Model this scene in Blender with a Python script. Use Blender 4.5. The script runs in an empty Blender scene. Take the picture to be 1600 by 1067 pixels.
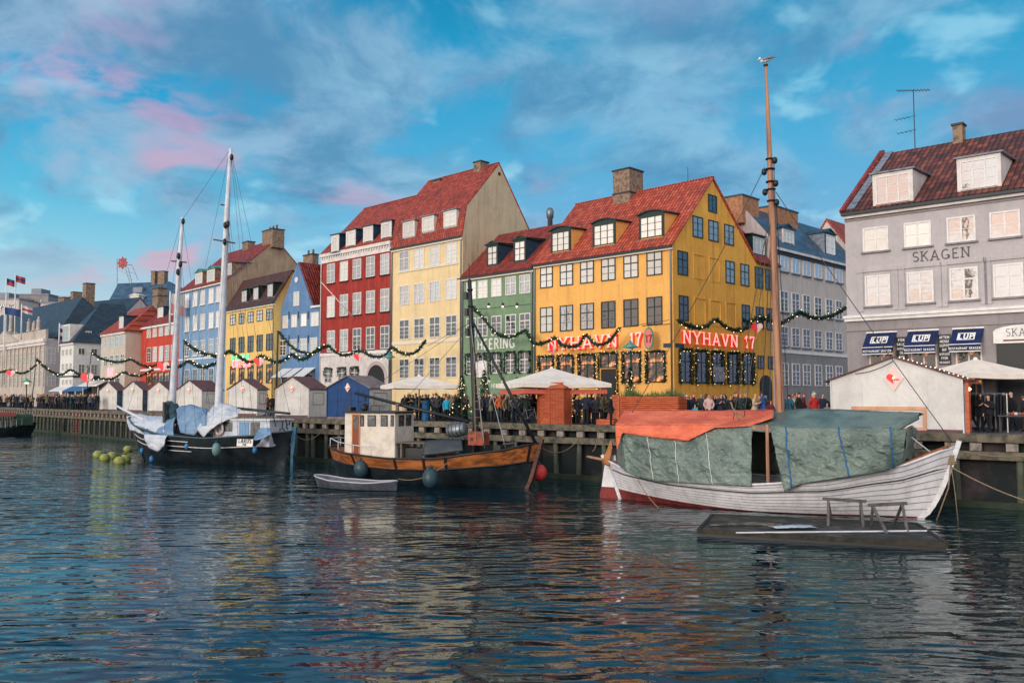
import bpy, bmesh, math, random
from mathutils import Vector, Matrix
from math import radians, sin, cos, pi, tan, atan2, sqrt
RND = random.Random(7)
C = bpy.context.scene.collection
SC = bpy.context.scene
def S(r, g, b):
    f = lambda c: (c/255/12.92) if c/255 <= .04045 else ((c/255+.055)/1.055)**2.4
    return (f(r), f(g), f(b))
# ---------------------------------------------------------------- camera
FPX, HOR = 1373.0, 620.0
CAMZ, QZ = 4.6, 3.0
PITCH = math.atan((HOR-533.5)/FPX)
cam = bpy.data.cameras.new('camera'); cam.sensor_width = 36; cam.lens = 36*FPX/1600; cam.clip_end = 5000; cam.clip_start = .3
camo = bpy.data.objects.new('camera', cam); C.objects.link(camo)
camo.location = (0, 0, CAMZ); camo.rotation_euler = (radians(90)+PITCH, 0, 0); SC.camera = camo
SC.view_settings.view_transform = 'Standard'; SC.view_settings.look = 'None'; SC.view_settings.gamma = 1
SC.view_settings.exposure = 0.2
SC.cycles.max_bounces = 6; SC.cycles.diffuse_bounces = 2; SC.cycles.glossy_bounces = 3; SC.cycles.transmission_bounces = 2
SC.cycles.caustics_reflective = False; SC.cycles.caustics_refractive = False; SC.cycles.use_denoising = True
SC.cycles.sample_clamp_indirect = 4
# ---------------------------------------------------------------- node helper
class NT:
    def __init__(s, nt): s.nt = nt; s.nt.nodes.clear()
    def n(s, t, props=None, **ins):
        nd = s.nt.nodes.new(t)
        for k, v in (props or {}).items(): setattr(nd, k, v)
        for k, v in ins.items():
            if k[0] == 'i' and k[1:].isdigit(): key = int(k[1:])
            else: key = k.replace('_', ' ')
            sock = nd.inputs[key]
            if isinstance(v, bpy.types.NodeSocket): s.nt.links.new(v, sock)
            else:
                if isinstance(v, (tuple, list)) and len(v) == 3 and sock.type == 'RGBA': v = (*v, 1)
                sock.default_value = v
        return nd
    def m(s, op, a, b=0.0, c=None, clamp=False):
        nd = s.n('ShaderNodeMath', {'operation': op, 'use_clamp': clamp}, i0=a, i1=b)
        if c is not None:
            if isinstance(c, bpy.types.NodeSocket): s.nt.links.new(c, nd.inputs[2])
            else: nd.inputs[2].default_value = c
        return nd.outputs[0]
    def mix(s, f, a, b, mode='MIX'):
        nd = s.nt.nodes.new('ShaderNodeMix'); nd.data_type = 'RGBA'; nd.blend_type = mode
        for i, v in ((0, f), (6, a), (7, b)):
            if isinstance(v, bpy.types.NodeSocket): s.nt.links.new(v, nd.inputs[i])
            else: nd.inputs[i].default_value = (*v, 1) if isinstance(v, tuple) and len(v) == 3 else v
        return nd.outputs[2]
    def ramp(s, f, stops, interp='LINEAR'):
        nd = s.n('ShaderNodeValToRGB', i0=f); cr = nd.color_ramp; cr.interpolation = interp
        while len(cr.elements) < len(stops): cr.elements.new(.5)
        for e, (p, c) in zip(cr.elements, stops):
            e.position = p; e.color = (*c, 1) if isinstance(c, tuple) else (c, c, c, 1)
        return nd.outputs[0]
    def mr(s, v, a, b, c=0.0, d=1.0, smooth=True):
        return s.n('ShaderNodeMapRange', {'interpolation_type': 'SMOOTHSTEP' if smooth else 'LINEAR'}, i0=v, i1=a, i2=b, i3=c, i4=d).outputs[0]
# ---------------------------------------------------------------- sky
SUN_AZ = (-.62, -.78)      # towards the sun, behind the photographer's left shoulder
SUN_EL = radians(14)
w = bpy.data.worlds.new('World'); SC.world = w; w.use_nodes = True
T = NT(w.node_tree)
dirv = T.n('ShaderNodeTexCoord').outputs['Generated']
xyz = T.n('ShaderNodeSeparateXYZ', i0=dirv).outputs
X_, Y_, Z_ = xyz[0], xyz[1], xyz[2]
sky = T.n('ShaderNodeTexSky', {'sky_type': 'NISHITA', 'sun_disc': False, 'sun_elevation': SUN_EL, 'sun_rotation': atan2(SUN_AZ[0], SUN_AZ[1]), 'air_density': 1.0, 'ozone_density': 2.0}).outputs[0]
zc = T.m('MAXIMUM', Z_, 0.0)
left = T.mr(X_, -.55, .15, 1.0, 0.0)          # 1 to the left (west), 0 to the right
gl = T.ramp(zc, [(0, S(214, 232, 228)), (.06, S(198, 224, 228)), (.13, S(150, 204, 222)), (.21, S(84, 182, 216)), (.3, S(10, 156, 206)), (.45, S(0, 128, 180)), (1, S(0, 70, 120))])
gr = T.ramp(zc, [(0, S(176, 176, 200)), (.08, S(160, 174, 204)), (.17, S(116, 172, 210)), (.27, S(76, 166, 208)), (.36, S(34, 152, 196)), (.46, S(16, 120, 164)), (1, S(0, 60, 100))])
base = T.mix(left, gr, gl)
den = T.m('ADD', zc, .36)
P = T.n('ShaderNodeCombineXYZ', i0=T.m('DIVIDE', X_, den), i1=T.m('DIVIDE', Y_, den), i2=0.0).outputs[0]
def noi(vec, scale, detail=5, rough=.55, off=(0, 0, 0), dist=0.0, sc=(1, 1, 1)):
    mp = T.n('ShaderNodeMapping', i0=vec, i1=off, i3=sc).outputs[0]
    return T.n('ShaderNodeTexNoise', i0=mp, Scale=scale, Detail=detail, Roughness=rough, Distortion=dist).outputs[0]
wn_ = T.n('ShaderNodeVectorMath', {'operation': 'SUBTRACT'}, i0=T.n('ShaderNodeTexNoise', i0=P, Scale=1.6, Detail=3).outputs[1], i1=(.5, .5, .5)).outputs[0]
warp = T.n('ShaderNodeVectorMath', {'operation': 'ADD'}, i0=P, i1=T.n('ShaderNodeVectorMath', {'operation': 'SCALE'}, i0=wn_, Scale=.35).outputs[0]).outputs[0]
big = noi(warp, 1.7, 6, .55, (9.3, 3.2, 0))
med = noi(warp, 5.0, 6, .6, (8.1, 1.4, 0))
mixn = T.m('ADD', T.m('MULTIPLY', big, .66), T.m('MULTIPLY', med, .34))
cov = T.mr(mixn, .42, .53)
shade = noi(warp, 3.6, 6, .62, (7.7, 2.2, 0))
shf = T.mr(shade, .36, .62)
greyL = T.mix(left, T.mix(shf, S(78, 138, 178), S(132, 182, 212)), T.mix(shf, S(92, 136, 172), S(152, 180, 206)))
greyH = T.mix(T.mr(Z_, .03, .2), T.mix(left, S(158, 164, 196), S(198, 206, 216)), greyL)
covz = T.m('MULTIPLY', cov, T.mr(Z_, .04, T.m('ADD', .1, T.m('MULTIPLY', left, .09)), T.m('SUBTRACT', .45, T.m('MULTIPLY', left, .4)), .85))
c1 = T.mix(covz, base, greyH)
pinkn = noi(warp, 4.0, 4, .5, (4.9, 7.3, 0))
pinkm = T.m('MULTIPLY', T.m('MULTIPLY', T.mr(pinkn, .52, .66), T.mr(cov, .1, .8)), T.m('MULTIPLY', T.mr(X_, .05, -.42, .2, .8), T.mr(Z_, .07, .17, .05, .85)))
c2 = T.mix(pinkm, c1, T.mix(T.mr(Z_, .14, .34), S(220, 160, 176), S(184, 160, 198)))
brn = noi(warp, 6.5, 4, .5, (.4, 9.1, 0))
brm = T.m('MULTIPLY', T.mr(brn, .54, .72), T.mr(cov, .9, .25, .2, .5))
c3a = T.mix(brm, c2, S(176, 226, 242))
c3 = T.mix(T.mr(Y_, .1, -.5), c3a, (1.0, 1.04, 1.1))
# the sunset side behind the photographer is far brighter and warmer; the far horizon there glows peach
west = T.m('ADD', T.m('MULTIPLY', X_, SUN_AZ[0]), T.m('MULTIPLY', Y_, SUN_AZ[1]))
wf = T.mr(west, .05, .9)
wcl = noi(dirv, 5.5, 5, .55, (2, 4, 1), .4, (1, 1, 3))
wcol = T.mix(T.mr(wcl, .44, .58), T.mix(T.mr(Z_, .05, .6), (1.25, 1.12, 1.0), (.8, 1.03, 1.18)), (1.18, .78, .6))
c4 = T.mix(wf, c3, wcol)
wb = T.mix(wf, (1, 1, 1), (1.3, 1.28, 1.28), 'MIX')
c5 = T.mix(1.0, c4, wb, 'MULTIPLY')
c6 = T.mix(T.mr(Z_, -.02, .0), S(25, 45, 58), c5)
c7 = T.mix(1.0, c6, (9.8, 9.8, 9.8), 'MULTIPLY')
c8 = T.mix(.06, c7, sky)
bg = T.n('ShaderNodeBackground', i0=c8, i1=.1).outputs[0]
T.n('ShaderNodeOutputWorld', i0=bg)
w.cycles.sampling_method = 'MANUAL'; w.cycles.sample_map_resolution = 1024
# ---------------------------------------------------------------- low, veiled sun
sl = bpy.data.lights.new('sun', 'SUN'); sl.energy = 1.5; sl.angle = radians(20); sl.color = (1, .9, .8)
so = bpy.data.objects.new('sun', sl); C.objects.link(so)
sdir = Vector((SUN_AZ[0]*cos(SUN_EL), SUN_AZ[1]*cos(SUN_EL), sin(SUN_EL)))
so.rotation_euler = sdir.to_track_quat('Z', 'Y').to_euler(); so.location = (-30, -30, 40)
# ---------------------------------------------------------------- pixel rays (photo is 1600 x 1067) used to survey the place
_cp, _sp = cos(PITCH), sin(PITCH)
def ray(px, py):
    u = (px-800)/FPX; v = (533.5-py)/FPX
    return Vector((u, _cp - v*_sp, _sp + v*_cp))
CAM = Vector((0, 0, CAMZ))
def atY(px, py, Y): d = ray(px, py); return CAM + d*(Y/d.y)
def atZ(px, py, z): d = ray(px, py); return CAM + d*((z-CAMZ)/d.z)
def G(px, Y, z=0.0): return Vector(((px-800)/FPX*Y, Y, z))
def onplane(px, py, p0, nrm):
    d = ray(px, py); return CAM + d*((p0-CAM).dot(nrm)/d.dot(nrm))
# ---------------------------------------------------------------- materials
MATS = {}
def mat(name, col, rough=.7, col2=None, nscale=1.0, ndet=5, lo=.4, hi=.65, bump=0, bscale=20, metal=0, spec=.4, emit=None, estr=0, stretch=(1, 1, 1), streak=None, coat=0, alpha=None, sss=0):
    if name in MATS: return MATS[name]
    m = bpy.data.materials.new(name); m.use_nodes = True; t = NT(m.node_tree); MATS[name] = m
    oc = t.n('ShaderNodeTexCoord').outputs['Object']
    c = col
    if col2:
        mp = t.n('ShaderNodeMapping', i0=oc, i3=stretch).outputs[0]
        f = t.n('ShaderNodeTexNoise', i0=mp, Scale=nscale, Detail=ndet, Roughness=.6).outputs[0]
        c = t.mix(t.mr(f, lo, hi), col, col2)
    if streak:
        mp = t.n('ShaderNodeMapping', i0=oc, i3=(1.6, 1.6, .12)).outputs[0]
        f = t.n('ShaderNodeTexNoise', i0=mp, Scale=1.5, Detail=6, Roughness=.65).outputs[0]
        c = t.mix(t.m('MULTIPLY', t.mr(f, .48, .72), .7), c, streak)
        f2 = t.n('ShaderNodeTexNoise', i0=oc, Scale=.35, Detail=4).outputs[0]
        c = t.mix(t.mr(f2, .35, .7, 0, .4), c, t.mix(1.0, c, (.72, .72, .75), 'MULTIPLY'))
        f3 = t.n('ShaderNodeTexNoise', i0=oc, Scale=5.0, Detail=7, Roughness=.7).outputs[0]
        c = t.mix(t.mr(f3, .42, .68, 0, .3), c, t.mix(1.0, c, (.68, .68, .7), 'MULTIPLY'))
        vc = t.n('ShaderNodeTexVoronoi', i0=t.n('ShaderNodeMapping', i0=oc, i3=(.5, .5, .32)).outputs[0], Scale=1.0).outputs['Color']
        pv = t.n('ShaderNodeSeparateColor', i0=vc).outputs[0]
        c = t.mix(t.mr(pv, .78, .8, 0, .16), c, t.mix(1.0, c, (1.18, 1.16, 1.12), 'MULTIPLY'))
    kw = dict(Base_Color=c, Roughness=rough, Metallic=metal)
    b = t.n('ShaderNodeBsdfPrincipled', **kw)
    b.inputs['Specular IOR Level'].default_value = spec
    if coat: b.inputs['Coat Weight'].default_value = coat
    if emit: b.inputs['Emission Color'].default_value = (*emit, 1); b.inputs['Emission Strength'].default_value = estr
    if bump:
        f = t.n('ShaderNodeTexNoise', i0=oc, Scale=bscale, Detail=4, Roughness=.6).outputs[0]
        t.nt.links.new(t.n('ShaderNodeBump', Strength=1.0, Distance=bump, Height=f).outputs[0], b.inputs['Normal'])
    t.n('ShaderNodeOutputMaterial', i0=b.outputs[0])
    return m
def tile_mat(name, c1, c2, c3, axis='X', pitch=.27, row=.24, rough=.62, amp=.055, dirt=S(60, 40, 38)):
    m = bpy.data.materials.new(name); m.use_nodes = True; t = NT(m.node_tree); MATS[name] = m
    oc = t.n('ShaderNodeTexCoord').outputs['Object']
    s = t.n('ShaderNodeSeparateXYZ', i0=oc).outputs
    u = t.m('DIVIDE', s[0 if axis == 'X' else 1], pitch); v = t.m('DIVIDE', s[2], row)
    cell = t.n('ShaderNodeCombineXYZ', i0=t.m('FLOOR', u), i1=t.m('FLOOR', v), i2=0.0).outputs[0]
    wn = t.n('ShaderNodeTexWhiteNoise', i0=cell).outputs[0]
    col = t.ramp(wn, [(0, c1), (.5, c2), (1, c3)])
    big = t.n('ShaderNodeTexNoise', i0=oc, Scale=.5, Detail=6, Roughness=.7).outputs[0]
    col = t.mix(t.mr(big, .45, .75, 0, .6), col, dirt)
    fu = t.m('FRACT', u)
    hump = t.m('SINE', t.m('MULTIPLY', fu, pi))
    saw = t.m('SUBTRACT', 1.0, t.m('FRACT', v))
    seam = t.mr(hump, 0.0, .55, .22, 1.12)
    seam2 = t.mr(saw, .0, .25, .45, 1.05)
    col = t.mix(1.0, col, t.n('ShaderNodeCombineColor', i0=seam, i1=seam, i2=seam).outputs[0], 'MULTIPLY')
    col = t.mix(1.0, col, t.n('ShaderNodeCombineColor', i0=seam2, i1=seam2, i2=seam2).outputs[0], 'MULTIPLY')
    h = t.m('ADD', hump, t.m('MULTIPLY', saw, .5))
    b = t.n('ShaderNodeBsdfPrincipled', Base_Color=col, Roughness=rough)
    b.inputs['Specular IOR Level'].default_value = .35
    t.nt.links.new(t.n('ShaderNodeBump', Strength=1.0, Distance=amp, Height=h).outputs[0], b.inputs['Normal'])
    t.n('ShaderNodeOutputMaterial', i0=b.outputs[0]); return m
def glass_mat(name, body, gloss=.45, rough=.04, curtain=False, emit=None, bd=.03):
    m = bpy.data.materials.new(name); m.use_nodes = True; t = NT(m.node_tree); MATS[name] = m
    oc = t.n('ShaderNodeTexCoord').outputs['Object']
    c = body
    if curtain:
        s = t.n('ShaderNodeSeparateXYZ', i0=oc).outputs
        f = t.m('SINE', t.m('ADD', t.m('MULTIPLY', s[0], 46.0), t.m('MULTIPLY', t.n('ShaderNodeTexNoise', i0=oc, Scale=2.0).outputs[0], 9.0)))
        c = t.mix(t.mr(f, -1, 1, 0, .5), body, tuple(x*.55 for x in body))
    rnd = t.n('ShaderNodeObjectInfo').outputs['Random']
    c = t.mix(t.m('MULTIPLY', rnd, .6), c, tuple(x*.4 for x in body))
    d = t.n('ShaderNodeBsdfDiffuse', i0=c).outputs[0]
    if emit:
        nz = t.n('ShaderNodeTexNoise', i0=oc, Scale=1.7, Detail=3).outputs[0]
        em = t.n('ShaderNodeEmission', i0=emit, i1=t.mr(nz, .52, .7, 0.0, 1.3)).outputs[0]
        d = t.n('ShaderNodeAddShader', i0=d, i1=em).outputs[0]
    wav = t.n('ShaderNodeTexNoise', i0=oc, Scale=1.6, Detail=2).outputs[0]
    bmp = t.n('ShaderNodeBump', Strength=1.0, Distance=bd, Height=wav).outputs[0]
    g = t.n('ShaderNodeBsdfGlossy', i0=(.92, .95, 1.0), Roughness=rough, Normal=bmp).outputs[0]
    fr = t.n('ShaderNodeFresnel', i0=1.5, Normal=bmp).outputs[0]
    f = t.m('ADD', fr, gloss, clamp=True)
    t.n('ShaderNodeOutputMaterial', i0=t.n('ShaderNodeMixShader', i0=f, i1=d, i2=g).outputs[0]); return m
# ---------------------------------------------------------------- mesh builder
class MB:
    def __init__(s): s.v = []; s.f = []; s.mi = []; s.k = 0
    def add(s, vs, fs):
        o = len(s.v); s.v += [tuple(v) for v in vs]; s.f += [tuple(i+o for i in f) for f in fs]; s.mi += [s.k]*len(fs)
    def box(s, x0, x1, y0, y1, z0, z1, M=None):
        vs = [Vector((x, y, z)) for z in (z0, z1) for y in (y0, y1) for x in (x0, x1)]
        if M: vs = [M @ v for v in vs]
        s.add(vs, [(0, 2, 3, 1), (4, 5, 7, 6), (0, 1, 5, 4), (2, 6, 7, 3), (0, 4, 6, 2), (1, 3, 7, 5)]); return s
    def prism(s, pts, axis, a, b):
        """extrude a 2-D outline; axis 'x': pts are (y,z); 'y': (x,z); 'z': (x,y)"""
        f = {'x': lambda p, t: (t, p[0], p[1]), 'y': lambda p, t: (p[0], t, p[1]), 'z': lambda p, t: (p[0], p[1], t)}[axis]
        n = len(pts); vs = [f(p, a) for p in pts]+[f(p, b) for p in pts]
        s.add(vs, [tuple(range(n))[::-1], tuple(range(n, 2*n))]+[(i, (i+1) % n, n+(i+1) % n, n+i) for i in range(n)]); return s
    def bar(s, p, q, w, h=None, up=(0, 0, 1)):
        h = h or w; p = Vector(p); q = Vector(q); d = (q-p).normalized(); u = Vector(up)
        if abs(d.dot(u)) > .98: u = Vector((1, 0, 0))
        a = d.cross(u).normalized(); b = a.cross(d).normalized()
        vs = [c+a*sx*w/2+b*sy*h/2 for c in (p, q) for sx, sy in ((-1, -1), (1, -1), (1, 1), (-1, 1))]
        s.add(vs, [(3, 2, 1, 0), (4, 5, 6, 7)]+[(i, (i+1) % 4, 4+(i+1) % 4, 4+i) for i in range(4)]); return s
    def tube(s, pts, r, n=6, caps=True):
        pts = [Vector(p) for p in pts]; rs = r if isinstance(r, (list, tuple)) else [r]*len(pts)
        vs = []; a = None
        for i, p in enumerate(pts):
            d = (pts[min(i+1, len(pts)-1)]-pts[max(i-1, 0)]).normalized()
            if a is None:
                u = Vector((0, 0, 1)) if abs(d.z) < .9 else Vector((1, 0, 0)); a = d.cross(u).normalized()
            a = (a-d*a.dot(d)).normalized(); b = d.cross(a)
            vs += [p+(a*cos(2*pi*k/n)+b*sin(2*pi*k/n))*rs[i] for k in range(n)]
        fs = [(i*n+k, i*n+(k+1) % n, (i+1)*n+(k+1) % n, (i+1)*n+k) for i in range(len(pts)-1) for k in range(n)]
        if caps: fs += [tuple(range(n))[::-1], tuple(range((len(pts)-1)*n, len(pts)*n))]
        s.add(vs, fs); return s
    def lathe(s, prof, c=(0, 0, 0), n=12, M=None):
        vs = []
        for r, z in prof:
            for k in range(n):
                v = Vector((r*cos(2*pi*k/n), r*sin(2*pi*k/n), z))
                if M: v = M @ v
                vs.append(v+Vector(c))
        m = len(prof)
        fs = [(i*n+k, i*n+(k+1) % n, (i+1)*n+(k+1) % n, (i+1)*n+k) for i in range(m-1) for k in range(n)]
        fs += [tuple(range(n))[::-1], tuple(range((m-1)*n, m*n))]
        s.add(vs, fs); return s
    def grid(s, P, close=False, flip=False):
        R_, K = len(P), len(P[0]); vs = [p for r in P for p in r]
        fs = []
        for i in range(R_-1):
            for j in range(K if close else K-1):
                q = (i*K+j, i*K+(j+1) % K, (i+1)*K+(j+1) % K, (i+1)*K+j)
                fs.append(q[::-1] if flip else q)
        s.add(vs, fs); return s
    def build(s, name, mats, parent=None, smooth=False, loc=None, rotz=None, fix=True):
        me = bpy.data.meshes.new(name); me.from_pydata(s.v, [], s.f); me.update()
        mats = mats if isinstance(mats, (list, tuple)) else [mats]
        for m in mats: me.materials.append(m)
        if len(mats) > 1: me.polygons.foreach_set('material_index', s.mi)
        if fix:
            bm = bmesh.new(); bm.from_mesh(me); bmesh.ops.recalc_face_normals(bm, faces=bm.faces); bm.to_mesh(me); bm.free()
        if smooth:
            me.polygons.foreach_set('use_smooth', [True]*len(me.polygons))
        o = bpy.data.objects.new(name, me); C.objects.link(o)
        if parent: o.parent = parent
        if loc is not None: o.location = loc
        if rotz is not None: o.rotation_euler = (0, 0, rotz)
        return o
def tag(o, label=None, cat=None, group=None, kind=None):
    if label: o['label'] = label
    if cat: o['category'] = cat
    if group: o['group'] = group
    if kind: o['kind'] = kind
    return o
def empty(name, loc, rz=0, label=None, cat=None, group=None):
    o = bpy.data.objects.new(name, None); C.objects.link(o); o.empty_display_size = .3
    o.location = loc; o.rotation_euler = (0, 0, rz); return tag(o, label, cat, group)
def link_copy(o, parent=None, loc=None, rotz=None):
    c = o.copy(); C.objects.link(c); c.parent = parent
    if loc is not None: c.location = loc
    if rotz is not None: c.rotation_euler = (0, 0, rotz)
    return c
def copy_tree(o, parent=None):
    c = link_copy(o, parent)
    for ch in list(o.children): copy_tree(ch, c)
    return c
def solidify(o, t):
    m = o.modifiers.new('thickness', 'SOLIDIFY'); m.thickness = t; m.offset = 0; return o
# ---------------------------------------------------------------- lettering made of strokes (unit height 1)
def arc(cx, cy, rx, ry, a0, a1, n=8): return [(cx+rx*cos(radians(a0+(a1-a0)*i/n)), cy+ry*sin(radians(a0+(a1-a0)*i/n))) for i in range(n+1)]
GL = {
 'N': (.78, [[(.14, 0), (.14, 1)], [(.14, 1), (.64, 0)], [(.64, 0), (.64, 1)]], [(.14, 0), (.14, 1), (.64, 1)]),
 'Y': (.76, [[(.08, 1), (.38, .48)], [(.68, 1), (.38, .48)], [(.38, .48), (.38, 0)]], [(.08, 1), (.68, 1), (.38, 0)]),
 'H': (.80, [[(.14, 0), (.14, 1)], [(.66, 0), (.66, 1)], [(.14, .5), (.66, .5)]], [(.14, 0), (.14, 1), (.66, 0), (.66, 1)]),
 'A': (.78, [[(.1, 0), (.39, 1)], [(.68, 0), (.39, 1)], [(.22, .32), (.56, .32)]], [(.1, 0), (.68, 0)]),
 'V': (.76, [[(.1, 1), (.38, 0)], [(.66, 1), (.38, 0)]], [(.1, 1), (.66, 1)]),
 '1': (.46, [[(.24, 0), (.24, 1)], [(.06, .78), (.24, 1)]], [(.24, 0)]),
 '7': (.6, [[(.06, .96), (.52, .96)], [(.52, .96), (.3, .5), (.24, 0)], [(.06, .96), (.06, .8)]], []),
 'E': (.66, [[(.14, 0), (.14, 1)], [(.14, .97), (.56, .97)], [(.14, .5), (.46, .5)], [(.14, .03), (.58, .03)]], []),
 'R': (.72, [[(.14, 0), (.14, 1)], [(.14, .97), (.34, .97)]+arc(.34, .74, .22, .23, 90, -90)+[(.14, .51)], [(.34, .5), (.62, 0)]], [(.14, 0)]),
 'I': (.32, [[(.16, 0), (.16, 1)]], [(.16, 0), (.16, 1)]),
 'G': (.8, [arc(.42, .5, .3, .47, 50, 340, 14), [(.72, .36), (.5, .42)], [(.7, .42), (.7, .06)]], []),
 'S': (.6, [arc(.3, .74, .21, .23, 40, 270)+arc(.3, .27, .22, .24, 90, -140)], []),
 'K': (.74, [[(.14, 0), (.14, 1)], [(.62, 1), (.16, .45)], [(.3, .6), (.64, 0)]], [(.14, 0), (.14, 1)]),
 'L': (.6, [[(.14, 0), (.14, 1)], [(.14, .03), (.54, .03)]], [(.14, 1)]),
 'U': (.76, [[(.14, 1), (.14, .3)]+arc(.38, .28, .24, .25, 180, 360)+[(.62, .3), (.62, 1)]], [(.14, 1), (.62, 1)]),
 'T': (.68, [[(.34, 0), (.34, 1)], [(.04, .97), (.64, .97)]], [(.34, 0)]),
 'O': (.78, [arc(.38, .5, .28, .47, 0, 360, 16)], []),
 'P': (.66, [[(.14, 0), (.14, 1)], [(.14, .97), (.34, .97)]+arc(.34, .72, .22, .25, 90, -90)+[(.14, .47)]], [(.14, 0)]),
 'C': (.74, [arc(.42, .5, .3, .47, 50, 310, 12)], []),
 'B': (.68, [[(.14, 0), (.14, 1)], [(.14, .97), (.32, .97)]+arc(.32, .75, .2, .22, 90, -90)+[(.14, .53)], [(.32, .52)]+arc(.32, .27, .24, .25, 90, -90)+[(.14, .02)]], []),
 'F': (.62, [[(.14, 0), (.14, 1)], [(.14, .97), (.56, .97)], [(.14, .5), (.46, .5)]], [(.14, 0)]),
 'D': (.74, [[(.14, 0), (.14, 1)], [(.14, .97), (.3, .97)]+arc(.3, .5, .32, .47, 90, -90, 10)+[(.14, .03)]], []),
 'M': (.9, [[(.12, 0), (.12, 1)], [(.12, 1), (.44, .2)], [(.76, 1), (.44, .2)], [(.76, 0), (.76, 1)]], []),
 ' ': (.42, [], []),
}
def text_width(txt, gap=.08): return sum(GL[c][0]+gap for c in txt)-gap
def letters(mb, txt, x0, z0, h, y0, depth, wt=.13, serif=True, wscale=1.0, gap=.08):
    """write txt in the x-z plane, front at y0, going back by depth"""
    x = x0; k = 0
    for c in txt:
        wd, strokes, serifs = GL[c]
        for st in strokes:
            for (a, b), (c2, d) in zip(st, st[1:]):
                k += 1; e = (k % 7)*.0012
                p = Vector((x+a*h*wscale, 0, z0+b*h)); q = Vector((x+c2*h*wscale, 0, z0+d*h)); dd = (q-p)
                if dd.length < 1e-6: continue
                n = Vector((-dd.z, 0, dd.x)).normalized()*wt*h/2; ex = dd.normalized()*wt*h*.28 if len(st) > 2 else Vector((0, 0, 0))
                ps = [(p-ex)+n, (p-ex)-n, (q+ex)-n, (q+ex)+n]
                mb.prism([(v.x, v.z) for v in ps], 'y', y0-e, y0+depth)
        if serif:
            for (a, b) in serifs:
                k += 1; e = (k % 7)*.0012+.009
                zz = z0+b*h; s_ = .055*h
                z1 = (zz, zz+s_) if b < .5 else (zz-s_, zz)
                mb.box(x+(a*wscale-.16)*h, x+(a*wscale+.16)*h, y0-e, y0+depth, z1[0], z1[1])
        x += (wd*wscale+gap)*h
    return x
# ================================================================= colours and shared materials
M = {}
def W_(n, c, c2, st, **k): M[n] = mat('plaster_'+n, c, .85, c2, 1.1, 6, .35, .7, streak=st, bump=.012, bscale=9, **k)
W_('yellow', (.90, .49, .13), (.84, .45, .12), (.62, .33, .09))
W_('gable_yellow', (.95, .49, .08), (.86, .42, .07), (.5, .23, .05))
W_('green', (.19, .31, .18), (.16, .26, .155), (.25, .33, .22))
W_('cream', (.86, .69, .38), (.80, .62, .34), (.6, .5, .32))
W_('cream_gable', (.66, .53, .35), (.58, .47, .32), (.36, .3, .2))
W_('red', (.36, .035, .024), (.25, .024, .02), (.45, .09, .06))
W_('blue', (.125, .25, .45), (.10, .21, .39), (.26, .32, .44))
W_('sky_blue', (.17, .32, .52), (.20, .35, .53), (.4, .45, .55))
W_('small_yellow', (.86, .60, .20), (.80, .54, .18), (.6, .42, .2))
W_('tan', (.42, .30, .20), (.32, .23, .16), (.5, .38, .28))
W_('bright_red', (.60, .06, .03), (.5, .045, .03), (.5, .14, .09))
W_('beige', (.62, .56, .46), (.56, .5, .42), (.45, .4, .34))
W_('white', (.72, .72, .72), (.62, .63, .65), (.5, .5, .5))
W_('palace', (.56, .50, .43), (.48, .43, .38), (.34, .3, .27))
W_('grey', (.64, .57, .52), (.58, .51, .47), (.34, .32, .33))
W_('dark_grey', (.31, .29, .29), (.26, .24, .24), (.18, .18, .2))
W_('skagen', (.50, .475, .49), (.46, .44, .45), (.56, .53, .51))
W_('skagen_low', (.32, .295, .305), (.28, .26, .27), (.24, .22, .22))
W_('rose', (.62, .52, .50), (.55, .46, .45), (.4, .35, .35))
M['tile'] = tile_mat('red_pantiles', S(190, 92, 68), S(170, 74, 56), S(142, 62, 50), pitch=.3, row=.3)
M['tile2'] = tile_mat('brick_red_tiles', S(174, 80, 60), S(156, 66, 52), S(132, 56, 46), pitch=.26, row=.26)
M['tile3'] = tile_mat('dark_red_tiles', S(158, 64, 52), S(134, 54, 46), S(108, 48, 44), pitch=.26, row=.26)
M['tile_brown'] = tile_mat('weathered_brown_pantiles', S(132, 74, 60), S(98, 56, 48), S(72, 46, 44), pitch=.3, row=.32)
M['tileY'] = tile_mat('red_tiles_side', S(160, 62, 46), S(134, 46, 38), S(104, 38, 34), axis='Y', pitch=.3, row=.3)
M['slate'] = mat('dark_slate', S(34, 52, 66), .5, S(50, 68, 84), .8, 5, stretch=(1, 1, 4), bump=.01)
M['slate_blue'] = mat('blue_slate', S(44, 72, 96), .45, S(66, 96, 122), .8, 5, stretch=(1, 1, 4), bump=.01)
M['lead'] = mat('lead_flashing', S(128, 136, 148), .5, S(96, 104, 118), 3)
M['gutter'] = mat('dark_gutter', S(38, 50, 58), .5)
M['white'] = mat('white_paint', (.78, .77, .74), .5, (.66, .66, .65), 2.2)
M['cornice'] = mat('white_stucco', (.74, .70, .67), .7, (.6, .56, .54), 1.5)
M['greenblack'] = mat('dark_green_paint', S(30, 50, 46), .4)
M['darkblue'] = mat('dark_blue_zinc', S(30, 62, 86), .5, S(40, 78, 100), 2)
M['black'] = mat('black_paint', (.012, .014, .017), .45)
M['creamframe'] = mat('cream_frame', (.74, .68, .56), .5)
M['brick'] = mat('chimney_brick', S(150, 128, 108), .9, S(104, 88, 78), 3.5, 6, bump=.03, bscale=12)
M['brick_or'] = mat('orange_chimney_brick', S(180, 128, 92), .9, S(140, 104, 82), 3.5, 6, bump=.03, bscale=12)
M['copper'] = mat('green_copper', S(88, 150, 140), .6, S(60, 110, 104), 3)
M['steel'] = mat('grey_steel', S(120, 128, 134), .4, metal=.6)
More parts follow.
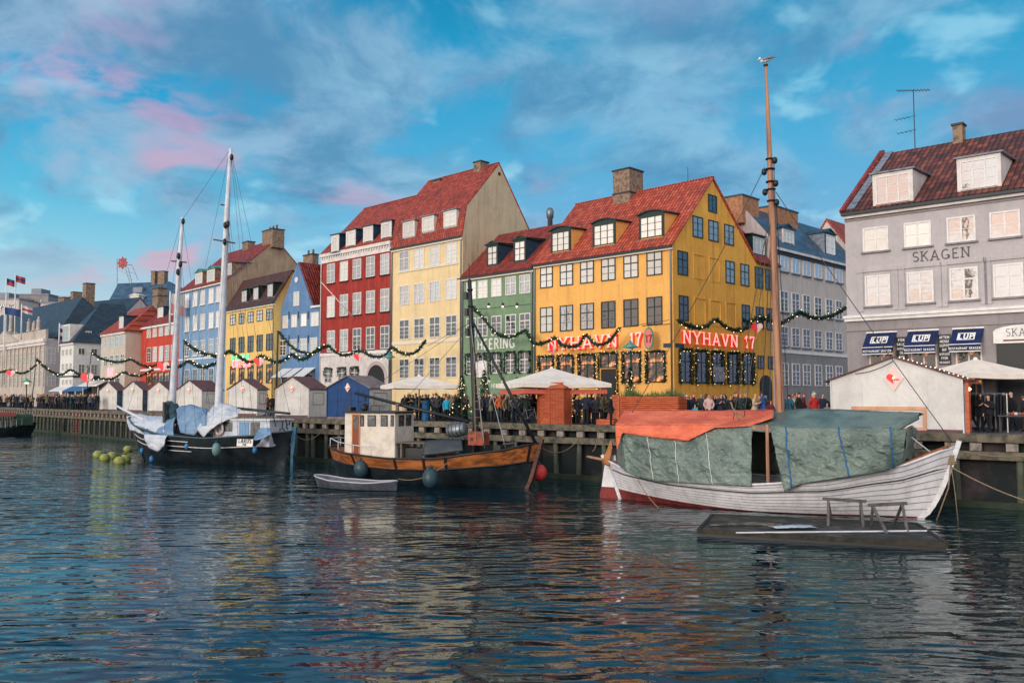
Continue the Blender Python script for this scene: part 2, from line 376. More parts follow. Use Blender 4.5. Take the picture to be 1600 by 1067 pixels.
M['g_curtain_sky'] = glass_mat('curtain_and_sky_glass', (.80, .79, .72), .12, curtain=True)  # curtain tone, brightened to carry some sky reflection in the colour
M['g_white'] = glass_mat('blind_and_sky_glass', (.95, .92, .84), .1)  # pale blind tone with the bright sky's reflection put into the colour
M['g_dark'] = glass_mat('dark_glass', (.02, .03, .035), .10)
M['g_mirror'] = glass_mat('sunset_glass', (.30, .25, .22), .42, bd=.006)
M['g_half'] = glass_mat('half_lit_glass', (.30, .30, .28), .25, curtain=True)
M['g_warm'] = glass_mat('warm_lit_glass', (.03, .025, .02), .05, emit=(1.0, .33, .08))
M['wood_or'] = mat('orange_oiled_wood', S(196, 100, 62), .6, S(160, 74, 46), 2.0, 5, stretch=(1, 1, 8), bump=.004)
M['bulb'] = mat('lamp_glow', (1, .85, .6), .4, emit=(1.0, .72, .38), estr=2.2)
M['leaf'] = mat('fir_green', S(26, 58, 44), .8, S(14, 38, 30), 6)
M['rope'] = mat('hemp_rope', S(150, 132, 108), .9, S(110, 96, 80), 30)
M['wire'] = mat('rigging_wire', S(62, 62, 68), .6)
# ================================================================= plan of the quay and the streets
K = G(1053, 60)                                # foot of the yellow corner
GDIR = Vector((.7022, .712, 0)).normalized()   # into the side street
def vpdir(vpx): return Vector(((vpx-800)/FPX, 1, 0)).normalized()
def along(P, vpx, px):
    d = vpdir(vpx); u = (px-800)/FPX
    s = (u*P.y-P.x)/(d.x-u*d.y); return P+d*s
QA, QB, QC = Vector((19.5, 37.3, 0)), Vector((-14.5, 63.5, 0)), Vector((-42, 95, 0))
QD = Vector((-66, 121, 0)); QE = QA+(QA-QB)*.4
def quay_at(px, back=0.0):
    """point of the quay edge seen in column px, moved landwards by back metres"""
    u = (px-800)/FPX
    segs = [(QE, QA), (QA, QB), (QB, QC), (QC, QD)]
    for P_, Q_ in segs:
        d = Q_-P_; n = Vector((d.y, -d.x, 0)).normalized()
        if n.y < 0: n = -n
        P0 = P_+n*back; t = (u*P0.y-P0.x)/(d.x-u*d.y)
        if t <= 1.0001 or Q_ is QD: return P0+d*t, n
# ---- water
def water_mat():
    m = bpy.data.materials.new('canal_water'); m.use_nodes = True; t = NT(m.node_tree)
    oc = t.n('ShaderNodeTexCoord').outputs['Object']
    def nz(sx, sy, rot, scale, det, ro=.55):
        mp = t.n('ShaderNodeMapping', i0=oc, i2=(0, 0, radians(rot)), i3=(sx, sy, 1)).outputs[0]
        return t.n('ShaderNodeTexNoise', i0=mp, Scale=scale, Detail=det, Roughness=ro).outputs[0]
    a = nz(1, 2.0, 20, .45, 0); b = nz(1, 2.2, -10, 1.35, 0); c = nz(1, 1.9, 24, 3.6, 1, .45)
    calm = t.mr(nz(1, 1, 0, .07, 3), .36, .64, .28, 1.35)
    h = t.m('ADD', t.m('MULTIPLY', a, .11), t.m('ADD', t.m('MULTIPLY', b, .062), t.m('MULTIPLY', c, .008)))
    h = t.m('MULTIPLY', h, calm)
    bp_ = t.n('ShaderNodeBump', Strength=1.0, Distance=1.0, Height=h).outputs[0]
    df = t.n('ShaderNodeBsdfDiffuse', i0=S(5, 36, 48)).outputs[0]
    gs = t.n('ShaderNodeBsdfGlossy', i0=(.9, 1.0, 1.0), Roughness=.03, Normal=bp_).outputs[0]
    fr = t.n('ShaderNodeFresnel', i0=1.42, Normal=bp_).outputs[0]
    t.n('ShaderNodeOutputMaterial', i0=t.n('ShaderNodeMixShader', i0=fr, i1=df, i2=gs).outputs[0]); return m
mb = MB(); mb.add([(-400, -30, 0), (400, -30, 0), (400, 400, 0), (-400, 400, 0)], [(0, 1, 2, 3)])
tag(mb.build('water', water_mat()), kind='structure')
# ---- quay pavement
M['paving'] = mat('wet_cobbles', S(92, 90, 94), .7, S(66, 66, 72), 1.5, 6, bump=.02, bscale=7)
def inland(P, d, n): return P+n*d
far = [Vector((-400, 200, 0)), Vector((-400, 420, 0)), Vector((400, 420, 0)), Vector((400, -25, 0))]
edge = [QE+(QA-QB)*3, QE, QA, QB, QC, QD, QD+(QD-QC)*2]
mb = MB(); mb.add([Vector((p.x, p.y, QZ)) for p in edge+far[0:]], [tuple(range(len(edge)+4))])
tag(mb.build('pavement', M['paving']), kind='structure')
# ---- quay wall: timber beams, piles, planking
M['oldwood'] = mat('weathered_quay_timber', S(118, 110, 94), .9, S(60, 64, 56), 2.5, 7, .35, .7, bump=.02, bscale=14)
M['pile'] = mat('algae_stained_pile', S(86, 92, 76), .9, S(36, 50, 46), 1.6, 7, .35, .7, stretch=(1, 1, .5), bump=.03, bscale=8)
M['planks'] = mat('dark_wet_planking', S(30, 38, 40), .9, S(78, 68, 70), .45, 5, .5, .72, bump=.03, bscale=3)
M['algae'] = mat('green_algae', S(46, 58, 38), .8, S(30, 42, 36), 3)
qw = empty('quay_wall', (QB.x, QB.y, 0), 0, 'weathered timber quay wall with upright piles running along the canal', 'quay wall')
def wl(p): return (p.x-QB.x, p.y-QB.y, p.z)
SEG = [(QE, QA), (QA, QB), (QB, QC), (QC, QD+(QD-QC)*.8)]
top = MB(); low = MB(); back = MB(); alg = MB(); blk = MB()
pi_ = 0
for k, (P_, Q_) in enumerate(SEG):
    d = (Q_-P_).normalized(); n = Vector((d.y, -d.x, 0)); n = n if n.y > 0 else -n
    z = lambda v, h: Vector((v.x, v.y, h))
    top.bar(wl(z(P_+n*.16, QZ-.13)), wl(z(Q_+n*.16, QZ-.13)), .42, .34)
    low.bar(wl(z(P_+n*.12, QZ-.86)), wl(z(Q_+n*.12, QZ-.86)), .3, .34)
    back.bar(wl(z(P_+n*.62, .9)), wl(z(Q_+n*.62, .9)), .1, 4.1)
    alg.bar(wl(z(P_-n*.12, .12)), wl(z(Q_-n*.12, .12)), .18, .3)
    L_ = (Q_-P_).length; c = 0.9
    while c < L_:
        p = P_+d*c; blk.box(-.22, .22, -.1, .1, -.16, .16, Matrix.Translation(Vector(wl(z(p+n*.06, QZ-.5))))@Matrix.Rotation(atan2(d.y, d.x), 4, 'Z')); c += 1.35
top.build('top_beam', M['oldwood'], qw); low.build('lower_beam', M['oldwood'], qw)
back.build('planking', M['planks'], qw); alg.build('algae_ledge', M['algae'], qw)
blk.build('spacer_blocks', mat('pale_spacer', S(150, 140, 132), .8, S(104, 98, 92), 4), qw)
pile0 = None
for k, (P_, Q_) in enumerate(SEG):
    d = (Q_-P_).normalized(); n = Vector((d.y, -d.x, 0)); n = n if n.y > 0 else -n
    L_ = (Q_-P_).length; c = .7; gap = 1.55 if k < 3 else 1.7
    while c < L_ and pi_ < 100:
        p = P_+d*c+n*.18
        if pile0 is None:
            mb = MB(); mb.lathe([(.15, -1.2), (.155, 0), (.15, 1.2), (.14, QZ-1.03)], n=8); o = mb.build('pile', M['pile'], qw, True); pile0 = o
        else: o = link_copy(pile0, qw)
        o.location = wl(Vector((p.x, p.y, 0))); o.rotation_euler = (RND.uniform(-.03, .03), RND.uniform(-.03, .03), RND.uniform(0, 3)); pi_ += 1
        c += gap*RND.uniform(.85, 1.15)
# ================================================================= houses
class House:
    def __init__(s, name, label, Lp, Rp, cat='house', base=QZ):
        s.L, s.R = Lp.copy(), Rp.copy(); s.ex = (Rp-Lp).normalized(); s.ey = Vector((-s.ex.y, s.ex.x, 0)); s.W = (Rp-Lp).length
        s.base = base; s.prof = None
        s.o = empty(name, (Lp.x, Lp.y, base), atan2(s.ex.y, s.ex.x), label, cat)
    def to(s, p): q = p-s.L; return Vector((q.dot(s.ex), q.dot(s.ey), p.z-s.base))
    def fr(s, px, py, off=0.0): return s.to(onplane(px, py, s.L+s.ey*off, s.ey))
    def sd(s, px, py, x=None): return s.to(onplane(px, py, s.L+s.ex*(s.W if x is None else x), s.ex))
    def wall(s, name, m, prof=None, x0=0.0, x1=None, depth=None):
        prof = prof or s.prof; x1 = s.W if x1 is None else x1
        mb = MB(); mb.prism([(prof[0][0], -.3)]+list(prof)+[(prof[-1][0], -.3)], 'x', x0, x1); return mb.build(name, m, s.o)
    def roof(s, m, x0=-.12, x1=None, t=.14, eave=.28, prof=None, name='roof', upto=None):
        P_ = [Vector(p) for p in (prof or s.prof)]
        x1 = s.W+.12 if x1 is None else x1
        if upto: P_ = P_[:upto]
        a = P_[0]-(P_[1]-P_[0]).normalized()*eave; b = P_[-1]+(P_[-1]-P_[-2]).normalized()*(eave if len(P_) > 2 else 0)
        line = [a]+P_[1:-1]+[b]
        def off(t):
            out = []
            for i, p in enumerate(line):
                ns = []
                if i > 0: e = (line[i]-line[i-1]).normalized(); ns.append(Vector((-e.y, e.x)))
                if i < len(line)-1: e = (line[i+1]-line[i]).normalized(); ns.append(Vector((-e.y, e.x)))
                nn = sum(ns, Vector((0, 0))).normalized(); out.append(p+nn*(t/max(.4, nn.dot(ns[0]))))
            return out
        poly = off(t)+off(.012)[::-1]
        mb = MB(); mb.prism([(p.x, p.y) for p in poly], 'x', x0, x1); s.rt = t
        return mb.build(name, m, s.o)
    def on_roof(s, px, py, seg=0):
        a, b = s.prof[seg], s.prof[seg+1]; dy, dz = b[0]-a[0], b[1]-a[1]
        n = (s.ey*(-dz)+Vector((0, 0, dy))).normalized(); p0 = s.L+s.ey*a[0]+Vector((0, 0, a[1]+s.base))+n*.14
        return s.to(onplane(px, py, p0, n))
    def roof_y(s, z, seg=0):
        a, b = s.prof[seg], s.prof[seg+1]; return a[0]+(z-a[1])/(b[1]-a[1])*(b[0]-a[0])
    def box(s, name, m, x0, x1, y0, y1, z0, z1, par=None):
        return MB().box(x0, x1, y0, y1, z0, z1).build(name, m, par or s.o)
    def pipe(s, x, z1, y=-.1, m=None, side=False, z0=0):
        mb = MB(); mb.tube([(x, y+.02, z1+.05), (x, y-.02, z1-.1), (x, y, z1-.45), (x, y, z0)], .055, 6)
        return mb.build('downpipe', m or M['steel'], s.o, True)
def window_mesh(w, h, fm, style, ft=.075, bar=.028):
    mb = MB(); mb.k = 0
    y0, y1 = -.06, .0
    mb.box(0, ft, y0, y1, 0, h); mb.box(w-ft, w, y0, y1, 0, h); mb.box(ft, w-ft, y0, y1, 0, ft); mb.box(ft, w-ft, y0, y1, h-ft, h)
    i0, i1 = ft, w-ft
    def V(x, t, d=.048): mb.box(x-t/2, x+t/2, -d, -.004, ft, h-ft)
    def H(z, t, a=i0, b=i1, d=.052): mb.box(a, b, -d, -.004, z-t/2, z+t/2)
    if style == 'cross':
        V(w/2, ft); H(h*.64, ft); H(h*.33, bar, d=.04)
    elif style == 'tall':      # narrow white sash: cross with two bars below
        V(w/2, ft*1.1); H(h*.63, ft*1.1); H(h*.24, bar, d=.04); H(h*.435, bar, d=.04)
    elif style == 'three':
        V(w/3, ft); V(2*w/3, ft); H(h/3, bar, d=.04); H(2*h/3, bar, d=.04)
    elif style == 'two':
        V(w/2, ft); H(h*.5, bar, d=.04)
    elif style == 'leaf':
        V(w/2, ft); H(h*.34, bar, d=.04); H(h*.67, bar, d=.04)
    elif style == 'shut':
        V(w/2, .02)
    return mb
def pane_mesh(w, h, ft=.075): return MB().box(ft*.6, w-ft*.6, -.022, -.003, ft*.6, h-ft*.6)
def window(par, x0, x1, z0, z1, y=0.0, fm='white', pm='g_dark', style='cross', side=False, sill=None, ft=.075, flat=False, lintel=None):
    w, h = x1-x0, z1-z0
    o = window_mesh(w, h, fm, style, ft).build('window', M[fm], par)
    if side: o.location = (y, x0, z0); o.rotation_euler = (0, 0, pi/2)
    else: o.location = (x0, y, z0)
    sub = par if flat else o
    p = pane_mesh(w, h, ft).build('pane', M[pm], sub)
    if flat: p.location = o.location; p.rotation_euler = o.rotation_euler
    if sill and not flat: MB().box(-.1, w+.1, -.14, .0, -.1, -.003).build('sill', M[sill], o)
    return o
def spans(h, cols, y, side=False, off=0):
    out = []
    for a, b in cols:
        if side: out.append((h.sd(a, y).y, h.sd(b, y).y))
        else: out.append((h.fr(a, y, off).x, h.fr(b, y, off).x))
    wm = sum(b-a for a, b in out)/len(out)
    return [((a+b)/2-wm/2, (a+b)/2+wm/2) for a, b in out]
def row(h, cols, yt, yb, fm, pm, style='cross', side=False, sill=None, ft=.075, skip=()):
    """a row of windows: yt/yb read at the first column"""
    x = (cols[0][0]+cols[0][1])/2
    f = h.sd if side else h.fr
    z1, z0 = f(x, yt).z, f(x, yb).z
    out = []
    for i, (a, b) in enumerate(spans(h, cols, (yt+yb)/2, side)):
        p = pm[i % len(pm)] if isinstance(pm, (list, tuple)) else pm
        out.append(window(h.o, a, b, z0, z1, h.W if side else 0.0, fm, p, style, side, sill, ft))
    return out, z0, z1
def dormer(h, a, b, yt, yb, front='greenblack', cheek='darkblue', fm='white', pm='g_white', style='two', kind='flat', seg=0, surround=.12, roofm=None, rise=.12):
    c = h.on_roof((a+b)/2, yb, seg); yf = c.y-.1
    x0, x1 = h.fr(a, (yt+yb)/2, yf).x, h.fr(b, (yt+yb)/2, yf).x
    zt, zb = h.fr((a+b)/2, yt, yf).z, h.fr((a+b)/2, yb, yf).z
    s = surround; roofm = roofm or front
    pa, pb = h.prof[seg], h.prof[seg+1]
    k = (pb[0]-pa[0])/(pb[1]-pa[1])
    ztop = zt+s; yback = h.roof_y(ztop+rise, seg)+.25
    yb0 = h.roof_y(zb-.25, seg)
    mb = MB(); mb.prism([(yf, zb-.08), (yf, ztop), (yback, ztop+rise), (yb0+.1, zb-.4)], 'x', x0-s, x1+s)
    d = mb.build('dormer', M[cheek], h.o)
    f = MB(); f.box(x0-s-.01, x0, yf-.05, yf+.02, zb-.06, ztop+.01); f.box(x1, x1+s+.01, yf-.05, yf+.02, zb-.06, ztop+.01); f.box(x0, x1, yf-.05, yf+.02, zt, ztop+.01)
    f.build('surround', M[front], d)
    r = MB(); xm = (x0+x1)/2; n = 6 if kind == 'arch' else 1
    t = .09; ov = .16
    for i in range(n):
        u0, u1 = i/n, (i+1)/n
        xa, xb = x0-s-ov+(x1-x0+2*s+2*ov)*u0, x0-s-ov+(x1-x0+2*s+2*ov)*u1
        hh = lambda u: (.24*(1-(2*u-1)**2) if kind == 'arch' else 0)
        for q in (1,):
            za, zb_ = ztop+.015+hh(u0), ztop+.015+hh(u1)
            vs = [(xa, yf-ov, za), (xb, yf-ov, zb_), (xb, yback+.2, zb_+rise), (xa, yback+.2, za+rise)]
            vs += [(x, y, z_+t) for x, y, z_ in vs]
            r.add(vs, [(0, 3, 2, 1), (4, 5, 6, 7), (0, 1, 5, 4), (1, 2, 6, 5), (2, 3, 7, 6), (3, 0, 4, 7)])
    if kind == 'arch':   # fill the tympanum above the window
        r.prism([(x0-s-ov, ztop+.01)]+[(x0-s-ov+(x1-x0+2*s+2*ov)*i/6, ztop+.014+.24*(1-(2*i/6-1)**2)) for i in range(1, 6)]+[(x1+s+ov, ztop+.01)], 'y', yf-.03, yf+.4)
    if kind == 'gable':
        g = .5*(x1-x0)*.45
        for sgn in (0,):
            r.prism([(x0-s-ov, ztop), (xm, ztop+g), (x1+s+ov, ztop), (x1+s+ov, ztop+.1), (xm, ztop+g+.12), (x0-s-ov, ztop+.1)], 'y', yf-.1, yback+g*k+.3)
            r.prism([(x0-s, ztop), (xm, ztop+g-.01), (x1+s, ztop)], 'y', yf-.02, yback+g*k)
    r.build('dormer_roof', M[roofm], d)
    window(d, x0, x1, zb, zt, yf-.005, fm, pm, style, flat=True, ft=.06)
    # lead flashing where it meets the tiles
    l = MB(); zz = zb-.1; l.bar((x0-s-.25, h.roof_y(zz, seg)-.1, zz), (x1+s+.25, h.roof_y(zz, seg)-.1, zz), .18, .06)
    for sx, xx in ((-1, x0-s-.08), (1, x1+s+.08)):
        l.bar((xx+sx*.08, h.roof_y(zz, seg)-.1, zz+.02), (xx, yback-.1, ztop+rise-.02), .16, .05)
    l.build('flashing', M['lead'], d)
    return d
def chimney(h, xa, xb, ya, yb, ztop, zbot, m='brick', cap='gutter', bands=(), pots=0, name='chimney'):
    mb = MB(); mb.box(xa, xb, ya, yb, zbot, ztop-.12)
    o = mb.build(name, M[m], h.o)
    c = MB(); c.box(xa-.07, xb+.07, ya-.07, yb+.07, ztop-.12, ztop)
    for z in bands: c.box(xa-.05, xb+.05, ya-.05, yb+.05, z, z+.12)
    c.build('cap', M[cap], o)
    for i in range(pots):
        p = MB().lathe([(.14, ztop), (.12, ztop+.5), (.15, ztop+.55)], (xa+(xb-xa)*(i+.5)/pots, (ya+yb)/2, 0), 8); p.build('chimney_pot', M['brick'], o, True)
    return o
def sidechim(h, a, b, ridge_y, yt, wy=.8, bot=1.5, **k):
    """a chimney on the ridge between columns a..b, top read at yt"""
    y = h.prof[ridge_y][0]
    xa, xb = h.fr(a, yt, y).x, h.fr(b, yt, y).x
    # part of the seen width is the flank
    tot = xb-xa; f = tot*.62
    return chimney(h, xa, xa+f, y-wy/2, y+wy/2, h.fr((a+b)/2, yt, y-wy/2).z, h.prof[ridge_y][1]-bot, **k)
# ----------------------------------------------------------------- yellow corner house
PL1 = -597
pY = along(K, PL1, 836); pG = along(K, PL1, 722); pC = along(K, PL1, 611.5); pR = along(K, PL1, 501); pB = along(K, PL1, 437.5)
h = House('yellow_house', 'large yellow corner house with red pantile roof, black windows and red lettering', pY, K); HY = h
ze = h.fr(1046.5, 381).z
pk = h.sd(1112.5, 280.5); bk = h.sd(1178, 405)
h.prof = [(0, ze), (pk.y, pk.z), (bk.y, bk.z)]
h.wall('wall', M['yellow']); h.roof(M['tile'])
# side wall skin of the gable (deeper yellow) standing 3 mm proud, with the low rear wing
hs = House.__new__(House)
mb = MB(); n_ = h.sd(1210, 415)
mb.prism([(.002, -.3), (.002, ze-.02), (pk.y, pk.z-.02), (bk.y, bk.z-.02), (n_.y+.6, n_.z), (n_.y+.6, -.3)], 'x', h.W-.3, h.W+.004)
mb.build('gable_wall', M['gable_yellow'], h.o)
mb = MB(); mb.box(h.W-5, h.W-.3, bk.y+.002, n_.y+.6, -.3, bk.z-.05); mb.build('rear_wing', M['gable_yellow'], h.o)
cols = [(844.5, 864), (875.5, 895.5), (907, 928.3), (939.7, 962.2), (974.5, 998.2), (1010.8, 1035.5)]
row(h, cols, 417.0, 450, 'greenblack', 'g_curtain_sky', 'cross')
row(h, cols, 480, 519.5, 'greenblack', ['g_curtain_sky', 'g_half', 'g_half', 'g_dark', 'g_dark', 'g_dark'], 'cross')
gcols = [(842.5, 865), (873, 896), (905.5, 930), (937, 965.5), (974.5, 1000.7), (1011, 1039.8)]
_, zg0, zg1 = row(h, [gcols[5]], 549, 597.5, 'greenblack', 'g_warm', 'cross')
for (a, b) in spans(h, gcols, 575)[:3]+spans(h, gcols, 575)[4:5]: window(h.o, a, b, zg0, zg1, 0, 'greenblack', 'g_warm', 'cross')
GW = []   # windows that carry a fir garland: (house, x0, x1, z0, z1, side)
for i, (a, b) in enumerate(spans(h, gcols, 575)):
    GW.append((h, a, b, zg0, zg1, False, i))
a, b = spans(h, gcols, 575)[3]
window(h.o, a, b, zg1-1.05, zg1, 0, 'greenblack', 'g_warm', 'two')
mb = MB(); mb.box(a+.1, b-.1, -.08, -.003, 0, zg1-1.12); d = mb.build('door', M['black'], h.o)
mb = MB(); [mb.box(a+.18+k*.62, a+.66+k*.62, -.1, -.082, z0, z0+.95) for k in (0, 1) for z0 in (.2, 1.35) if a+.66+k*.62 < b-.12]; mb.build('door_panel', M['greenblack'], d)
sc = [(1057, 1075.5), (1132.5, 1147.7), (1156, 1170), (1179.5, 1190.5), (1196, 1206)]
row(h, sc, 392.5, 430, 'greenblack', ['g_dark', 'g_half', 'g_half', 'g_dark', 'g_dark'], 'cross', side=True)
row(h, [(1059, 1076.5), (1157.7, 1171.7), (1181, 1192), (1198.5, 1207)], 462, 501, 'greenblack', 'g_dark', 'cross', side=True)
row(h, [(1081.7, 1097.8), (1106.6, 1121.6), (1131, 1145.7)], 338.5, 371.5, 'greenblack', 'g_half', 'leaf', side=True)
row(h, [(1106, 1119.5)], 305, 332, 'greenblack', 'g_dark', 'shut', side=True)
row(h, [(1183, 1194), (1200, 1209)], 555.5, 576, 'greenblack', 'g_dark', 'two', side=True)
# blind niches: thin shadow lintels on the gable
mb = MB()
for cs, yt, yb in (([(1083.5, 1100), (1107.5, 1124)], 397.5, 434), ([(1085, 1101.5), (1109, 1126), (1133.7, 1150)], 466, 505)):
    z1 = h.sd(cs[0][0], yt).z; z0 = h.sd(cs[0][0], yb).z
    for a, b in spans(h, cs, (yt+yb)/2, True):
        mb.box(h.W+.003, h.W+.05, a, b, z1, z1+.09); mb.box(h.W+.003, h.W+.035, a, a+.05, z0, z1); mb.box(h.W+.003, h.W+.035, b-.05, b, z0, z1); mb.box(h.W+.003, h.W+.03, a, b, z0-.05, z0)
mb.build('blind_niche_trim', M['gable_yellow'], h.o)
side_g = [(1061, 1079.4), (1086, 1105), (1110.8, 1129), (1135.8, 1153.5), (1159.4, 1175.8)]
_, sg0, sg1 = row(h, side_g, 546, 598.5, 'greenblack', 'g_dark', 'cross', side=True)
for i, (a, b) in enumerate(spans(h, side_g, 572, True)): GW.append((h, a, b, sg0, sg1, True, i))
a, b = h.sd(1186.7, 600).y, h.sd(1205.3, 600).y; zt = h.sd(1196, 586).z
pts = [(a, 0)]+[((a+b)/2-(b-a)/2*cos(t*pi/10), zt-(b-a)/2*.8+(b-a)/2*.8*sin(t*pi/10)) for t in range(11)]+[(b, 0)]
d = MB().prism(pts, 'x', h.W+.004, h.W+.06).build('door', M['black'], h.o)
MB().box(h.W+.06, h.W+.075, (a+b)/2-.03, (a+b)/2+.03, 0, zt-.1).build('door_joint', M['greenblack'], d)
for q in ((863, 890, 362.4, 392.4), (928.5, 959.9, 350.8, 382.7), (1001, 1035.5, 338, 371)):
    dormer(h, *q, front='greenblack', cheek='yellow', fm='greenblack', pm='g_white', style='three', kind='arch')
mb = MB(); mb.box(-.15, h.W+.1, -.32, -.2, ze-.3, ze-.16); mb.build('gutter', M['gutter'], h.o)
mb = MB(); mb.box(0, h.W+.05, -.2, -.003, ze-.42, ze-.24); mb.build('eaves_board', M['creamframe'], h.o)
h.pipe(h.W-.12, ze-.35); h.pipe(.06, ze-.35)
y = pk.y
xa, xb = h.fr(957.7, 300, y-.9).x, h.fr(983.6, 300, y-.9).x
zt = h.fr(970, 264, y-.9).z; chimney(h, xa, xb, y-.9, y+.9, zt, pk.z-1.4, bands=(zt-2.0,))
mb = MB(); mb.bar((-.12, pk.y, pk.z+.14), (h.W+.12, pk.y, pk.z+.14), .26, .16); mb.build('ridge_tiles', M['tile2'], h.o)
mb = MB(); q = h.fr(1075, 290, pk.y); mb.tube([(q.x, pk.y, pk.z), (q.x, pk.y, pk.z+1.3)], .025, 5); mb.build('roof_rod', M['wire'], h.o)
# low wing roof with its dormer, behind the gable
hw = House('rear_wing_roof', 'short red tiled roof with dark dormer behind the yellow gable', h.L+h.ex*(h.W)+h.ey*(bk.y+.3), h.L+h.ex*h.W+h.ey*(n_.y+.6), 'roof', base=QZ+bk.z-.1)
rp = hw.sd(1186, 366, 0); e0 = .0
hw.prof = [(-.05, 0), (2.6, 3.0), (5.2, .1)]
hw.roof(M['tile3'], x0=.02, x1=hw.W)
hw.wall('gable_end', M['gable_yellow'], x0=.03, x1=.2, prof=[(0, -.0), (2.6, 2.9), (5.1, 0)])
dormer(hw, 1176, 1193.5, 371.5, 397, fm='white', pm='g_curtain_sky', style='three', cheek='greenblack')
# ----------------------------------------------------------------- green house
h = House('green_house', 'green house of three storeys with white windows and two tall dormers', pG, pY); HG = h
ze = h.fr(831, 417).z
h.prof = [(0, ze), (4.6, ze+4.4), (9.2, ze)]
rl = h.sd(779, 370.4, 0)
h.prof[1] = (rl.y, rl.z); h.prof[2] = (2*rl.y, ze)
h.wall('wall', M['green']); h.roof(M['tile3'], x0=-.02, x1=h.W-.13)
cols = [(730.7, 743), (746.5, 763), (768, 784.3), (790, 807), (812.3, 829.3)]
row(h, cols, 440.5, 468, 'white', ['g_white', 'g_white', 'g_white', 'g_half', 'g_half'], 'tall')
row(h, cols, 497, 527, 'white', 'g_dark', 'tall')
_, z0, z1 = row(h, cols, 553.5, 584.5, 'white', 'g_dark', 'tall')
for i, (a, b) in enumerate(spans(h, cols, 570)): GW.append((h, a, b, z0, z1, False, i))
for q in ((762.4, 777, 385, 414), (804.5, 820.8, 377, 407.7)):
    dormer(h, *q, front='greenblack', cheek='darkblue', fm='greenblack', pm='g_white', style='cross', kind='gable', rise=.2)
MB().box(-.05, h.W-.02, -.3, -.18, ze-.28, ze-.14).build('gutter', M['gutter'], h.o)
MB().box(0, h.W-.02, -.18, -.003, ze-.42, ze-.24).build('eaves_board', M['creamframe'], h.o)
h.pipe(.1, ze-.3); h.pipe(h.W-.25, ze-.3)
mb = MB(); mb.bar((.3, -.06, h.fr(800, 478).z), (h.W-.3, -.06, h.fr(800, 478).z), .025); mb.build('cable', M['wire'], h.o)
for x in (765, 787, 809):
    q = h.fr(x, 478)
    for yy in (478, 594):
        q = h.fr(x, yy); mb = MB(); mb.lathe([(.05, 0), (.09, .05), (.09, .2), (.04, .25)], (q.x, -.12, q.z), 8); lm = mb.build('wall_lamp', M['black'], h.o)
        MB().lathe([(.02, 0), (.08, -.02), (.06, -.14)], (q.x, -.12, q.z), 8).build('lamp_glass', M['bulb'], lm)
q0, q1 = h.fr(746, 543.3), h.fr(805, 543.3); zt = h.fr(746, 530).z
mb = MB(); ww = text_width('HEERING')
hh = zt-q0.z; letters(mb, 'HEERING', q0.x, h.fr(775, 543.5).z-.08, (q1.x-q0.x)/ww, -.04, .035, .15, wscale=1.0)
mb.build('lettering', M['white'], h.o)['label'] = 'white HEERING lettering on the green wall'
q = h.fr(739, 590); MB().box(q.x+.3, q.x+1.9, -.2, -.12, q.z, q.z+1.3).build('menu_board', M['white'], h.o)
q = h.fr(768, 604); mb = MB(); letters(mb, 'HEERING', q.x, q.z-.1, .32, -.04, .03, .18); mb.build('lettering', M['white'], h.o)
sidechim_args = None
chx = h.fr(857, 325, 5); mb = MB(); mb.lathe([(.22, ze+1), (.22, chx.z-.9), (.3, chx.z-.85), (.34, chx.z-.3), (.2, chx.z)], (chx.x, 5.2, 0), 12); mb.build('flue_pipe', M['steel'], h.o, True)
# ----------------------------------------------------------------- cream house with the tall gable
h = House('cream_house', 'cream house of four storeys with mansard roof and bare tall gable', pC, pG); HC = h
ze = h.fr(719.5, 367.8).z; br = h.sd(727.7, 321); pk = h.sd(779.6, 257.4); bk = h.sd(829, 350.6)
br.y = max(.5, br.y)
h.prof = [(0, ze), (br.y, br.z), (pk.y, pk.z), (bk.y+1.2, bk.z-2.6)]
h.wall('wall', M['cream']); h.roof(M['tile2'], eave=.2, x1=h.W+.02)
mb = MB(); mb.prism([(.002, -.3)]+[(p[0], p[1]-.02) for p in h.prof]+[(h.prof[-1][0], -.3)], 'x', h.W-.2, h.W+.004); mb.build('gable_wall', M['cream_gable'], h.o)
cols = [(624.6, 639.7), (647.5, 663.3), (671.5, 688), (697, 714.3)]
for (yt, yb, pm) in ((392.5, 423.3, ['g_half', 'g_curtain_sky', 'g_curtain_sky', 'g_curtain_sky']), (446, 476.5, ['g_mirror', 'g_mirror', 'g_mirror', 'g_curtain_sky']), (499.5, 530.7, 'g_dark'), (560.5, 591.5, 'g_dark')):
    row(h, cols, yt, yb, 'white', pm, 'tall')
z = h.fr(680, 410.5).z
for (px, py) in ((625, 424.5), (625, 478)):
    z = h.fr(px, py).z
    if py < 450: h.box('string_course', M['creamframe'], .9, h.W-.5, -.08, -.003, z-.14, z-.02)
z = h.fr(613, 535).z; h.box('band', M['creamframe'], 0, h.W, -.05, -.003, z-.28, z)
for q in ((631, 647.2, 348, 369.5), (661, 677.5, 340, 361), (694.8, 712.3, 331, 353.5)):
    dormer(h, *q, front='cornice', cheek='cornice', fm='white', pm='g_curtain_sky', style='leaf', kind='flat', surround=.1, rise=.05, roofm='lead')
MB().box(-.05, h.W, -.3, -.16, ze-.22, ze-.08).build('gutter', M['gutter'], h.o)
MB().box(0, h.W, -.16, -.003, ze-.4, ze-.18).build('eaves_board', M['creamframe'], h.o)
h.pipe(.05, ze-.3); h.pipe(h.W-.12, ze-.3)
y = pk.y
for a, b, yt in ((677, 693, 280), (740, 756.6, 251)):
    xa, xb = h.fr(a, 290, y-.5).x, h.fr(b, 290, y-.5).x; zt = h.fr((a+b)/2, yt, y-.5).z
    chimney(h, xa, xa+(xb-xa)*.66, y-.5, y+.5, zt, pk.z-1.2)
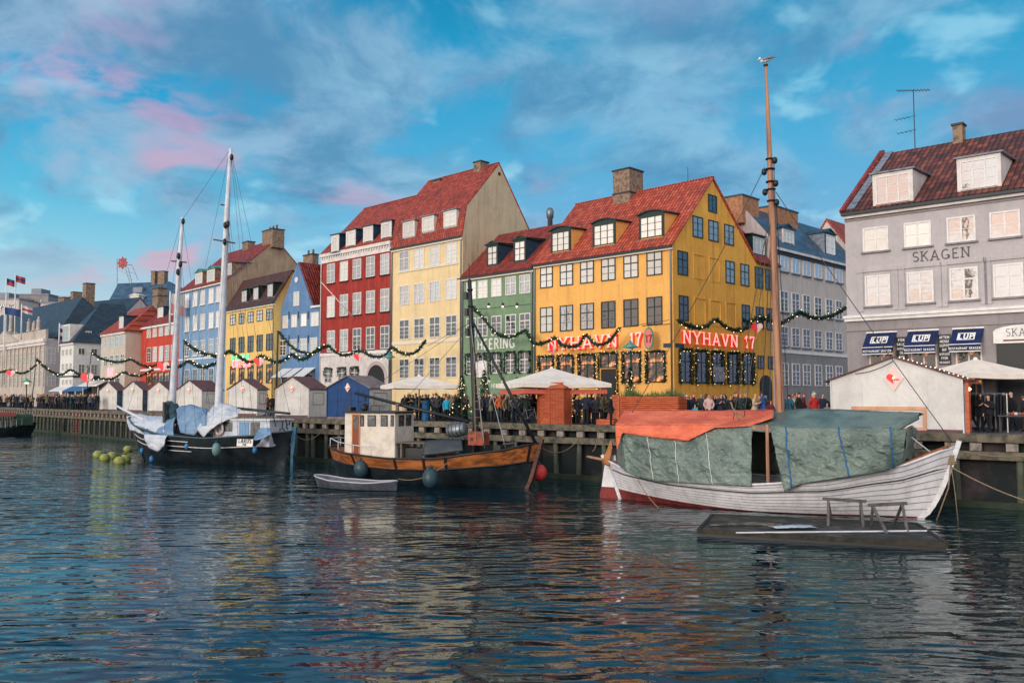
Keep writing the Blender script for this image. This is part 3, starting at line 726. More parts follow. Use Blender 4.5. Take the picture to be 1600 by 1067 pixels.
MB().bar((-.02, pk.y, pk.z+.14), (h.W, pk.y, pk.z+.14), .24, .14).build('ridge_tiles', M['tile3'], h.o)
q = h.sd(780, 272); MB().lathe([(.16, 0), (.16, .05)], (0, 0, 0), 10, Matrix.Rotation(pi/2, 4, 'Y')).build('vent', M['black'], h.o).location = (h.W+.005, q.y, q.z)
# ----------------------------------------------------------------- dark red house
h = House('red_house', 'dark red house with white dentil cornice, white ground floor and four dormers', pR, pC); HR = h
ze = h.fr(610, 375.5).z
q = h.sd(569.5, 328.7, 0); h.prof = [(0, ze), (q.y, q.z), (2*q.y, ze)]
h.wall('wall', M['red']); h.roof(M['tile2'], x0=-.05, x1=h.W-.02)
cols = [(511.8, 523.3), (531.7, 544), (551.8, 564.6), (572.5, 586), (594.6, 608.8)]
row(h, cols, 412.5, 442.5, 'white', ['g_half', 'g_curtain_sky', 'g_half', 'g_half', 'g_mirror'], 'tall', sill='black')
row(h, cols, 463, 496, 'white', ['g_curtain_sky', 'g_half', 'g_half', 'g_half', 'g_half'], 'tall', sill='black')
row(h, cols, 516.5, 550, 'white', ['g_half', 'g_half', 'g_dark', 'g_dark', 'g_dark'], 'tall', sill='black')
zb = h.fr(555, 547).z
h.box('ground_floor', M['cornice'], -.02, h.W-.01, -.05, -.002, -.3, zb-.45)
h.box('band', M['white'], -.04, h.W-.01, -.12, -.05, zb-.45, zb-.15)
a = h.fr(500, 400).z
h.box('cornice', M['cornice'], -.06, h.W-.01, -.3, -.003, ze-.42, ze-.1); h.box('frieze', M['cornice'], -.03, h.W-.01, -.1, -.003, ze-1.05, ze-.42)
mb = MB(); x = .1
while x < h.W-.3: mb.box(x, x+.18, -.2, -.1, ze-.62, ze-.425); x += .42
mb.build('dentils', M['white'], h.o)
zt = h.fr(514, 575.5).z; z0 = h.fr(514, 592).z
for a, b in spans(h, [(508, 520), (529.3, 541.8), (549, 561)], 583):
    window(h.o, a, b, z0-.4, zt, -.05, 'white', 'g_dark', 'cross'); GW.append((h, a, b, z0, zt, False, 9))
a, b = h.fr(575.5, 590).x, h.fr(602.5, 590).x; zt = h.fr(589, 570).z; r_ = (b-a)/2
for nm, rr, mt, y1, y0 in (('arch_surround', r_+.35, M['rose'], -.05, -.12), ('gateway', r_, M['black'], -.12, -.14)):
    pts = [((a+b)/2-rr, 0)]+[((a+b)/2-rr*cos(t*pi/12), zt-r_+rr*sin(t*pi/12)) for t in range(13)]+[((a+b)/2+rr, 0)]
    MB().prism(pts, 'y', y0, y1-.001).build(nm, mt, h.o)
for q in ((520, 528, 370.5, 392.5), (543, 554, 363.5, 383.8), (570, 581, 357, 377), (598, 610, 350, 370.8)):
    dormer(h, *q, front='cornice', cheek='darkblue', fm='white', pm='g_curtain_sky', style='two', kind='flat', surround=.2, roofm='darkblue', rise=.15)
MB().bar((0, h.prof[1][0], h.prof[1][1]+.14), (h.W, h.prof[1][0], h.prof[1][1]+.14), .24, .14).build('ridge_tiles', M['tile3'], h.o)
h.pipe(.0, ze-.3, m=M['white']); h.pipe(h.W-.05, ze-.3)
q0, q1 = h.fr(502, 441, -.1), h.fr(552, 496, -1.5)
mb = MB(); q = h.fr(553, 497, -.1); mb.tube([(q.x, -.08, q.z), (h.fr(501, 440, -3).x, -3, h.fr(501, 440, -3).z)], [.06, .03], 6)
mb.build('flagpole', M['white'], h.o, True)
# ----------------------------------------------------------------- small blue gabled house (gable to the canal)
h = House('blue_gable_house', 'narrow blue house turning its steep gable and small round window to the canal', pB, pR); HB = h
e0 = h.fr(440, 483); ap = h.fr(465, 410.5); e1 = h.fr(487.5, 477); e2 = h.fr(500.5, 480.5)
mb = MB(); poly = [(0, -.3), (0, e0.z), (ap.x, ap.z), (e1.x, e1.z), (h.W, e1.z-.1), (h.W, -.3)]
mb.prism(poly, 'y', 0, 9); mb.build('wall', M['blue'], h.o)
mb = MB()
for p, q in (((0, e0.z), (ap.x, ap.z)), ((ap.x, ap.z), (e1.x, e1.z))):
    p = Vector((p[0], 0, p[1])); q = Vector((q[0], 0, q[1])); n = Vector((-(q-p).z, 0, (q-p).x)).normalized()
    vs = [p+n*.01, q+n*.01, q+n*.16, p+n*.16]; vs = [v+Vector((0, .15, 0)) for v in vs]+[v+Vector((0, 9.2, 0)) for v in vs]
    mb.add(vs, [(3, 2, 1, 0), (4, 5, 6, 7), (0, 1, 5, 4), (1, 2, 6, 5), (2, 3, 7, 6), (3, 0, 4, 7)])
mb.build('roof', M['tileY'], h.o)
# the steep red roof rises again to the right behind the gable
mb = MB(); mb.prism([(e1.x, e1.z), (ap.x, ap.z-.05), (h.W, ap.z-.3), (h.W, e1.z)], 'y', 2.4, 7); mb.build('rear_roof', M['tileY'], h.o)
a, b = h.fr(459, 466).x, h.fr(467.8, 466).x; window(h.o, a, b, h.fr(463, 478).z, h.fr(463, 456).z, 0, 'white', 'g_curtain_sky', 'shut')
q = h.fr(463.5, 437.5); MB().lathe([(.3, 0), (.3, .06), (.16, .06), (.16, .03)], (0, 0, 0), 14, Matrix.Rotation(pi/2, 4, 'X')).build('round_window', M['white'], h.o).location = (q.x, -.01, q.z)
row(h, [(442.5, 450.4), (455.6, 464.6), (470.6, 479.6)], 493.5, 512.8, 'white', 'g_white', 'shut')
row(h, [(486, 498.5)], 488, 509.5, 'white', 'g_curtain_sky', 'two')
row(h, [(437.8, 447), (453, 464), (468.8, 480), (484, 496.5)], 531.5, 556, 'white', ['g_dark', 'g_half', 'g_mirror', 'g_curtain_sky'], 'tall')
h.box('eaves_board', M['white'], e1.x, h.W, -.2, -.003, e1.z-.3, e1.z-.1)
mb = MB()
for px in (452, 466.7, 482):
    for py in (491, 528): q = h.fr(px, py); mb.box(q.x-.06, q.x+.06, -.07, -.003, q.z-.5, q.z+.3)
mb.build('wall_anchors', M['darkblue'], h.o)
awm = mat('pale_awning', (.62, .66, .68), .8)
for a, b in ((437.5, 458), (455, 473.5), (472, 494)):
    x0, x1 = h.fr(a+4, 588).x, h.fr(b, 588).x; zt = h.fr(465, 575).z; zb = h.fr(465, 588, -1.4).z
    mb = MB(); mb.prism([(-.003, zt), (-1.4, zb), (-1.4, zb-.05), (-.003, zt-.06)], 'x', x0, x1-.15); mb.build('awning', awm, h.o)
row(h, [(440, 452), (458, 470), (476, 490)], 582, 604, 'white', 'g_dark', 'two')
sidechim
q = h.fr(485, 402, 6); chimney(h, q.x-.9, q.x+1.1, 5.6, 6.4, q.z+.3, ap.z-2, pots=2)
# ----------------------------------------------------------------- small yellow house
PL2 = -430
t_ = None
def solve_back(P, px, d=GDIR):
    """step from P against d until it is seen in column px"""
    u = (px-800)/FPX; t = (P.x-u*P.y)/(d.x-u*d.y); return P-d*t
c2 = solve_back(pB, 427.5)
pS = along(c2, PL2, 352)
h = House('small_yellow_house', 'small yellow house with dark roof and green dormers between two blue houses', pS, c2); HS = h
ze = h.fr(425.6, 471).z; rd = h.sd(457.5, 431)
h.prof = [(0, ze), (min(rd.y, 5.0), h.fr(426.6, 440, 4.5).z), (9.5, ze)]
h.wall('wall', M['small_yellow']); h.roof(M['tile3'] if False else mat('dark_roof', S(62, 42, 44), .7, S(84, 50, 46), 2, bump=.03, bscale=10))
cols = [(360, 368), (373.5, 382), (387.6, 396), (401.6, 410.6), (416, 426)]
row(h, cols, 491.5, 508, 'greenblack', ['g_curtain_sky', 'g_half', 'g_curtain_sky', 'g_curtain_sky', 'g_half'], 'cross')
row(h, cols, 528, 552.3, 'greenblack', 'g_dark', 'cross')
row(h, cols, 572, 600, 'greenblack', 'g_warm', 'two')
for q in ((378.8, 385.7, 455, 471), (397, 404, 450.5, 467.5), (419, 426.6, 445, 462.8)):
    dormer(h, *q, front='greenblack', cheek='greenblack', fm='white', pm='g_curtain_sky', style='two', kind='flat', surround=.15)
MB().box(-.05, h.W, -.3, -.18, ze-.28, ze-.14).build('gutter', M['gutter'], h.o)
MB().box(0, h.W, -.18, -.003, ze-.45, ze-.24).build('eaves_board', M['creamframe'], h.o)
h.pipe(h.W-.1, ze-.3)
pinkn = mat('pink_neon', (.9, .3, .35), .5, emit=(1, .22, .25), estr=1.6); greenn = mat('green_neon', (.2, .7, .4), .5, emit=(.15, .8, .4), estr=.7)
mb = MB(); q = h.fr(364, 570); letters(mb, 'CAFE BAR', q.x, h.fr(385, 569).z-.3, .8, -.12, .08, .2); mb.build('neon_sign', pinkn, h.o)
mb = MB(); q = h.fr(362, 559); letters(mb, 'RESTAURANT', q.x, h.fr(385, 561).z-.1, .62, -.1, .06, .18); mb.build('neon_sign', greenn, h.o)
# ----------------------------------------------------------------- tall light blue house
pb2 = along(c2, PL2, 352); pT = along(pb2, -400, 279)
h = House('light_blue_house', 'tall light blue house with white curtains and bare tan gable wall', pT, pb2); HT = h
ze = h.fr(352, 438.5).z; pk = h.sd(432, 375.5); bk = h.sd(462, 411.8)
h.prof = [(0, ze), (pk.y, pk.z), (bk.y, bk.z), (bk.y+1.5, bk.z-3)]
h.wall('wall', M['sky_blue']); h.roof(M['tile3'], upto=3, x1=h.W+.02)
mb = MB(); mb.prism([(.002, -.3)]+[(p[0], p[1]-.02) for p in h.prof]+[(h.prof[-1][0], -.3)], 'x', h.W-.2, h.W+.004); mb.build('gable_wall', M['tan'], h.o)
cols = [(289, 296), (301.5, 309), (313, 321), (327, 333.5), (338, 345)]
row(h, cols, 459.5, 481, 'white', 'g_white', 'two', sill='white')
row(h, cols, 495, 518, 'white', 'g_white', 'tall', sill='white')
row(h, cols, 534, 557, 'white', ['g_dark', 'g_half', 'g_half', 'g_half', 'g_half'], 'tall', sill='white')
row(h, cols, 577, 600, 'white', 'g_dark', 'two')
z = h.fr(300, 561).z; h.box('band', M['white'], 0, h.W, -.06, -.003, z-.1, z+.1)
for q in ((306.6, 315.6, 428.5, 443.5), (324.8, 334.7, 423.5, 440)):
    dormer(h, *q, front='creamframe', cheek='brick', fm='white', pm='g_curtain_sky', style='two', kind='gable', roofm='copper', surround=.18)
dormer(h, 353, 361, 414, 430, front='creamframe', cheek='brick', fm='white', pm='g_curtain_sky', style='two', kind='flat', roofm='darkblue', surround=.18)
MB().box(-.05, h.W, -.25, -.003, ze-.3, ze-.1).build('eaves_board', M['creamframe'], h.o)
y = pk.y
xa, xb = h.fr(378.5, 385, y-.5).x, h.fr(387, 385, y-.5).x; chimney(h, xa, xb, y-.5, y+.5, h.fr(383, 377.5, y-.5).z, pk.z-1)
xa, xb = h.fr(411, 362, y-.7).x, h.fr(427, 362, y-.7).x; chimney(h, xa, xb, y-.8, y+.8, h.fr(419, 359, y-.7).z, pk.z-1, pots=3)
# ----------------------------------------------------------------- small red house
pr2 = along(pT, -400, 219.5)
h = House('small_red_house', 'small bright red house with white eaves behind the white mast', pr2, pT); HQ = h
ze = h.fr(245, 507).z; h.prof = [(0, ze), (4.2, ze+3.6), (8.4, ze)]
h.wall('wall', M['bright_red']); h.roof(M['tile3'], x1=h.W-.02)
cols = [(230, 236), (239, 245.5), (248.7, 255), (257.7, 264.6), (267.5, 274)]
row(h, cols, 511.5, 528, 'white', 'g_curtain_sky', 'two'); row(h, cols, 543, 566, 'white', ['g_dark', 'g_curtain_sky', 'g_curtain_sky', 'g_half', 'g_curtain_sky'], 'tall')
row(h, [(c[0]-1, c[1]+1) for c in cols], 583, 603, 'black', 'g_warm', 'two')
z = h.fr(245, 577).z; h.box('band', M['white'], 0, h.W, -.06, -.003, z-.15, z+.15)
h.box('cornice', M['white'], 0, h.W, -.25, -.003, ze-.4, ze-.1)
for q in ((247.4, 254.5, 482, 496), (266, 272.5, 478.5, 492)): dormer(h, *q, front='creamframe', cheek='darkblue', fm='white', pm='g_curtain_sky', style='two', surround=.15, roofm='darkblue')
q = h.fr(252, 450, 6); chimney(h, q.x-.9, q.x+1.4, 5, 6.4, h.fr(252, 448, 5).z, ze+1, pots=2, bands=(h.fr(252, 461, 5).z,))
# ----------------------------------------------------------------- beige house
cb = solve_back(pr2, 195); pb3 = along(cb, -450, 157)
h = House('beige_house', 'beige corner house with hipped red roof and small pink neon sign', pb3, cb)
ze = h.fr(195, 517.4).z; dp = h.sd(221, 517).y+4; zt = h.fr(238, 470.6, 4).z
h.prof = [(0, ze), (4, ze+3.2), (8, ze)]
h.wall('wall', M['beige'], prof=[(0, ze), (8, ze)])
mb = MB(); e = .35; rx = h.W-2.0
v = [(-e, -e, ze), (h.W+e, -e, ze), (h.W+e, 8+e, ze), (-e, 8+e, ze), (2.2, 4, ze+4.0), (rx+1, 4, ze+4.0)]
mb.add(v, [(0, 1, 5, 4), (1, 2, 5), (2, 3, 4, 5), (3, 0, 4), (0, 3, 2, 1)]); mb.build('roof', M['tile2'], h.o)
row(h, [(164, 170), (172.4, 177.7), (180.3, 186.5), (189, 194)], 527, 544.5, 'white', 'g_mirror', 'two')
row(h, [(163, 168), (172.4, 177.7), (180.3, 186.5), (189, 194)], 556, 572, 'white', 'g_dark', 'tall')
row(h, [(163, 168), (172.4, 177.7), (180.3, 186.5)], 592, 606, 'black', 'g_warm', 'two')
h.box('cornice', M['cornice'], 0, h.W, -.2, -.003, ze-.35, ze-.05)
h.prof = [(0, ze), (4, ze+4.0), (8, ze)]
dormer(h, 187, 192.6, 496, 513, front='creamframe', cheek='darkblue', fm='white', pm='g_curtain_sky', style='two', roofm='greenblack')
mb = MB(); q = h.fr(169, 588); letters(mb, 'BAR', q.x, q.z, 1.1, -.15, .1, .2); mb.build('neon_sign', pinkn, h.o)
# ----------------------------------------------------------------- white corner house
q_ = G(157, 140); cw = solve_back(q_, 114); pw = along(cw, -560, 93.7)
h = House('white_house', 'white corner house with black slate roof left of the beige house', pw, cw)
ze = h.fr(114, 535).z; dd = 9.0
h.wall('wall', M['white'], prof=[(0, ze), (dd, ze)])
e = .3; mb = MB(); zr = h.sd(150, 472, h.W-2).z
v = [(-e, -e, ze), (h.W+e, -e, ze), (h.W+e, dd, ze), (-e, dd, ze), (h.W-3.2, 5.0, zr), (h.W-3.2, dd, zr)]
mb.add(v, [(0, 1, 4), (1, 2, 5, 4), (2, 3, 5), (3, 0, 4, 5), (0, 3, 2, 1)]); mb.build('roof', M['slate'], h.o)
row(h, [(121.8, 132.7), (142, 152)], 544, 554, 'creamframe', 'g_dark', 'leaf', side=True)
row(h, [(121.8, 132.7), (142, 152)], 569, 586, 'creamframe', 'g_half', 'leaf', side=True)
for yy in ((546, 556), (568, 579), (593, 601)): row(h, [(97, 100.5), (103, 106.5), (109, 112.5)], yy[0], yy[1], 'creamframe', 'g_half', 'two')
h.box('cornice', M['cornice'], 0, h.W+.2, -.2, -.003, ze-.35, ze-.05)
z = h.fr(105, 587).z; h.box('band', M['slate'], 0, h.W+.05, -.1, -.003, z-.2, z)
MB().box(h.W+.004, h.W+.1, 0, dd-3, z-.3, z).build('band', M['slate'], h.o)
a = h.sd(131, 515, h.W-.8); b = h.sd(144, 530, h.W-.8)
mb = MB(); mb.box(h.W-3, h.W-.6, a.y, b.y, ze+.1, a.z); d = mb.build('dormer', M['slate'], h.o)
window(d, a.y+.2, b.y-.2, ze+.4, a.z-.2, h.W-.59, 'white', 'g_curtain_sky', 'leaf', side=True, flat=True)
a, b = h.fr(99, 505).x, h.fr(110, 505).x; mb = MB(); mb.box(a, b, -.05, 2.5, ze-.1, h.fr(104, 507).z); d = mb.build('dormer', M['cornice'], h.o)
window(d, a+.35, b-.35, ze+.3, h.fr(104, 509).z, -.055, 'creamframe', 'g_half', 'two', flat=True)
# ----------------------------------------------------------------- palace
q_ = G(93, 147); cp = solve_back(q_, 70.5); pp = along(cp, -560, -60)
h = House('palace', 'pale stone palace with balustrade, statues, pediment and dark hipped roof', pp, cp, 'palace')
ze = h.fr(70, 528.7).z; dd = 9
h.wall('wall', M['palace'], prof=[(0, ze), (dd, ze)])
mb = MB(); mb.box(-.3, h.W+.3, -.5, -.003, ze-.6, ze-.05); mb.box(-.2, h.W+.2, -.3, -.004, ze-1.1, ze-.61); mb.build('cornice', M['cornice'], h.o)
mb = MB(); mb.box(0, h.W, -.1, .3, ze, ze+1.5); mb.build('balustrade', M['palace'], h.o)
zt, zb = h.fr(40, 552).z, h.fr(40, 600).z
mb = MB(); x = 1.2; xs = []
while x < h.W: xs.append(x); x += 2.35
for x in xs: mb.box(x-.28, x+.28, -.18, -.003, 3.4, ze-1.1)
mb.build('pilasters', M['palace'], h.o)
for a, b in zip(xs, xs[1:]):
    if h.L.x+h.ex.x*a > -100: window(h.o, (a+b)/2-.5, (a+b)/2+.5, ze-4.2, ze-1.9, 0, 'creamframe', 'g_half', 'tall'); window(h.o, (a+b)/2-.5, (a+b)/2+.5, ze-8.0, ze-5.3, 0, 'creamframe', 'g_half', 'tall')
row(h, [(73.5, 86.6)], 543.7, 568, 'white', 'g_dark', 'tall', side=True); row(h, [(73.5, 86.6)], 588, 603, 'white', 'g_dark', 'tall', side=True)
MB().box(h.W+.004, h.W+.03, 0, dd, -.3, ze-.05).build('side_wall', M['skagen'], h.o)
a, b = h.fr(-10, 530).x, h.fr(33, 530).x; zc_ = h.fr(14, 517).z
mb = MB(); mb.prism([(a, ze), (b, ze), ((a+b)/2, zc_)], 'y', -.6, 1.5); mb.build('pediment', M['palace'], h.o)
mb = MB(); mb.box(-.5, h.W+.4, 1.2, 14, ze, ze+.2); 
v = [(-.5, 1.2, ze+.2), (h.W+.5, 1.2, ze+.2), (h.W+.5, 14, ze+.2), (-.5, 14, ze+.2), (4, 6, ze+7.5), (h.W-1.5, 6, ze+7.5)]
mb.add(v, [(0, 1, 5, 4), (1, 2, 5), (2, 3, 4, 5), (3, 0, 4), (0, 3, 2, 1)]); mb.build('roof', M['slate'], h.o)
for i, px in enumerate((16, 44, 52, 59)):
    q = h.fr(px, 515); hgt = 4.2 if i == 0 else (2.4 if i % 2 else 1.8)
    mb = MB(); mb.lathe([(.45, 0), (.4, .3), (.3, .35), (.36, .6), (.3, hgt*.55), (.38, hgt*.72), (.16, hgt*.82), (.2, hgt*.9), (.12, hgt)], (q.x, .1, ze+1.5 if i else zc_-.2), 8)
    mb.build('statue', M['palace'], h.o, True)
chimney(h, h.W-3, h.W-1.4, 6.5, 8, ze+10, ze+5); chimney(h, h.W-9, h.W-7.6, 6.5, 8, ze+9, ze+5)
HP = h
# ----------------------------------------------------------------- black roofed house between palace and white house
h = House('slate_roofed_house', 'grey house with tall black slate roof behind the palace', G(76, 158), G(160, 150)); ze = h.fr(100, 528).z
h.prof = [(0, ze), (7, h.fr(130, 474, 7).z), (14, ze)]
h.wall('wall', M['rose']); h.roof(M['slate'])
q = h.fr(104, 465, 7); chimney(h, q.x-.9, q.x+.9, 6, 8, h.fr(104, 464, 6).z, h.prof[1][1]-1.5)
# ----------------------------------------------------------------- tall house with blue slate roof and rooftop sign
h = House('blue_roofed_block', 'tall pale house with blue slate roof and rooftop sign frame', G(163, 165), G(300, 160)); HK = h
ze = h.fr(190, 484.6).z; zr = h.fr(225, 441.5, 5).z
h.wall('wall', M['rose'], prof=[(0, ze), (12, ze)])
xl, xr = h.fr(184.6, 441, 5).x, h.fr(265, 441, 5).x
mb = MB(); e = .3; v = [(-e, -e, ze), (h.W+e, -e, ze), (h.W+e, 12, ze), (-e, 12, ze), (xl, 5, zr), (xr, 5, zr)]
mb.add(v, [(0, 1, 5, 4), (1, 2, 5), (2, 3, 4, 5), (3, 0, 4), (0, 3, 2, 1)]); mb.build('roof', M['slate_blue'], h.o)
h.prof = [(0, ze), (5, zr)]
dormer(h, 204, 216, 463, 478, front='cornice', cheek='cornice', fm='white', pm='g_curtain_sky', style='leaf', kind='gable', roofm='cornice')
mb = MB(); a = h.on_roof(214, 448); b = h.on_roof(219, 456); mb.box(a.x, b.x+.5, b.y-.1, a.y, b.z-.1, b.z+.9); mb.build('skylight', M['lead'], h.o)
row(h, [(180, 189)], 492, 503, 'white', 'g_curtain_sky', 'two')
for a, b, yt in ((238.5, 244.5, 424), (249, 259.5, 424)):
    xa, xb = h.fr(a, 430, 5).x, h.fr(b, 430, 5).x; chimney(h, xa, xb, 4.5, 5.6, h.fr(a, yt, 5).z, zr-1)
mb = MB(); p = lambda px, py, y=4: (h.fr(px, py, y).x, y, h.fr(px, py, y).z)
for a, b in (((183, 404), (183, 446)), ((196, 420), (208, 458)), ((183, 432), (207, 437)), ((183, 427), (205, 432)), ((206, 414), (216, 438)), ((196, 424), (212, 428)), ((192, 414), (206, 414)), ((200, 418), (207, 446)), ((183, 420), (200, 430))):
    mb.bar(p(*a), p(*b, 4.6), .09)
mb.build('sign_frame', M['steel'], h.o)
mb = MB(); c0 = p(192, 411, 3.8); n = 8
for k in range(n):
    an = 2*pi*k/n; mb.prism([(c0[0]+r_*cos(an+d_), c0[2]+r_*sin(an+d_)) for r_, d_ in ((.3, 0), (.85, -.4), (1.25, 0), (.85, .4))], 'y', 3.6+.01*k, 3.75+.01*k)
mb.lathe([(.34, -.1), (.34, .1)], c0, 10, Matrix.Rotation(pi/2, 4, 'X')); mb.build('flower_sign', mat('faded_red_sign', S(170, 70, 66), .6), h.o)
# ----------------------------------------------------------------- distant modern blocks
for i, (a, b, yt, D_, yb) in enumerate(((-40, 26, 468, 235, 0), (20, 72, 461, 245, 0), (60, 120, 474, 225, 0))):
    h = House('office_block', ['flat roofed grey office block far left beyond the palace', 'highest flat roofed grey block beyond the palace roof', 'low grey office block behind the black roof'][i], G(a, D_), G(b, D_), 'building')
    z = h.fr((a+b)/2, yt).z; h.wall('wall', M['grey'] if i != 1 else M['dark_grey'], prof=[(0, z), (14, z)])
    h.box('parapet', M['lead'], -.2, h.W+.2, -.2, 14, z, z+.35)
    x = 1.5
    mb = MB()
    while x < h.W-2: mb.box(x, x+1.4, -.05, -.003, z-3, z-1.4); x += 2.4
    mb.build('window_band', M['g_dark'], h.o); h.box('plant_room', M['lead'], h.W*.3, h.W*.6, 3, 8, z+.35, z+2.2)
# ----------------------------------------------------------------- grey house in the side street
KE = K+GDIR*16.6
def side_at(P, px):
    u = (px-800)/FPX; s = (u*P.y-P.x)/(GDIR.x-u*GDIR.y); return P+GDIR*s
gl_, gr_ = side_at(K+Vector((.5, -.5, 0))*.0, 1209), side_at(K, 1345)
h = House('grey_house', 'long grey house with blue slate roof in the side street', gl_, gr_); HGR = h
ze = h.fr(1218, 387).z
rg = h.sd(1159, 322, 0); rg2 = h.sd(1203, 376, 0)
yr = min(max(rg.y, 3), 7); h.prof = [(0, ze), (yr, rg.z), (2*yr, ze)]
h.wall('wall', M['grey']); h.roof(M['slate_blue'], x0=.3)
h.wall('parapet', M['rose'], prof=[(-.1, ze+.4), (yr, rg.z+.45), (2*yr, ze+.4)], x0=-.1, x1=.28)
cols = [(1219.7, 1230), (1236.7, 1248.5), (1253.7, 1265.5), (1272, 1283.3), (1289, 1301), (1304.8, 1315.3)]
row(h, cols, 396, 424, 'white', 'g_mirror', 'two', sill='lead'); row(h, cols, 455, 487.5, 'white', 'g_dark', 'tall', sill='lead')
row(h, cols, 510, 541, 'white', 'g_dark', 'tall', sill='lead'); row(h, cols, 567, 602, 'white', 'g_dark', 'tall')
z = h.fr(1222, 549).z; h.box('band', M['white'], 0, h.W, -.1, -.003, z-.12, z+.12)
h.box('ground_floor', M['dark_grey'], 0, h.W, -.04, -.002, -.3, z-.12)
for o_ in list(h.o.children):
    if o_.name.startswith('window') and o_.location.z < z-1: o_.location.y = -.04
h.box('cornice', M['cornice'], 0, h.W, -.35, -.003, ze-.3, ze-.1); h.box('frieze', M['gutter'], 0, h.W, -.15, -.003, ze-.55, ze-.3)
dormer(h, 1223.6, 1239, 361, 380, front='cornice', cheek='lead', fm='white', pm='g_curtain_sky', style='three', kind='gable', roofm='darkblue')
dormer(h, 1290, 1304, 368, 397.5, front='greenblack', cheek='lead', fm='white', pm='g_white', style='leaf', kind='gable', roofm='darkblue')
for a, b, yt, mt in ((1138, 1172, 308, 'brick_or'), (1196, 1233.7, 328, 'brick_or')):
    xa, xb = h.fr(a, yt+12, yr).x, h.fr(b, yt+12, yr).x; xa = max(xa, -.6)
    chimney(h, xa, max(xb, xa+1.6), yr-.8, yr+.8, h.fr((a+b)/2, yt, yr).z, rg.z-1.5, m=mt, cap='darkblue')
hr = House('red_roofed_house', 'red roofed grey house beyond the slate roof in the side street', gr_+GDIR*.1, gr_+GDIR*12)
hr.prof = [(0, ze+.6), (yr, rg.z+1.2), (2*yr, ze+.6)]; hr.wall('wall', M['grey']); hr.roof(M['tile2']); hr.box('cornice', M['cornice'], 0, hr.W, -.2, -.003, ze+.2, ze+.5)
# ----------------------------------------------------------------- Skagen house
sk0 = G(1325.5, 50); sk1 = along(sk0, -760, 1760)
sk1 = sk0+(vpdir(-760)*-1)*16
h = House('skagen_house', 'grey rendered house with brown pantile roof, blue awnings and SKAGEN lettering', sk0, sk1); HK2 = h
ze = h.fr(1320, 332).z; q = h.sd(1380, 245, 0)
h.prof = [(0, ze), (q.y, q.z), (2*q.y, ze)]
h.wall('wall', M['skagen']); h.roof(M['tile_brown'], x0=-.1)
# raised verge: red ridge tiles with lead beside them
mb = MB(); mb.bar((-.05, -.25, ze-.0), (-.05, q.y, q.z+.32), .3, .2); mb.build('verge_tiles', M['tile3'], h.o)
mb = MB(); mb.bar((.38, -.1, ze+.14), (.38, q.y, q.z+.22), .45, .05); mb.build('verge_lead', M['lead'], h.o)
r1 = [(1348.7, 1388), (1412.5, 1455.6), (1480, 1525), (1547, 1595.3)]; r2 = [(1352.5, 1391), (1417, 1459.4), (1484.7, 1528.7), (1552, 1601)]
s1 = spans(h, r1, 370); pitch_ = (s1[-1][0]-s1[0][0])/3; s1.append((s1[-1][0]+pitch_, s1[-1][1]+pitch_))
z1, z0 = h.fr(1368, 355).z, h.fr(1368, 392.5).z
for (a, b), pm_ in zip(s1, ['g_white', 'g_white', 'g_mirror', 'g_mirror', 'g_mirror']): window(h.o, a, b, z0, z1, 0, 'white', pm_, 'two', sill='skagen_low', ft=.09)
s2 = spans(h, r2, 450); s2.append((s2[-1][0]+pitch_, s2[-1][1]+pitch_))
z1, z0 = h.fr(1372, 430).z, h.fr(1372, 477.5).z
cas = MB()
for a, b in s2:
    window(h.o, a, b, z0, z1, 0, 'white', 'g_mirror', 'cross', sill='skagen_low', ft=.09)
    for x in (a-.42, b+.1): cas.box(x, x+.32, -.05, -.003, z0-.3, z1+.2); cas.box(x-.02, x+.34, -.09, -.003, z1+.2, z1+.42)
    cas.box(a-.1, b+.1, -.07, -.003, z1+.22, z1+.38)
cas.build('window_casings', M['skagen'], h.o)
zc_ = h.fr(1324, 503).z
mb = MB(); mb.box(-.12, h.W, -.3, -.003, zc_+.18, zc_+.32); mb.box(-.08, h.W, -.2, -.004, zc_, zc_+.18); mb.build('cornice', M['white'], h.o)
h.box('ground_floor', M['skagen_low'], -.02, h.W, -.03, -.002, -.3, zc_)
z = h.fr(1326, 516).z; h.box('string_course', M['skagen_low'], -.05, h.W, -.1, -.031, z-.08, z+.04)
z = h.fr(1320, 346).z; h.box('frieze_line', M['skagen_low'], 0, h.W, -.06, -.003, z-.05, z+.03)
MB().box(-.1, h.W, -.36, -.2, ze-.26, ze-.1).build('gutter', M['gutter'], h.o)
MB().box(-.05, h.W, -.2, -.003, ze-.42, ze-.22).build('eaves_board', M['cornice'], h.o)
q0, q1 = h.fr(1425.6, 409.6), h.fr(1516.6, 400); zt = h.fr(1425.6, 394.5).z
hh = (zt-q0.z); ws = (q1.x-q0.x)/hh/text_width('SKAGEN'); 
mb = MB(); letters(mb, 'SKAGEN', q0.x, q0.z, hh, -.035, .03, .085, wscale=ws, gap=.08*ws)
mb.build('lettering', mat('dark_lettering', S(70, 66, 74), .6), h.o)['label'] = 'dark SKAGEN lettering on the grey wall'
for q in ((1368.8, 1422, 273.5, 316.6), (1501, 1559, 249, 294)):
    dormer(h, *q, front='cornice', cheek='cornice', fm='white', pm='g_mirror', style='three', kind='flat', surround=.16, roofm='lead', rise=.15)
q = h.fr(1500, 234, h.prof[1][0]); zt = h.fr(1500, 192, h.prof[1][0]-.3).z
chimney(h, q.x-.3, q.x+.25, h.prof[1][0]-.35, h.prof[1][0]+.35, zt, h.prof[1][1]-1)
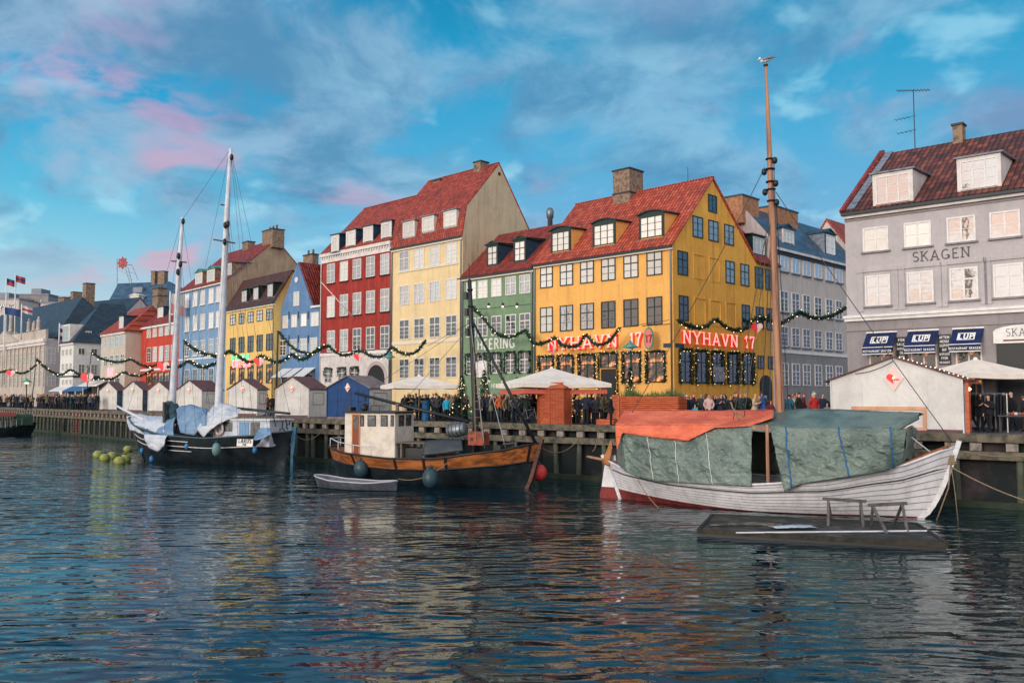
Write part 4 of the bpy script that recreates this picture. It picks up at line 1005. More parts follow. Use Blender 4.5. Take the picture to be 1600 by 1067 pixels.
# awnings, menu boards, shop sign
navy = mat('navy_canvas', S(18, 40, 86), .8, S(12, 30, 70), 3); blackb = mat('blackboard', (.02, .022, .025), .6)
wbold = mat('white_lettering', (.8, .8, .8), .6)
AW = [(1352, 1399, 519, 546), (1417, 1465, 515.5, 542.5), (1487, 1536, 511.5, 540)]
za = h.fr(1375, 519).z
for a, b, yt, yb in AW:
    x0, x1 = h.fr(a, 530, -.3).x, h.fr(b, 530, -.3).x; zt = za-.05; zm = zt-.85; pr = .8
    mb = MB(); mb.prism([(-.04, zt), (-.04-pr, zm), (-.04-pr, zm-.34), (-.07-pr+.04, zm-.34), (-.02-pr+.02, zm+.02), (-.04, zt-.05)], 'x', x0, x1); aw = mb.build('awning', navy, h.o)
    MB().box(x0-.02, x1+.02, -.1, -.031, zt+.003, zt+.08).build('awning_case', M['white'], aw); MB().bar((x0-.01, -.05-pr, zm+.02), (x1+.01, -.05-pr, zm+.02), .05, .04).build('front_bar', M['white'], aw); MB().bar((x0, -.05-pr, zm-.35), (x1, -.05-pr, zm-.35), .03, .05).build('valance_hem', M['white'], aw)
    lg = MB(); w_ = x1-x0; 
    R_ = Matrix.Translation(Vector(((x0+x1)/2, -.46, (zt+zm)/2)))@Matrix.Rotation(-atan2(pr, zt-zm), 4, 'X')
    t_ = MB(); ww, hw_ = w_*.28, .26
    for bx in ((-ww, ww, hw_-.05, hw_), (-ww, ww, -hw_, -hw_+.05), (-ww, -ww+.06, -hw_+.05, hw_-.05), (ww-.06, ww, -hw_+.05, hw_-.05)): t_.box(bx[0], bx[1], -.03, -.012, bx[2], bx[3])
    letters(t_, 'LUP', -text_width('LUP')*.34/2, -.17, .34, -.03, .018, .2, serif=False)
    lg.add([R_@Vector(v) for v in t_.v], t_.f); lg.build('logo', wbold, aw)
    lt = MB(); tw = text_width('RESTAURANT SKAGEN'); letters(lt, 'RESTAURANT SKAGEN', (x0+x1)/2-tw*.115/2, zm-.25, .115, -.085-pr, .012, .17, serif=False); lt.build('lettering', wbold, aw)
    window(h.o, x0+.12, x1-.12, .9, zm+.1, -.03, 'cornice', 'g_warm', 'two')
words = [['FISK', 'SALAT', 'BURGER', 'OL', 'VIN'], ['AFTEN', 'MENU', 'SUPPE', 'BIF', 'BURGER', 'FISK', 'DESSERT']]
for i, (a, b, yt, yb) in enumerate(((1401, 1418, 527, 562), (1467, 1486, 523, 570))):
    x0, x1 = h.fr(a, 540).x, h.fr(b, 540).x; zt, zb = h.fr(a, yt).z, h.fr(a, yb).z
    bo = MB().box(x0, x1, -.09, -.031, zb, zt).build('menu_board', blackb, h.o)
    lt = MB(); n = len(words[i]); rh = (zt-zb)/(n+.3)
    for k, wd in enumerate(words[i]):
        tw = text_width(wd); sc_ = min(rh*.6, (x1-x0)*.86/tw); letters(lt, wd, (x0+x1)/2-tw*sc_/2, zt-(k+1)*rh, sc_, -.1, .008, .18, serif=False)
    lt.build('lettering', wbold, bo)
a, b = h.fr(1553, 530, -.1).x, h.fr(1553, 530, -.1).x+3.0; zt, zb = h.fr(1556, 512, -.1).z, h.fr(1556, 537, -.1).z
sg = MB().prism([(a, zb), (b, zb), (b, zt-.2)]+[((a+b)/2+(b-a)/2*cos(t*pi/8), zt-.2+.3*sin(t*pi/8)) for t in range(1, 8)]+[(a, zt-.2)], 'y', -.22, -.12).build('shop_sign', M['white'], h.o)
lt = MB(); tw = text_width('SKAGEN'); s_ = (b-a)*.62/tw; letters(lt, 'SKAGEN', (a+b)/2-(b-a)*.31, zt-.2-s_*.7, s_, -.23, .008, .07); lt.build('lettering', mat('dark_lettering', (0, 0, 0)), sg)
MB().box(a+.45, b-.45, -.228, -.2205, zb+.1, zb+.18).build('red_line', mat('dark_red_line', S(120, 40, 50), .6), sg)
mb = MB(); mb.box(a+.1, b-.1, -.12, -.031, 0, zb-.01); mb.build('doorway', M['black'], h.o)
q = h.fr(1430, 240, h.prof[1][0]); zt = h.fr(1424, 138, h.prof[1][0]).z
an = empty('roof_antenna', h.o.matrix_basis @ Vector((q.x, h.prof[1][0], h.prof[1][1])), h.o.rotation_euler.z, 'tall thin television antenna standing on the brown Skagen roof', 'antenna')
z_ = lambda py: h.fr(1430, py, h.prof[1][0]).z-h.prof[1][1]
mb = MB(); mb.tube([(0, 0, -.3), (0, 0, z_(140))], .03, 6); mb.build('mast', M['wire'], an)
mb = MB(); mb.bar((-1.0, 0, z_(136)), (.95, 0, z_(146)), .035); [mb.bar((-.9+i*.2, -.3, z_(136.5+i)), (-.9+i*.2, .3, z_(136.5+i)), .02) for i in range(10)]; mb.build('boom', M['wire'], an)
for py, l in ((181, 1.1), (203, 1.0)): mb = MB(); mb.bar((-l, 0, z_(py+1)), (.1, 0, z_(py)), .03); [mb.bar((-l+i*.25, -.25, z_(py+1)), (-l+i*.25, .25, z_(py+1)), .018) for i in range(4)]; mb.build('boom', M['wire'], an)
def house_local(hh, px, py, off): return hh.fr(px, py, off)
from mathutils import noise as MN
# ================================================================= boats
M['hull_white'] = mat('white_hull_paint', (.74, .75, .78), .45, (.58, .60, .64), 1.4, 6, .4, .75, streak=(.5, .48, .46))
M['antifoul'] = mat('red_antifouling', S(132, 50, 46), .7, S(92, 38, 38), 2)
M['hull_black'] = mat('black_hull_paint', (.008, .013, .017), .4, (.018, .026, .032), 2, 6)
M['varnish'] = mat('varnished_plank', S(176, 106, 54), .45, S(104, 64, 38), 1.6, 6, .35, .65, stretch=(.4, 3, 3))
M['deck'] = mat('worn_deck', S(112, 100, 90), .8, S(80, 74, 70), 2, 5, stretch=(.5, 5, 5))
M['spar_white'] = mat('white_spar', (.62, .66, .72), .5, (.5, .54, .6), 2)
M['spar_wood'] = mat('pine_spar', S(176, 130, 100), .55, S(132, 92, 70), 1.6, 6, stretch=(4, 4, .3))
def tarp_mat(n, c, c2, rough=.42, sc=2.2, amp=.10):
    m = bpy.data.materials.new(n); m.use_nodes = True; t = NT(m.node_tree); MATS[n] = m
    oc = t.n('ShaderNodeTexCoord').outputs['Object']
    mp = t.n('ShaderNodeMapping', i0=oc, i2=(0, radians(28), 0), i3=(1.0, 1, 2.6)).outputs[0]
    a = t.n('ShaderNodeTexNoise', i0=mp, Scale=sc, Detail=5, Roughness=.55, Distortion=.8).outputs[0]
    r_ = t.m('ABSOLUTE', t.m('SUBTRACT', a, .5))
    f = t.n('ShaderNodeTexNoise', i0=oc, Scale=9.0, Detail=4, Roughness=.6).outputs[0]
    col = t.mix(t.mr(t.n('ShaderNodeTexNoise', i0=oc, Scale=.9, Detail=5).outputs[0], .4, .65), c, c2)
    h = t.m('ADD', t.m('MULTIPLY', r_, 1.0), t.m('MULTIPLY', f, .16))
    b = t.n('ShaderNodeBsdfPrincipled', Base_Color=col, Roughness=rough)
    t.nt.links.new(t.n('ShaderNodeBump', Strength=1.0, Distance=amp*2.2, Height=h).outputs[0], b.inputs['Normal'])
    t.n('ShaderNodeOutputMaterial', i0=b.outputs[0]); return m
M['tarp_green'] = tarp_mat('green_tarpaulin', S(104, 122, 114), S(78, 96, 92), .33, 1.6, .05)
M['tarp_orange'] = tarp_mat('orange_tarpaulin', S(232, 120, 84), S(206, 92, 62), .5, 1.5, .09)
M['tarp_white'] = tarp_mat('white_tarpaulin', S(206, 212, 220), S(178, 190, 206), .5, 1.6, .12)
M['tarp_blue'] = tarp_mat('faded_blue_tarpaulin', S(120, 152, 182), S(96, 130, 166), .5, 1.6, .1)
M['strap_blue'] = mat('blue_strap', S(30, 96, 150), .6)
M['teal'] = mat('teal_paint', S(36, 96, 122), .5, S(26, 70, 96), 4)
class Boat(House):
    def __init__(s, name, label, Lp, Rp, cat='boat'): House.__init__(s, name, label, Lp, Rp, cat, 0.0)
    def P(s, px, py, off=0.0): return s.fr(px, py, off)
def interp(tab, t):
    for (a, va), (b, vb) in zip(tab, tab[1:]):
        if t <= b: u = (t-a)/(b-a); u = u*u*(3-2*u)*.5+u*.5; return va+(vb-va)*u
    return tab[-1][1]
class Hull:
    def __init__(s, Lw, zs, B, ox0, ox1, zk=-.5, p0=1.3, p1=.7, full=2.4, sec=.42, pw=.85):
        s.Lw, s.zs, s.B, s.ox0, s.ox1, s.zk, s.p0, s.p1, s.full, s.sec, s.pw = Lw, zs, B, ox0, ox1, zk, p0, p1, full, sec, pw
    def pt(s, t, z, side=1, out=0.0):
        zsh = interp(s.zs, t); v = max(0.0, min(1.0, (z-s.zk)/(zsh-s.zk)))
        e = abs(2*t-1); sh = max(0.0, 1-e**s.full)**s.pw
        y = s.B*sh*(v**(s.sec+.75*e*e))
        z0, z1 = interp(s.zs, 0), interp(s.zs, 1)
        xs = -s.ox0*max(0, z/z0)**s.p0 if z > 0 else .5*(-z)
        xb = s.Lw+s.ox1*max(0, z/z1)**s.p1 if z > 0 else s.Lw-.9*(-z)
        return Vector((xs+(xb-xs)*t, -side*(y+out*min(1, sh*3)), z))
    def skin(s, zr, n_str=8, nx=44, step=.028, bands=None, seam=False):  # seam: paint lap shade as a dark strip along the plank edges
        """zr(t): top of the antifouling; bands: list of (upper fraction, material index)"""
        mb = MB()
        ts = [.5-.5*cos(pi*i/nx) for i in range(nx+1)]
        for side in (1, -1):
            rows = []
            for z_ in (0, .35, .7, 1.0): rows.append((None, z_, 0.0, 0))
            grid = []
            for f in (0, .4, .75, 1.0): grid.append(([s.pt(t, s.zk+(zr(t)-s.zk)*f, side) for t in ts], 0))
            for k in range(n_str):
                a, b = k/n_str, (k+1)/n_str; mi = 1
                if bands:
                    for fr_, m_ in bands:
                        if (a+b)/2 <= fr_: mi = m_; break
                sm = 3 if (seam and k) else mi  # thin dark strip at each plank's lower edge: lap shade painted as colour
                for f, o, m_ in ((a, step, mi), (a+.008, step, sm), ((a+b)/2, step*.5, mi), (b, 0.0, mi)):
                    grid.append(([s.pt(t, zr(t)+(interp(s.zs, t)-zr(t))*f, side, o) for t in ts], m_))
            for (r0, m0), (r1, m1) in zip(grid, grid[1:]):
                mb.k = m1; mb.grid([r0, r1], flip=side < 0)
        mb.k = 0
        return mb
    def rail(s, mb, r=.05, dz=.03, out=.02, n=30, t0=0.0, t1=1.0, sides=(1, -1)):
        for side in sides: mb.tube([s.pt(t0+(t1-t0)*i/n, interp(s.zs, t0+(t1-t0)*i/n)-.001, side, out)+Vector((0, 0, dz)) for i in range(n+1)], r, 6)
    def deck(s, drop, n=30):
        mb = MB(); P_ = []
        for i in range(n+1):
            t = .02+.96*i/n; z = interp(s.zs, t)-drop
            a = s.pt(t, z, 1, -.02); b = s.pt(t, z, -1, -.02); c = (a+b)/2+Vector((0, 0, .05)); P_.append([a, c, b])
        return mb.grid(P_)
    def line(s, mb, frac, r=.02, out=.03, n=30, zr=None, sides=(1, -1), t0=0, t1=1):
        for side in sides:
            mb.tube([s.pt(t, (zr(t) if zr else 0)+(interp(s.zs, t)-(zr(t) if zr else 0))*frac, side, out) for t in [t0+(t1-t0)*i/n for i in range(n+1)]], r, 5)
def resample(pts, n):
    pts = [Vector(p) for p in pts]; ls = [0]
    for a, b in zip(pts, pts[1:]): ls.append(ls[-1]+(b-a).length)
    out = []
    for i in range(n):
        d = ls[-1]*i/(n-1); k = 0
        while k < len(pts)-2 and ls[k+1] < d: k += 1
        out.append(pts[k].lerp(pts[k+1], (d-ls[k])/max(1e-6, ls[k+1]-ls[k])))
    return out
def cloth(top, bot, nu=40, nv=22, amp=.05, bulge=.0, seed=0, dirn=Vector((0, -1, 0)), edge=.5, fs=1.0, keep=True):
    A, B_ = resample(top, nu), resample(bot, nu); G_ = []
    for j in range(nv):
        v = j/(nv-1); row = []
        for i in range(nu):
            u = i/(nu-1); p = A[i].lerp(B_[i], v)
            w_ = sin(pi*v)**.5*bulge
            q = p*fs
            f = MN.noise(Vector((q.x*1.1+seed+q.z*.9, q.y*.9, q.z*.9)))*1.1+.28*(1-abs(MN.noise(Vector((q.x*2.2+seed, q.y*2, q.z*2.9+q.x*.8))))*3)+.18*MN.noise(Vector((q.x*7+seed, q.y*3, q.z*9)))
            fe = (edge+(1-edge)*sin(pi*min(1, max(0, v)))) if keep else 1
            row.append(p+dirn*(w_+amp*f*fe))
        G_.append(row)
    return G_
def cloth_obj(name, m, par, grids, t=.02):
    mb = MB()
    for g in grids: mb.grid(g)
    o = mb.build(name, m, par, True, fix=True); solidify(o, t); return o
def sag(a, b, drop, n=14):
    a, b = Vector(a), Vector(b); return [a.lerp(b, i/n)-Vector((0, 0, drop*4*(i/n)*(1-i/n))) for i in range(n+1)]
# ----------------------------------------------------------------- the white clinker boat under tarpaulins
b3 = Boat('clinker_boat', 'white clinker-built boat under orange and green tarpaulins with tall wooden mast', Vector((4.95, 40.2, 0)), Vector((15.6, 34.0, 0)))
zs = [(0, 1.72), (.08, 1.45), (.25, 1.2), (.5, 1.1), (.7, 1.35), (.88, 1.95), (1, 2.7)]
H3 = Hull(b3.W, zs, 2.15, .75, 1.35, -.5, 1.2, .62, 2.6, .36, .8)
zr3 = lambda t: .03+.42*max(0, 1-t*1.9)**1.5
hull3 = H3.skin(zr3, 9, 48, .04, seam=True).build('hull', [M['antifoul'], M['hull_white'], M['gutter'], mat('lap_shade', S(92, 94, 108), .8)], b3.o, True)  # last material paints the shade under the overlapping planks
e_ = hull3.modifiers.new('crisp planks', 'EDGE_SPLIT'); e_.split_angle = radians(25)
H3.deck(.45).build('deck', M['deck'], b3.o)
mb = MB(); H3.rail(mb, .055); mb.build('gunwale', M['hull_white'], b3.o, True)
mb = MB(); H3.line(mb, .72, .026, .05, zr=zr3); mb.build('rubbing_strake', M['gutter'], b3.o, True)
mb = MB(); H3.rail(mb, .05, .1, -.03, 10, .86, .985); mb.build('bow_rail', M['varnish'], b3.o, True)
z_bow = [2.95-.25*i for i in range(13)]
xb = lambda H, z: H.Lw+(H.ox1*(max(z, 0)/interp(H.zs, 1))**H.p1 if z > 0 else z*.9)
mb = MB(); rows = [(xb(H3, z), z) for z in z_bow]
for (x0, z0), (x1, z1) in zip(rows, rows[1:]): mb.bar((x0+.02, 0, z0), (x1+.02, 0, z1-.02), .17, .24, up=(0, 1, 0))
mb.build('stem', M['hull_white'], b3.o)
xs = lambda H, z: (-H.ox0*(max(z, 0)/interp(H.zs, 0))**H.p0 if z > 0 else -z*.5)
mb = MB(); rows = [(xs(H3, z), z) for z in [1.95-.2*i for i in range(12)]]
for (x0, z0), (x1, z1) in zip(rows, rows[1:]): mb.bar((x0-.03, 0, z0), (x1-.03, 0, z1-.02), .15, .2, up=(0, 1, 0))
mb.build('sternpost', M['hull_white'], b3.o)
mb = MB(); mb.k = 1; mb.prism([(-.13, .5), (-.25, 1.95), (-.72, 1.95), (-.95, .5)], 'y', -.045, .045); mb.k = 0; mb.prism([(-.03, -.4), (-.13, .499), (-.95, .499), (-1.05, .1), (-.9, -.4)], 'y', -.05, .05)
mb.build('rudder', [M['antifoul'], M['hull_white']], b3.o)
mb = MB(); a = b3.P(917, 713, -.1); a2 = b3.P(967, 723, -.1); mb.tube([a, a2], [.06, .075], 7); mb.build('tiller', M['spar_wood'], b3.o, True)
g = cloth([b3.P(955, 686, -.1), b3.P(957, 700, -.3)], [b3.P(941, 724, -.2), b3.P(952, 728, -.3)], 8, 12, .08, .05, 5)
cloth_obj('furled_cloth', mat('tan_cloth', S(176, 118, 74), .8, S(140, 92, 60), 5), b3.o, [g], .05)
# tent frame and tarpaulins
near, far_ = -1.72, 1.72; rid = .15
p = b3.P
ridge = [p(976, 640.5, rid), p(1060, 641, rid), p(1130, 641.5, rid), p(1209, 640, rid)]
eave = [p(961.6, 662.5, near), p(1030, 663.5, near), p(1100, 664.6, near), p(1150, 664.3, near), p(1209, 651, near+.5)]
hem = [p(964, 704, near-.24), p(972, 676, near-.24), p(1008, 681.6, near-.24), p(1045, 686, near-.24), p(1074, 689.5, near-.24), p(1098, 677, near-.24), p(1117, 668, near-.24), p(1170, 666, near-.04), p(1209, 652.5, near+.45)]
mir = lambda L_: [Vector((v.x, 2*rid-v.y, v.z)) for v in L_]
up = Vector((0, 0, 1))
g1 = cloth(ridge, eave, 60, 14, .06, -.03, 3, up)
g2 = cloth(eave, hem, 60, 8, .025, .03, 9, edge=.3)
for i in range(60): g2[0][i] = g1[-1][i]
g3 = cloth(mir(ridge), mir(eave), 40, 10, .04, 0, 13, up)
cloth_obj('orange_tarpaulin', M['tarp_orange'], b3.o, [g1, g2, g3], .015)
# tarpaulin end flap to the stern
lt = [p(971, 667, near), p(1020, 667, near), p(1100, 667, near), p(1176, 667, near)]
lb = [p(978, 737, near-.1), p(1003, 747, near-.25), p(1028, 751.8, near-.35), p(1100, 756, near-.52), p(1174, 760, near-.56)]
G1 = cloth(lt, lb, 130, 56, .13, .05, 21, fs=1.5, edge=.35)
cloth_obj('green_tarpaulin', M['tarp_green'], b3.o, [G1], .015)
end_t = [p(971, 667, near), p(968, 655, -.5), Vector((p(968, 655, -.5).x, 1.7, 3.4))]
end_b = [p(978, 737, near-.1), p(962, 722, -.6), Vector((p(962, 722, -.6).x+.2, 1.5, 1.5))]
cloth_obj('stern_flap', M['tarp_green'], b3.o, [cloth(end_t, end_b, 16, 14, .08, .0, 31, Vector((-1, 0, 0)))], .015)
rt = [p(1204, 664, near), p(1240, 667.5, near), p(1322, 667.5, near), p(1392, 667.5, near), p(1417, 670, near+.5)]
rb = [p(1226, 768, near-.56), p(1252, 756, near-.54), p(1334, 744, near-.4), p(1385, 736, near-.1), p(1411, 723, near+.45)]
G2_ = cloth(rt, rb, 130, 56, .16, .14, 44, fs=1.3, edge=.3)
cloth_obj('green_tarpaulin', M['tarp_green'], b3.o, [G2_], .015)
rr = [p(1209, 640, rid), p(1290, 639, rid), p(1348, 641, rid), p(1436, 645, rid-.2)]
re = [p(1168, 664, near), p(1240, 669, near), p(1322, 669, near-.05), p(1392, 668.5, near), p(1408, 660, near+.3), p(1436, 647.5, rid-.9)]
g1 = cloth(rr, re, 60, 12, .06, -.03, 51, up); reh = [v+Vector((.0, -.05, -.22+.1*MN.noise(v*2))) for v in re]
g2 = cloth(re, reh, 60, 4, .03, .0, 58)
for i in range(60): g2[0][i] = g1[-1][i]
cloth_obj('green_tarpaulin_roof', M['tarp_green'], b3.o, [g1, g2, cloth(mir(rr), mir(re), 40, 10, .05, 0, 66, up)], .015)
bt = [p(1417, 668, near+.5), p(1424, 664, -.4), Vector((p(1424, 664, -.4).x, 1.6, 3.3))]
bb = [p(1411, 723, near+.45), p(1418, 716, -.3), Vector((p(1418, 716, -.3).x, 1.3, 1.9))]
cloth_obj('bow_flap', M['tarp_green'], b3.o, [cloth(bt, bb, 16, 16, .09, 0, 71, Vector((1, 0, 0)))], .015)
fb = cloth([Vector((.9, 1.68, 3.45)), Vector((9, 1.68, 3.45)), Vector((b3.P(1417, 668, 1.6).x-1.5, 1.6, 3.3))], [Vector((.9, 1.8, 1.3)), Vector((9, 1.9, 1.3)), Vector((b3.P(1417, 668, 1.6).x-1.5, 1.6, 1.8))], 40, 14, .06, 0, 81)
cloth_obj('far_tarpaulin', M['tarp_green'], b3.o, [fb], .015)
mb = MB(); mb.box(*[f(p(1176, 700, near).x, p(1203, 700, near).x) for f in (min, max)], near-.04, near+.04, 3.3, 3.42)
po = p(1199.6, 700, near); mb.box(po.x-.06, po.x+.06, near-.06, near+.05, 1.1, 3.5)
mb.build('tent_post', M['spar_wood'], b3.o)
mb = MB(); mb.tube([ridge[0]-Vector((0, 0, .1)), rr[-1]-Vector((0, 0, .12))], .05, 6); mb.build('ridge_pole', M['spar_wood'], b3.o)
def on_cloth(G_, u, v, out=.02): r = G_[min(len(G_)-1, int(v*(len(G_)-1)+.5))]; q = r[min(len(r)-1, int(u*(len(r)-1)+.5))]; return q+Vector((0, -out, 0))
for G_, us, m_, r_ in ((G1, (.21, .42, .66), 'white', .014), (G2_, (.12, .5, .86), 'strap_blue', .03)):
    for u in us:
        mb = MB(); mb.tube([on_cloth(G_, u+(.06*v if m_ == 'white' and u > .6 else (-.05 if u < .3 and m_ == 'strap_blue' else .04)*v), v) for v in [i/16 for i in range(17)]], r_, 5); mb.build('lashing', M[m_], b3.o, True)
# mast and rigging
mt, mbm = b3.P(1196.5, 104, .1), b3.P(1219.5, 642, .1)
foot = mbm+(mbm-mt)*.16; foot.z = max(foot.z, .7)
mb = MB(); mb.tube([foot, mbm, mbm.lerp(mt, .35), mbm.lerp(mt, .62), mbm.lerp(mt, .85), mt], [.18, .18, .165, .13, .09, .055], 12)
mast = mb.build('mast', M['spar_wood'], b3.o, True)
mb = MB(); mb.lathe([(.09, 0), (.1, .03), (.1, .08), (.05, .1)], mt, 8); mb.build('mast_cap', M['black'], mast)
for k, (py, r_) in enumerate(((252, .17), (268, .2), (288, .2), (300, .19), (318, .19))):
    c = mbm.lerp(mt, (642-py)/538.0)
    mb = MB(); mb.lathe([(.0, -.16), (.1, -.1), (.12, 0), (.1, .1), (.0, .16)], c+Vector(((-.24 if k % 2 else .22), -.05, -.1)), 8); mb.build('pulley_block', M['black'], mast, True)
    mb = MB(); mb.lathe([(r_, -.03), (r_+.02, 0), (r_, .03)], c, 10); mb.build('mast_band', M['black'], mast)
R3 = lambda px, py, off=.1: b3.P(px, py, off)
rig = []
hp = R3(1212, 300)
for a, b, s_ in ((hp, b3.to(Vector((0, 0, 0))) if False else Vector((b3.W+1.2, 0, 2.9)), .1), (R3(1195, 262), R3(960, 690, -.2), .3), (R3(1203, 330), R3(1146, 655, -1.7), 0), (R3(1206, 330), R3(1163, 650, -1.7), 0), (R3(1207, 320, .2), R3(1190, 640, 1.7), 0), (R3(1213, 320, .2), R3(1232, 640, 1.7), 0), (R3(1206, 250), R3(1203, 640, -.2), 0), (R3(1209, 250), R3(1222, 640, -.3), 0)):
    rig.append((a, b, s_))
for a, b, s_ in rig: mb = MB(); mb.tube(sag(a, b, s_), .017, 5); mb.build('stay', M['wire'], b3.o, True)
mb = MB(); q = R3(1145, 640, -1.6)
mb.tube([q+Vector((-.1+.05*i, -.02*i, .3-.09*i+.06*sin(i*2))) for i in range(9)], .035, 5); mb.tube([q+Vector((.05+.09*i, 0, -.1-.04*i+.05*sin(i*3))) for i in range(6)], .03, 5)
mb.build('rope_coil', M['rope'], b3.o, True)
mb = MB(); mb.tube([Vector((b3.W+.7, -.5, 2.35)), Vector((b3.W-.2, -.4, 3.1)), Vector((b3.W-.9, -.3, 3.4)), Vector((b3.W-1.6, -.4, 3.1)), Vector((b3.W-1.95, -.6, 2.0))], .02, 6); mb.build('pulpit_hoop', M['spar_white'], b3.o, True)
mb = MB(); c = Vector((b3.W+1.15, 0, 2.2))
for i in range(5): mb.lathe([(.16, -.05), (.2, 0), (.16, .05)], c+Vector((0, 0, i*.07-.1)), 10)
mb.tube([c+Vector((0, -.2, 0)), c+Vector((-.1, -.3, -1.0)), c+Vector((-.55, -.5, -2.3))], .025, 5); mb.tube([c+Vector((0, -.15, -.1)), c+Vector((.12, -.3, -1.2)), c+Vector((.2, -.4, -2.3))], .015, 5)
mb.build('bow_rope', M['rope'], b3.o, True)
mb = MB(); mb.tube(sag(b3.P(997, 750, -1.6), b3.P(1046, 803, -2.4), .25), .018, 5); mb.build('hanging_rope', M['rope'], b3.o, True)
# the gull on the masthead
gl = empty('seagull', b3.o.matrix_basis @ (mt+Vector((0, 0, .1))), b3.o.rotation_euler.z, 'grey and white seagull standing on top of the tall wooden mast', 'seagull')
Rg = Matrix.Rotation(radians(82), 4, 'Y')
mb = MB(); mb.k = 0; mb.lathe([(.01, -.24), (.06, -.18), (.1, -.05), (.1, .06), (.06, .2), (.02, .34)], (0, 0, .17), 10, Rg)
mb.lathe([(.02, -.06), (.055, -.02), (.055, .03), (.02, .07)], (-.25, 0, .27), 8)
mb.tube([(-.3, 0, .27), (-.37, 0, .25)], [.015, .006], 5); mb.tube([(0, .03, .1), (0, .03, 0)], .008, 4); mb.tube([(0, -.03, .1), (0, -.03, 0)], .008, 4)
body = mb.build('body', mat('white_feathers', (.75, .74, .72), .8), gl, True)
for sy in (-1, 1):
    mb = MB(); mb.lathe([(.01, -.16), (.05, -.1), (.06, .05), (.03, .25), (.005, .42)], (.03, sy*.075, .19), 8, Rg); mb.build('wing', mat('grey_feathers', S(120, 122, 130), .8), gl, True)
# ----------------------------------------------------------------- raft with sawhorses
zf = .2
c_ = [atZ(1091, 828, zf), atZ(1481, 850, zf), atZ(1432, 818, zf), atZ(1113, 804, zf)]
o_ = (c_[0]+c_[2])/2
rf = empty('raft', (o_.x, o_.y, 0), 0, 'low dark timber work raft floating before the white boat', 'raft')
R2 = [Vector((c.x-o_.x, c.y-o_.y)) for c in c_]
M['raft'] = mat('soaked_dark_timber', S(46, 46, 46), .8, S(84, 78, 72), 1.8, 7, .45, .7, bump=.02, bscale=8)
mb = MB(); n = 9
for i in range(n):
    a0, a1 = i/n, (i+1)/n-.014
    q = [R2[0].lerp(R2[3], a0), R2[1].lerp(R2[2], a0), R2[1].lerp(R2[2], a1), R2[0].lerp(R2[3], a1)]; dz = RND.uniform(-.008, .008)
    mb.prism([(v.x, v.y) for v in q], 'z', zf-.06, zf+dz)
mb.build('planking', M['raft'], rf)
mb = MB(); mb.prism([(v.x*.99, v.y*.99) for v in R2], 'z', -.3, zf-.065); mb.build('float_body', M['black'], rf)
mb = MB()
for i in range(4): a, b = R2[i], R2[(i+1) % 4]; mb.bar((a.x, a.y, zf-.03), (b.x, b.y, zf-.03), .1, .14)
mb.build('edge_beam', mat('mossy_edge', S(58, 54, 44), .9, S(34, 36, 34), 3), rf)
def on_raft(px, py, z=zf): return atZ(px, py, z)
GREYW = mat('grey_driftwood', S(96, 92, 92), .9, S(70, 68, 70), 5, bump=.01)
def sawhorse(label, pxa, pxb, py, feet, grp='sawhorses on the raft'):
    pts = [on_raft(x, y) for x, y in feet]; c = sum(pts, Vector())/4
    Ym = c.y; a = atY(pxa, py[0], Ym+.05); b = atY(pxb, py[1], Ym-.05); o = empty('sawhorse', (c.x, c.y, zf+.01), 0, label, 'sawhorse', grp)
    L_ = lambda v: (v.x-c.x, v.y-c.y, v.z-zf-.01)
    MB().bar(L_(a), L_(b), .13, .1).build('crossbeam', GREYW, o)
    for i, f in enumerate(pts):
        u = .12 if i < 2 else .88; t_ = a.lerp(b, u); leg = MB().bar(L_(f), (t_.x-c.x+(.03 if i % 2 else -.03), t_.y-c.y+(.09 if i % 2 else -.09), t_.z-zf-.07), .085, .06); leg.build('leg', GREYW, o)
    return o
sawhorse('weathered sawhorse standing nearer the middle of the dark raft', 1286, 1353, (779, 783), [(1294, 822), (1299, 811), (1349, 824), (1345, 812)])
sawhorse('weathered sawhorse with splayed legs near the right end of the raft', 1357, 1417, (789, 786), [(1386, 834), (1361, 822), (1418, 832), (1397, 819)])
a, b = on_raft(1150, 832, zf+.05), on_raft(1448, 829, zf+.05)
tag(MB().tube([a, b], .03, 6).build('pole', M['spar_white']), 'long thin pale pole lying along the raft edge', 'pole')
q = on_raft(1235, 822, zf+.07); g = cloth([q+Vector((-.7, .2, 0)), q+Vector((.7, .15, .0))], [q+Vector((-.6, -.35, 0)), q+Vector((.8, -.3, 0))], 16, 8, .07, .0, 91, up, keep=False)
o = cloth_obj('crumpled_sheet', M['tarp_white'], None, [g], .01); tag(o, 'crumpled white plastic sheet on the raft boards', 'plastic sheet')
o = MB(); 
for i in range(9): v = on_raft(1125+i*14+RND.uniform(-4, 4), 822+RND.uniform(-5, 4), zf+.04); o.bar(v+Vector((-.3, RND.uniform(-.1, .1), 0)), v+Vector((.35, RND.uniform(-.1, .1), .02)), .1, .04)
tag(o.build('wood_scraps', M['oldwood']), 'loose heap of wood offcuts at the left end of the raft', 'wood scraps')
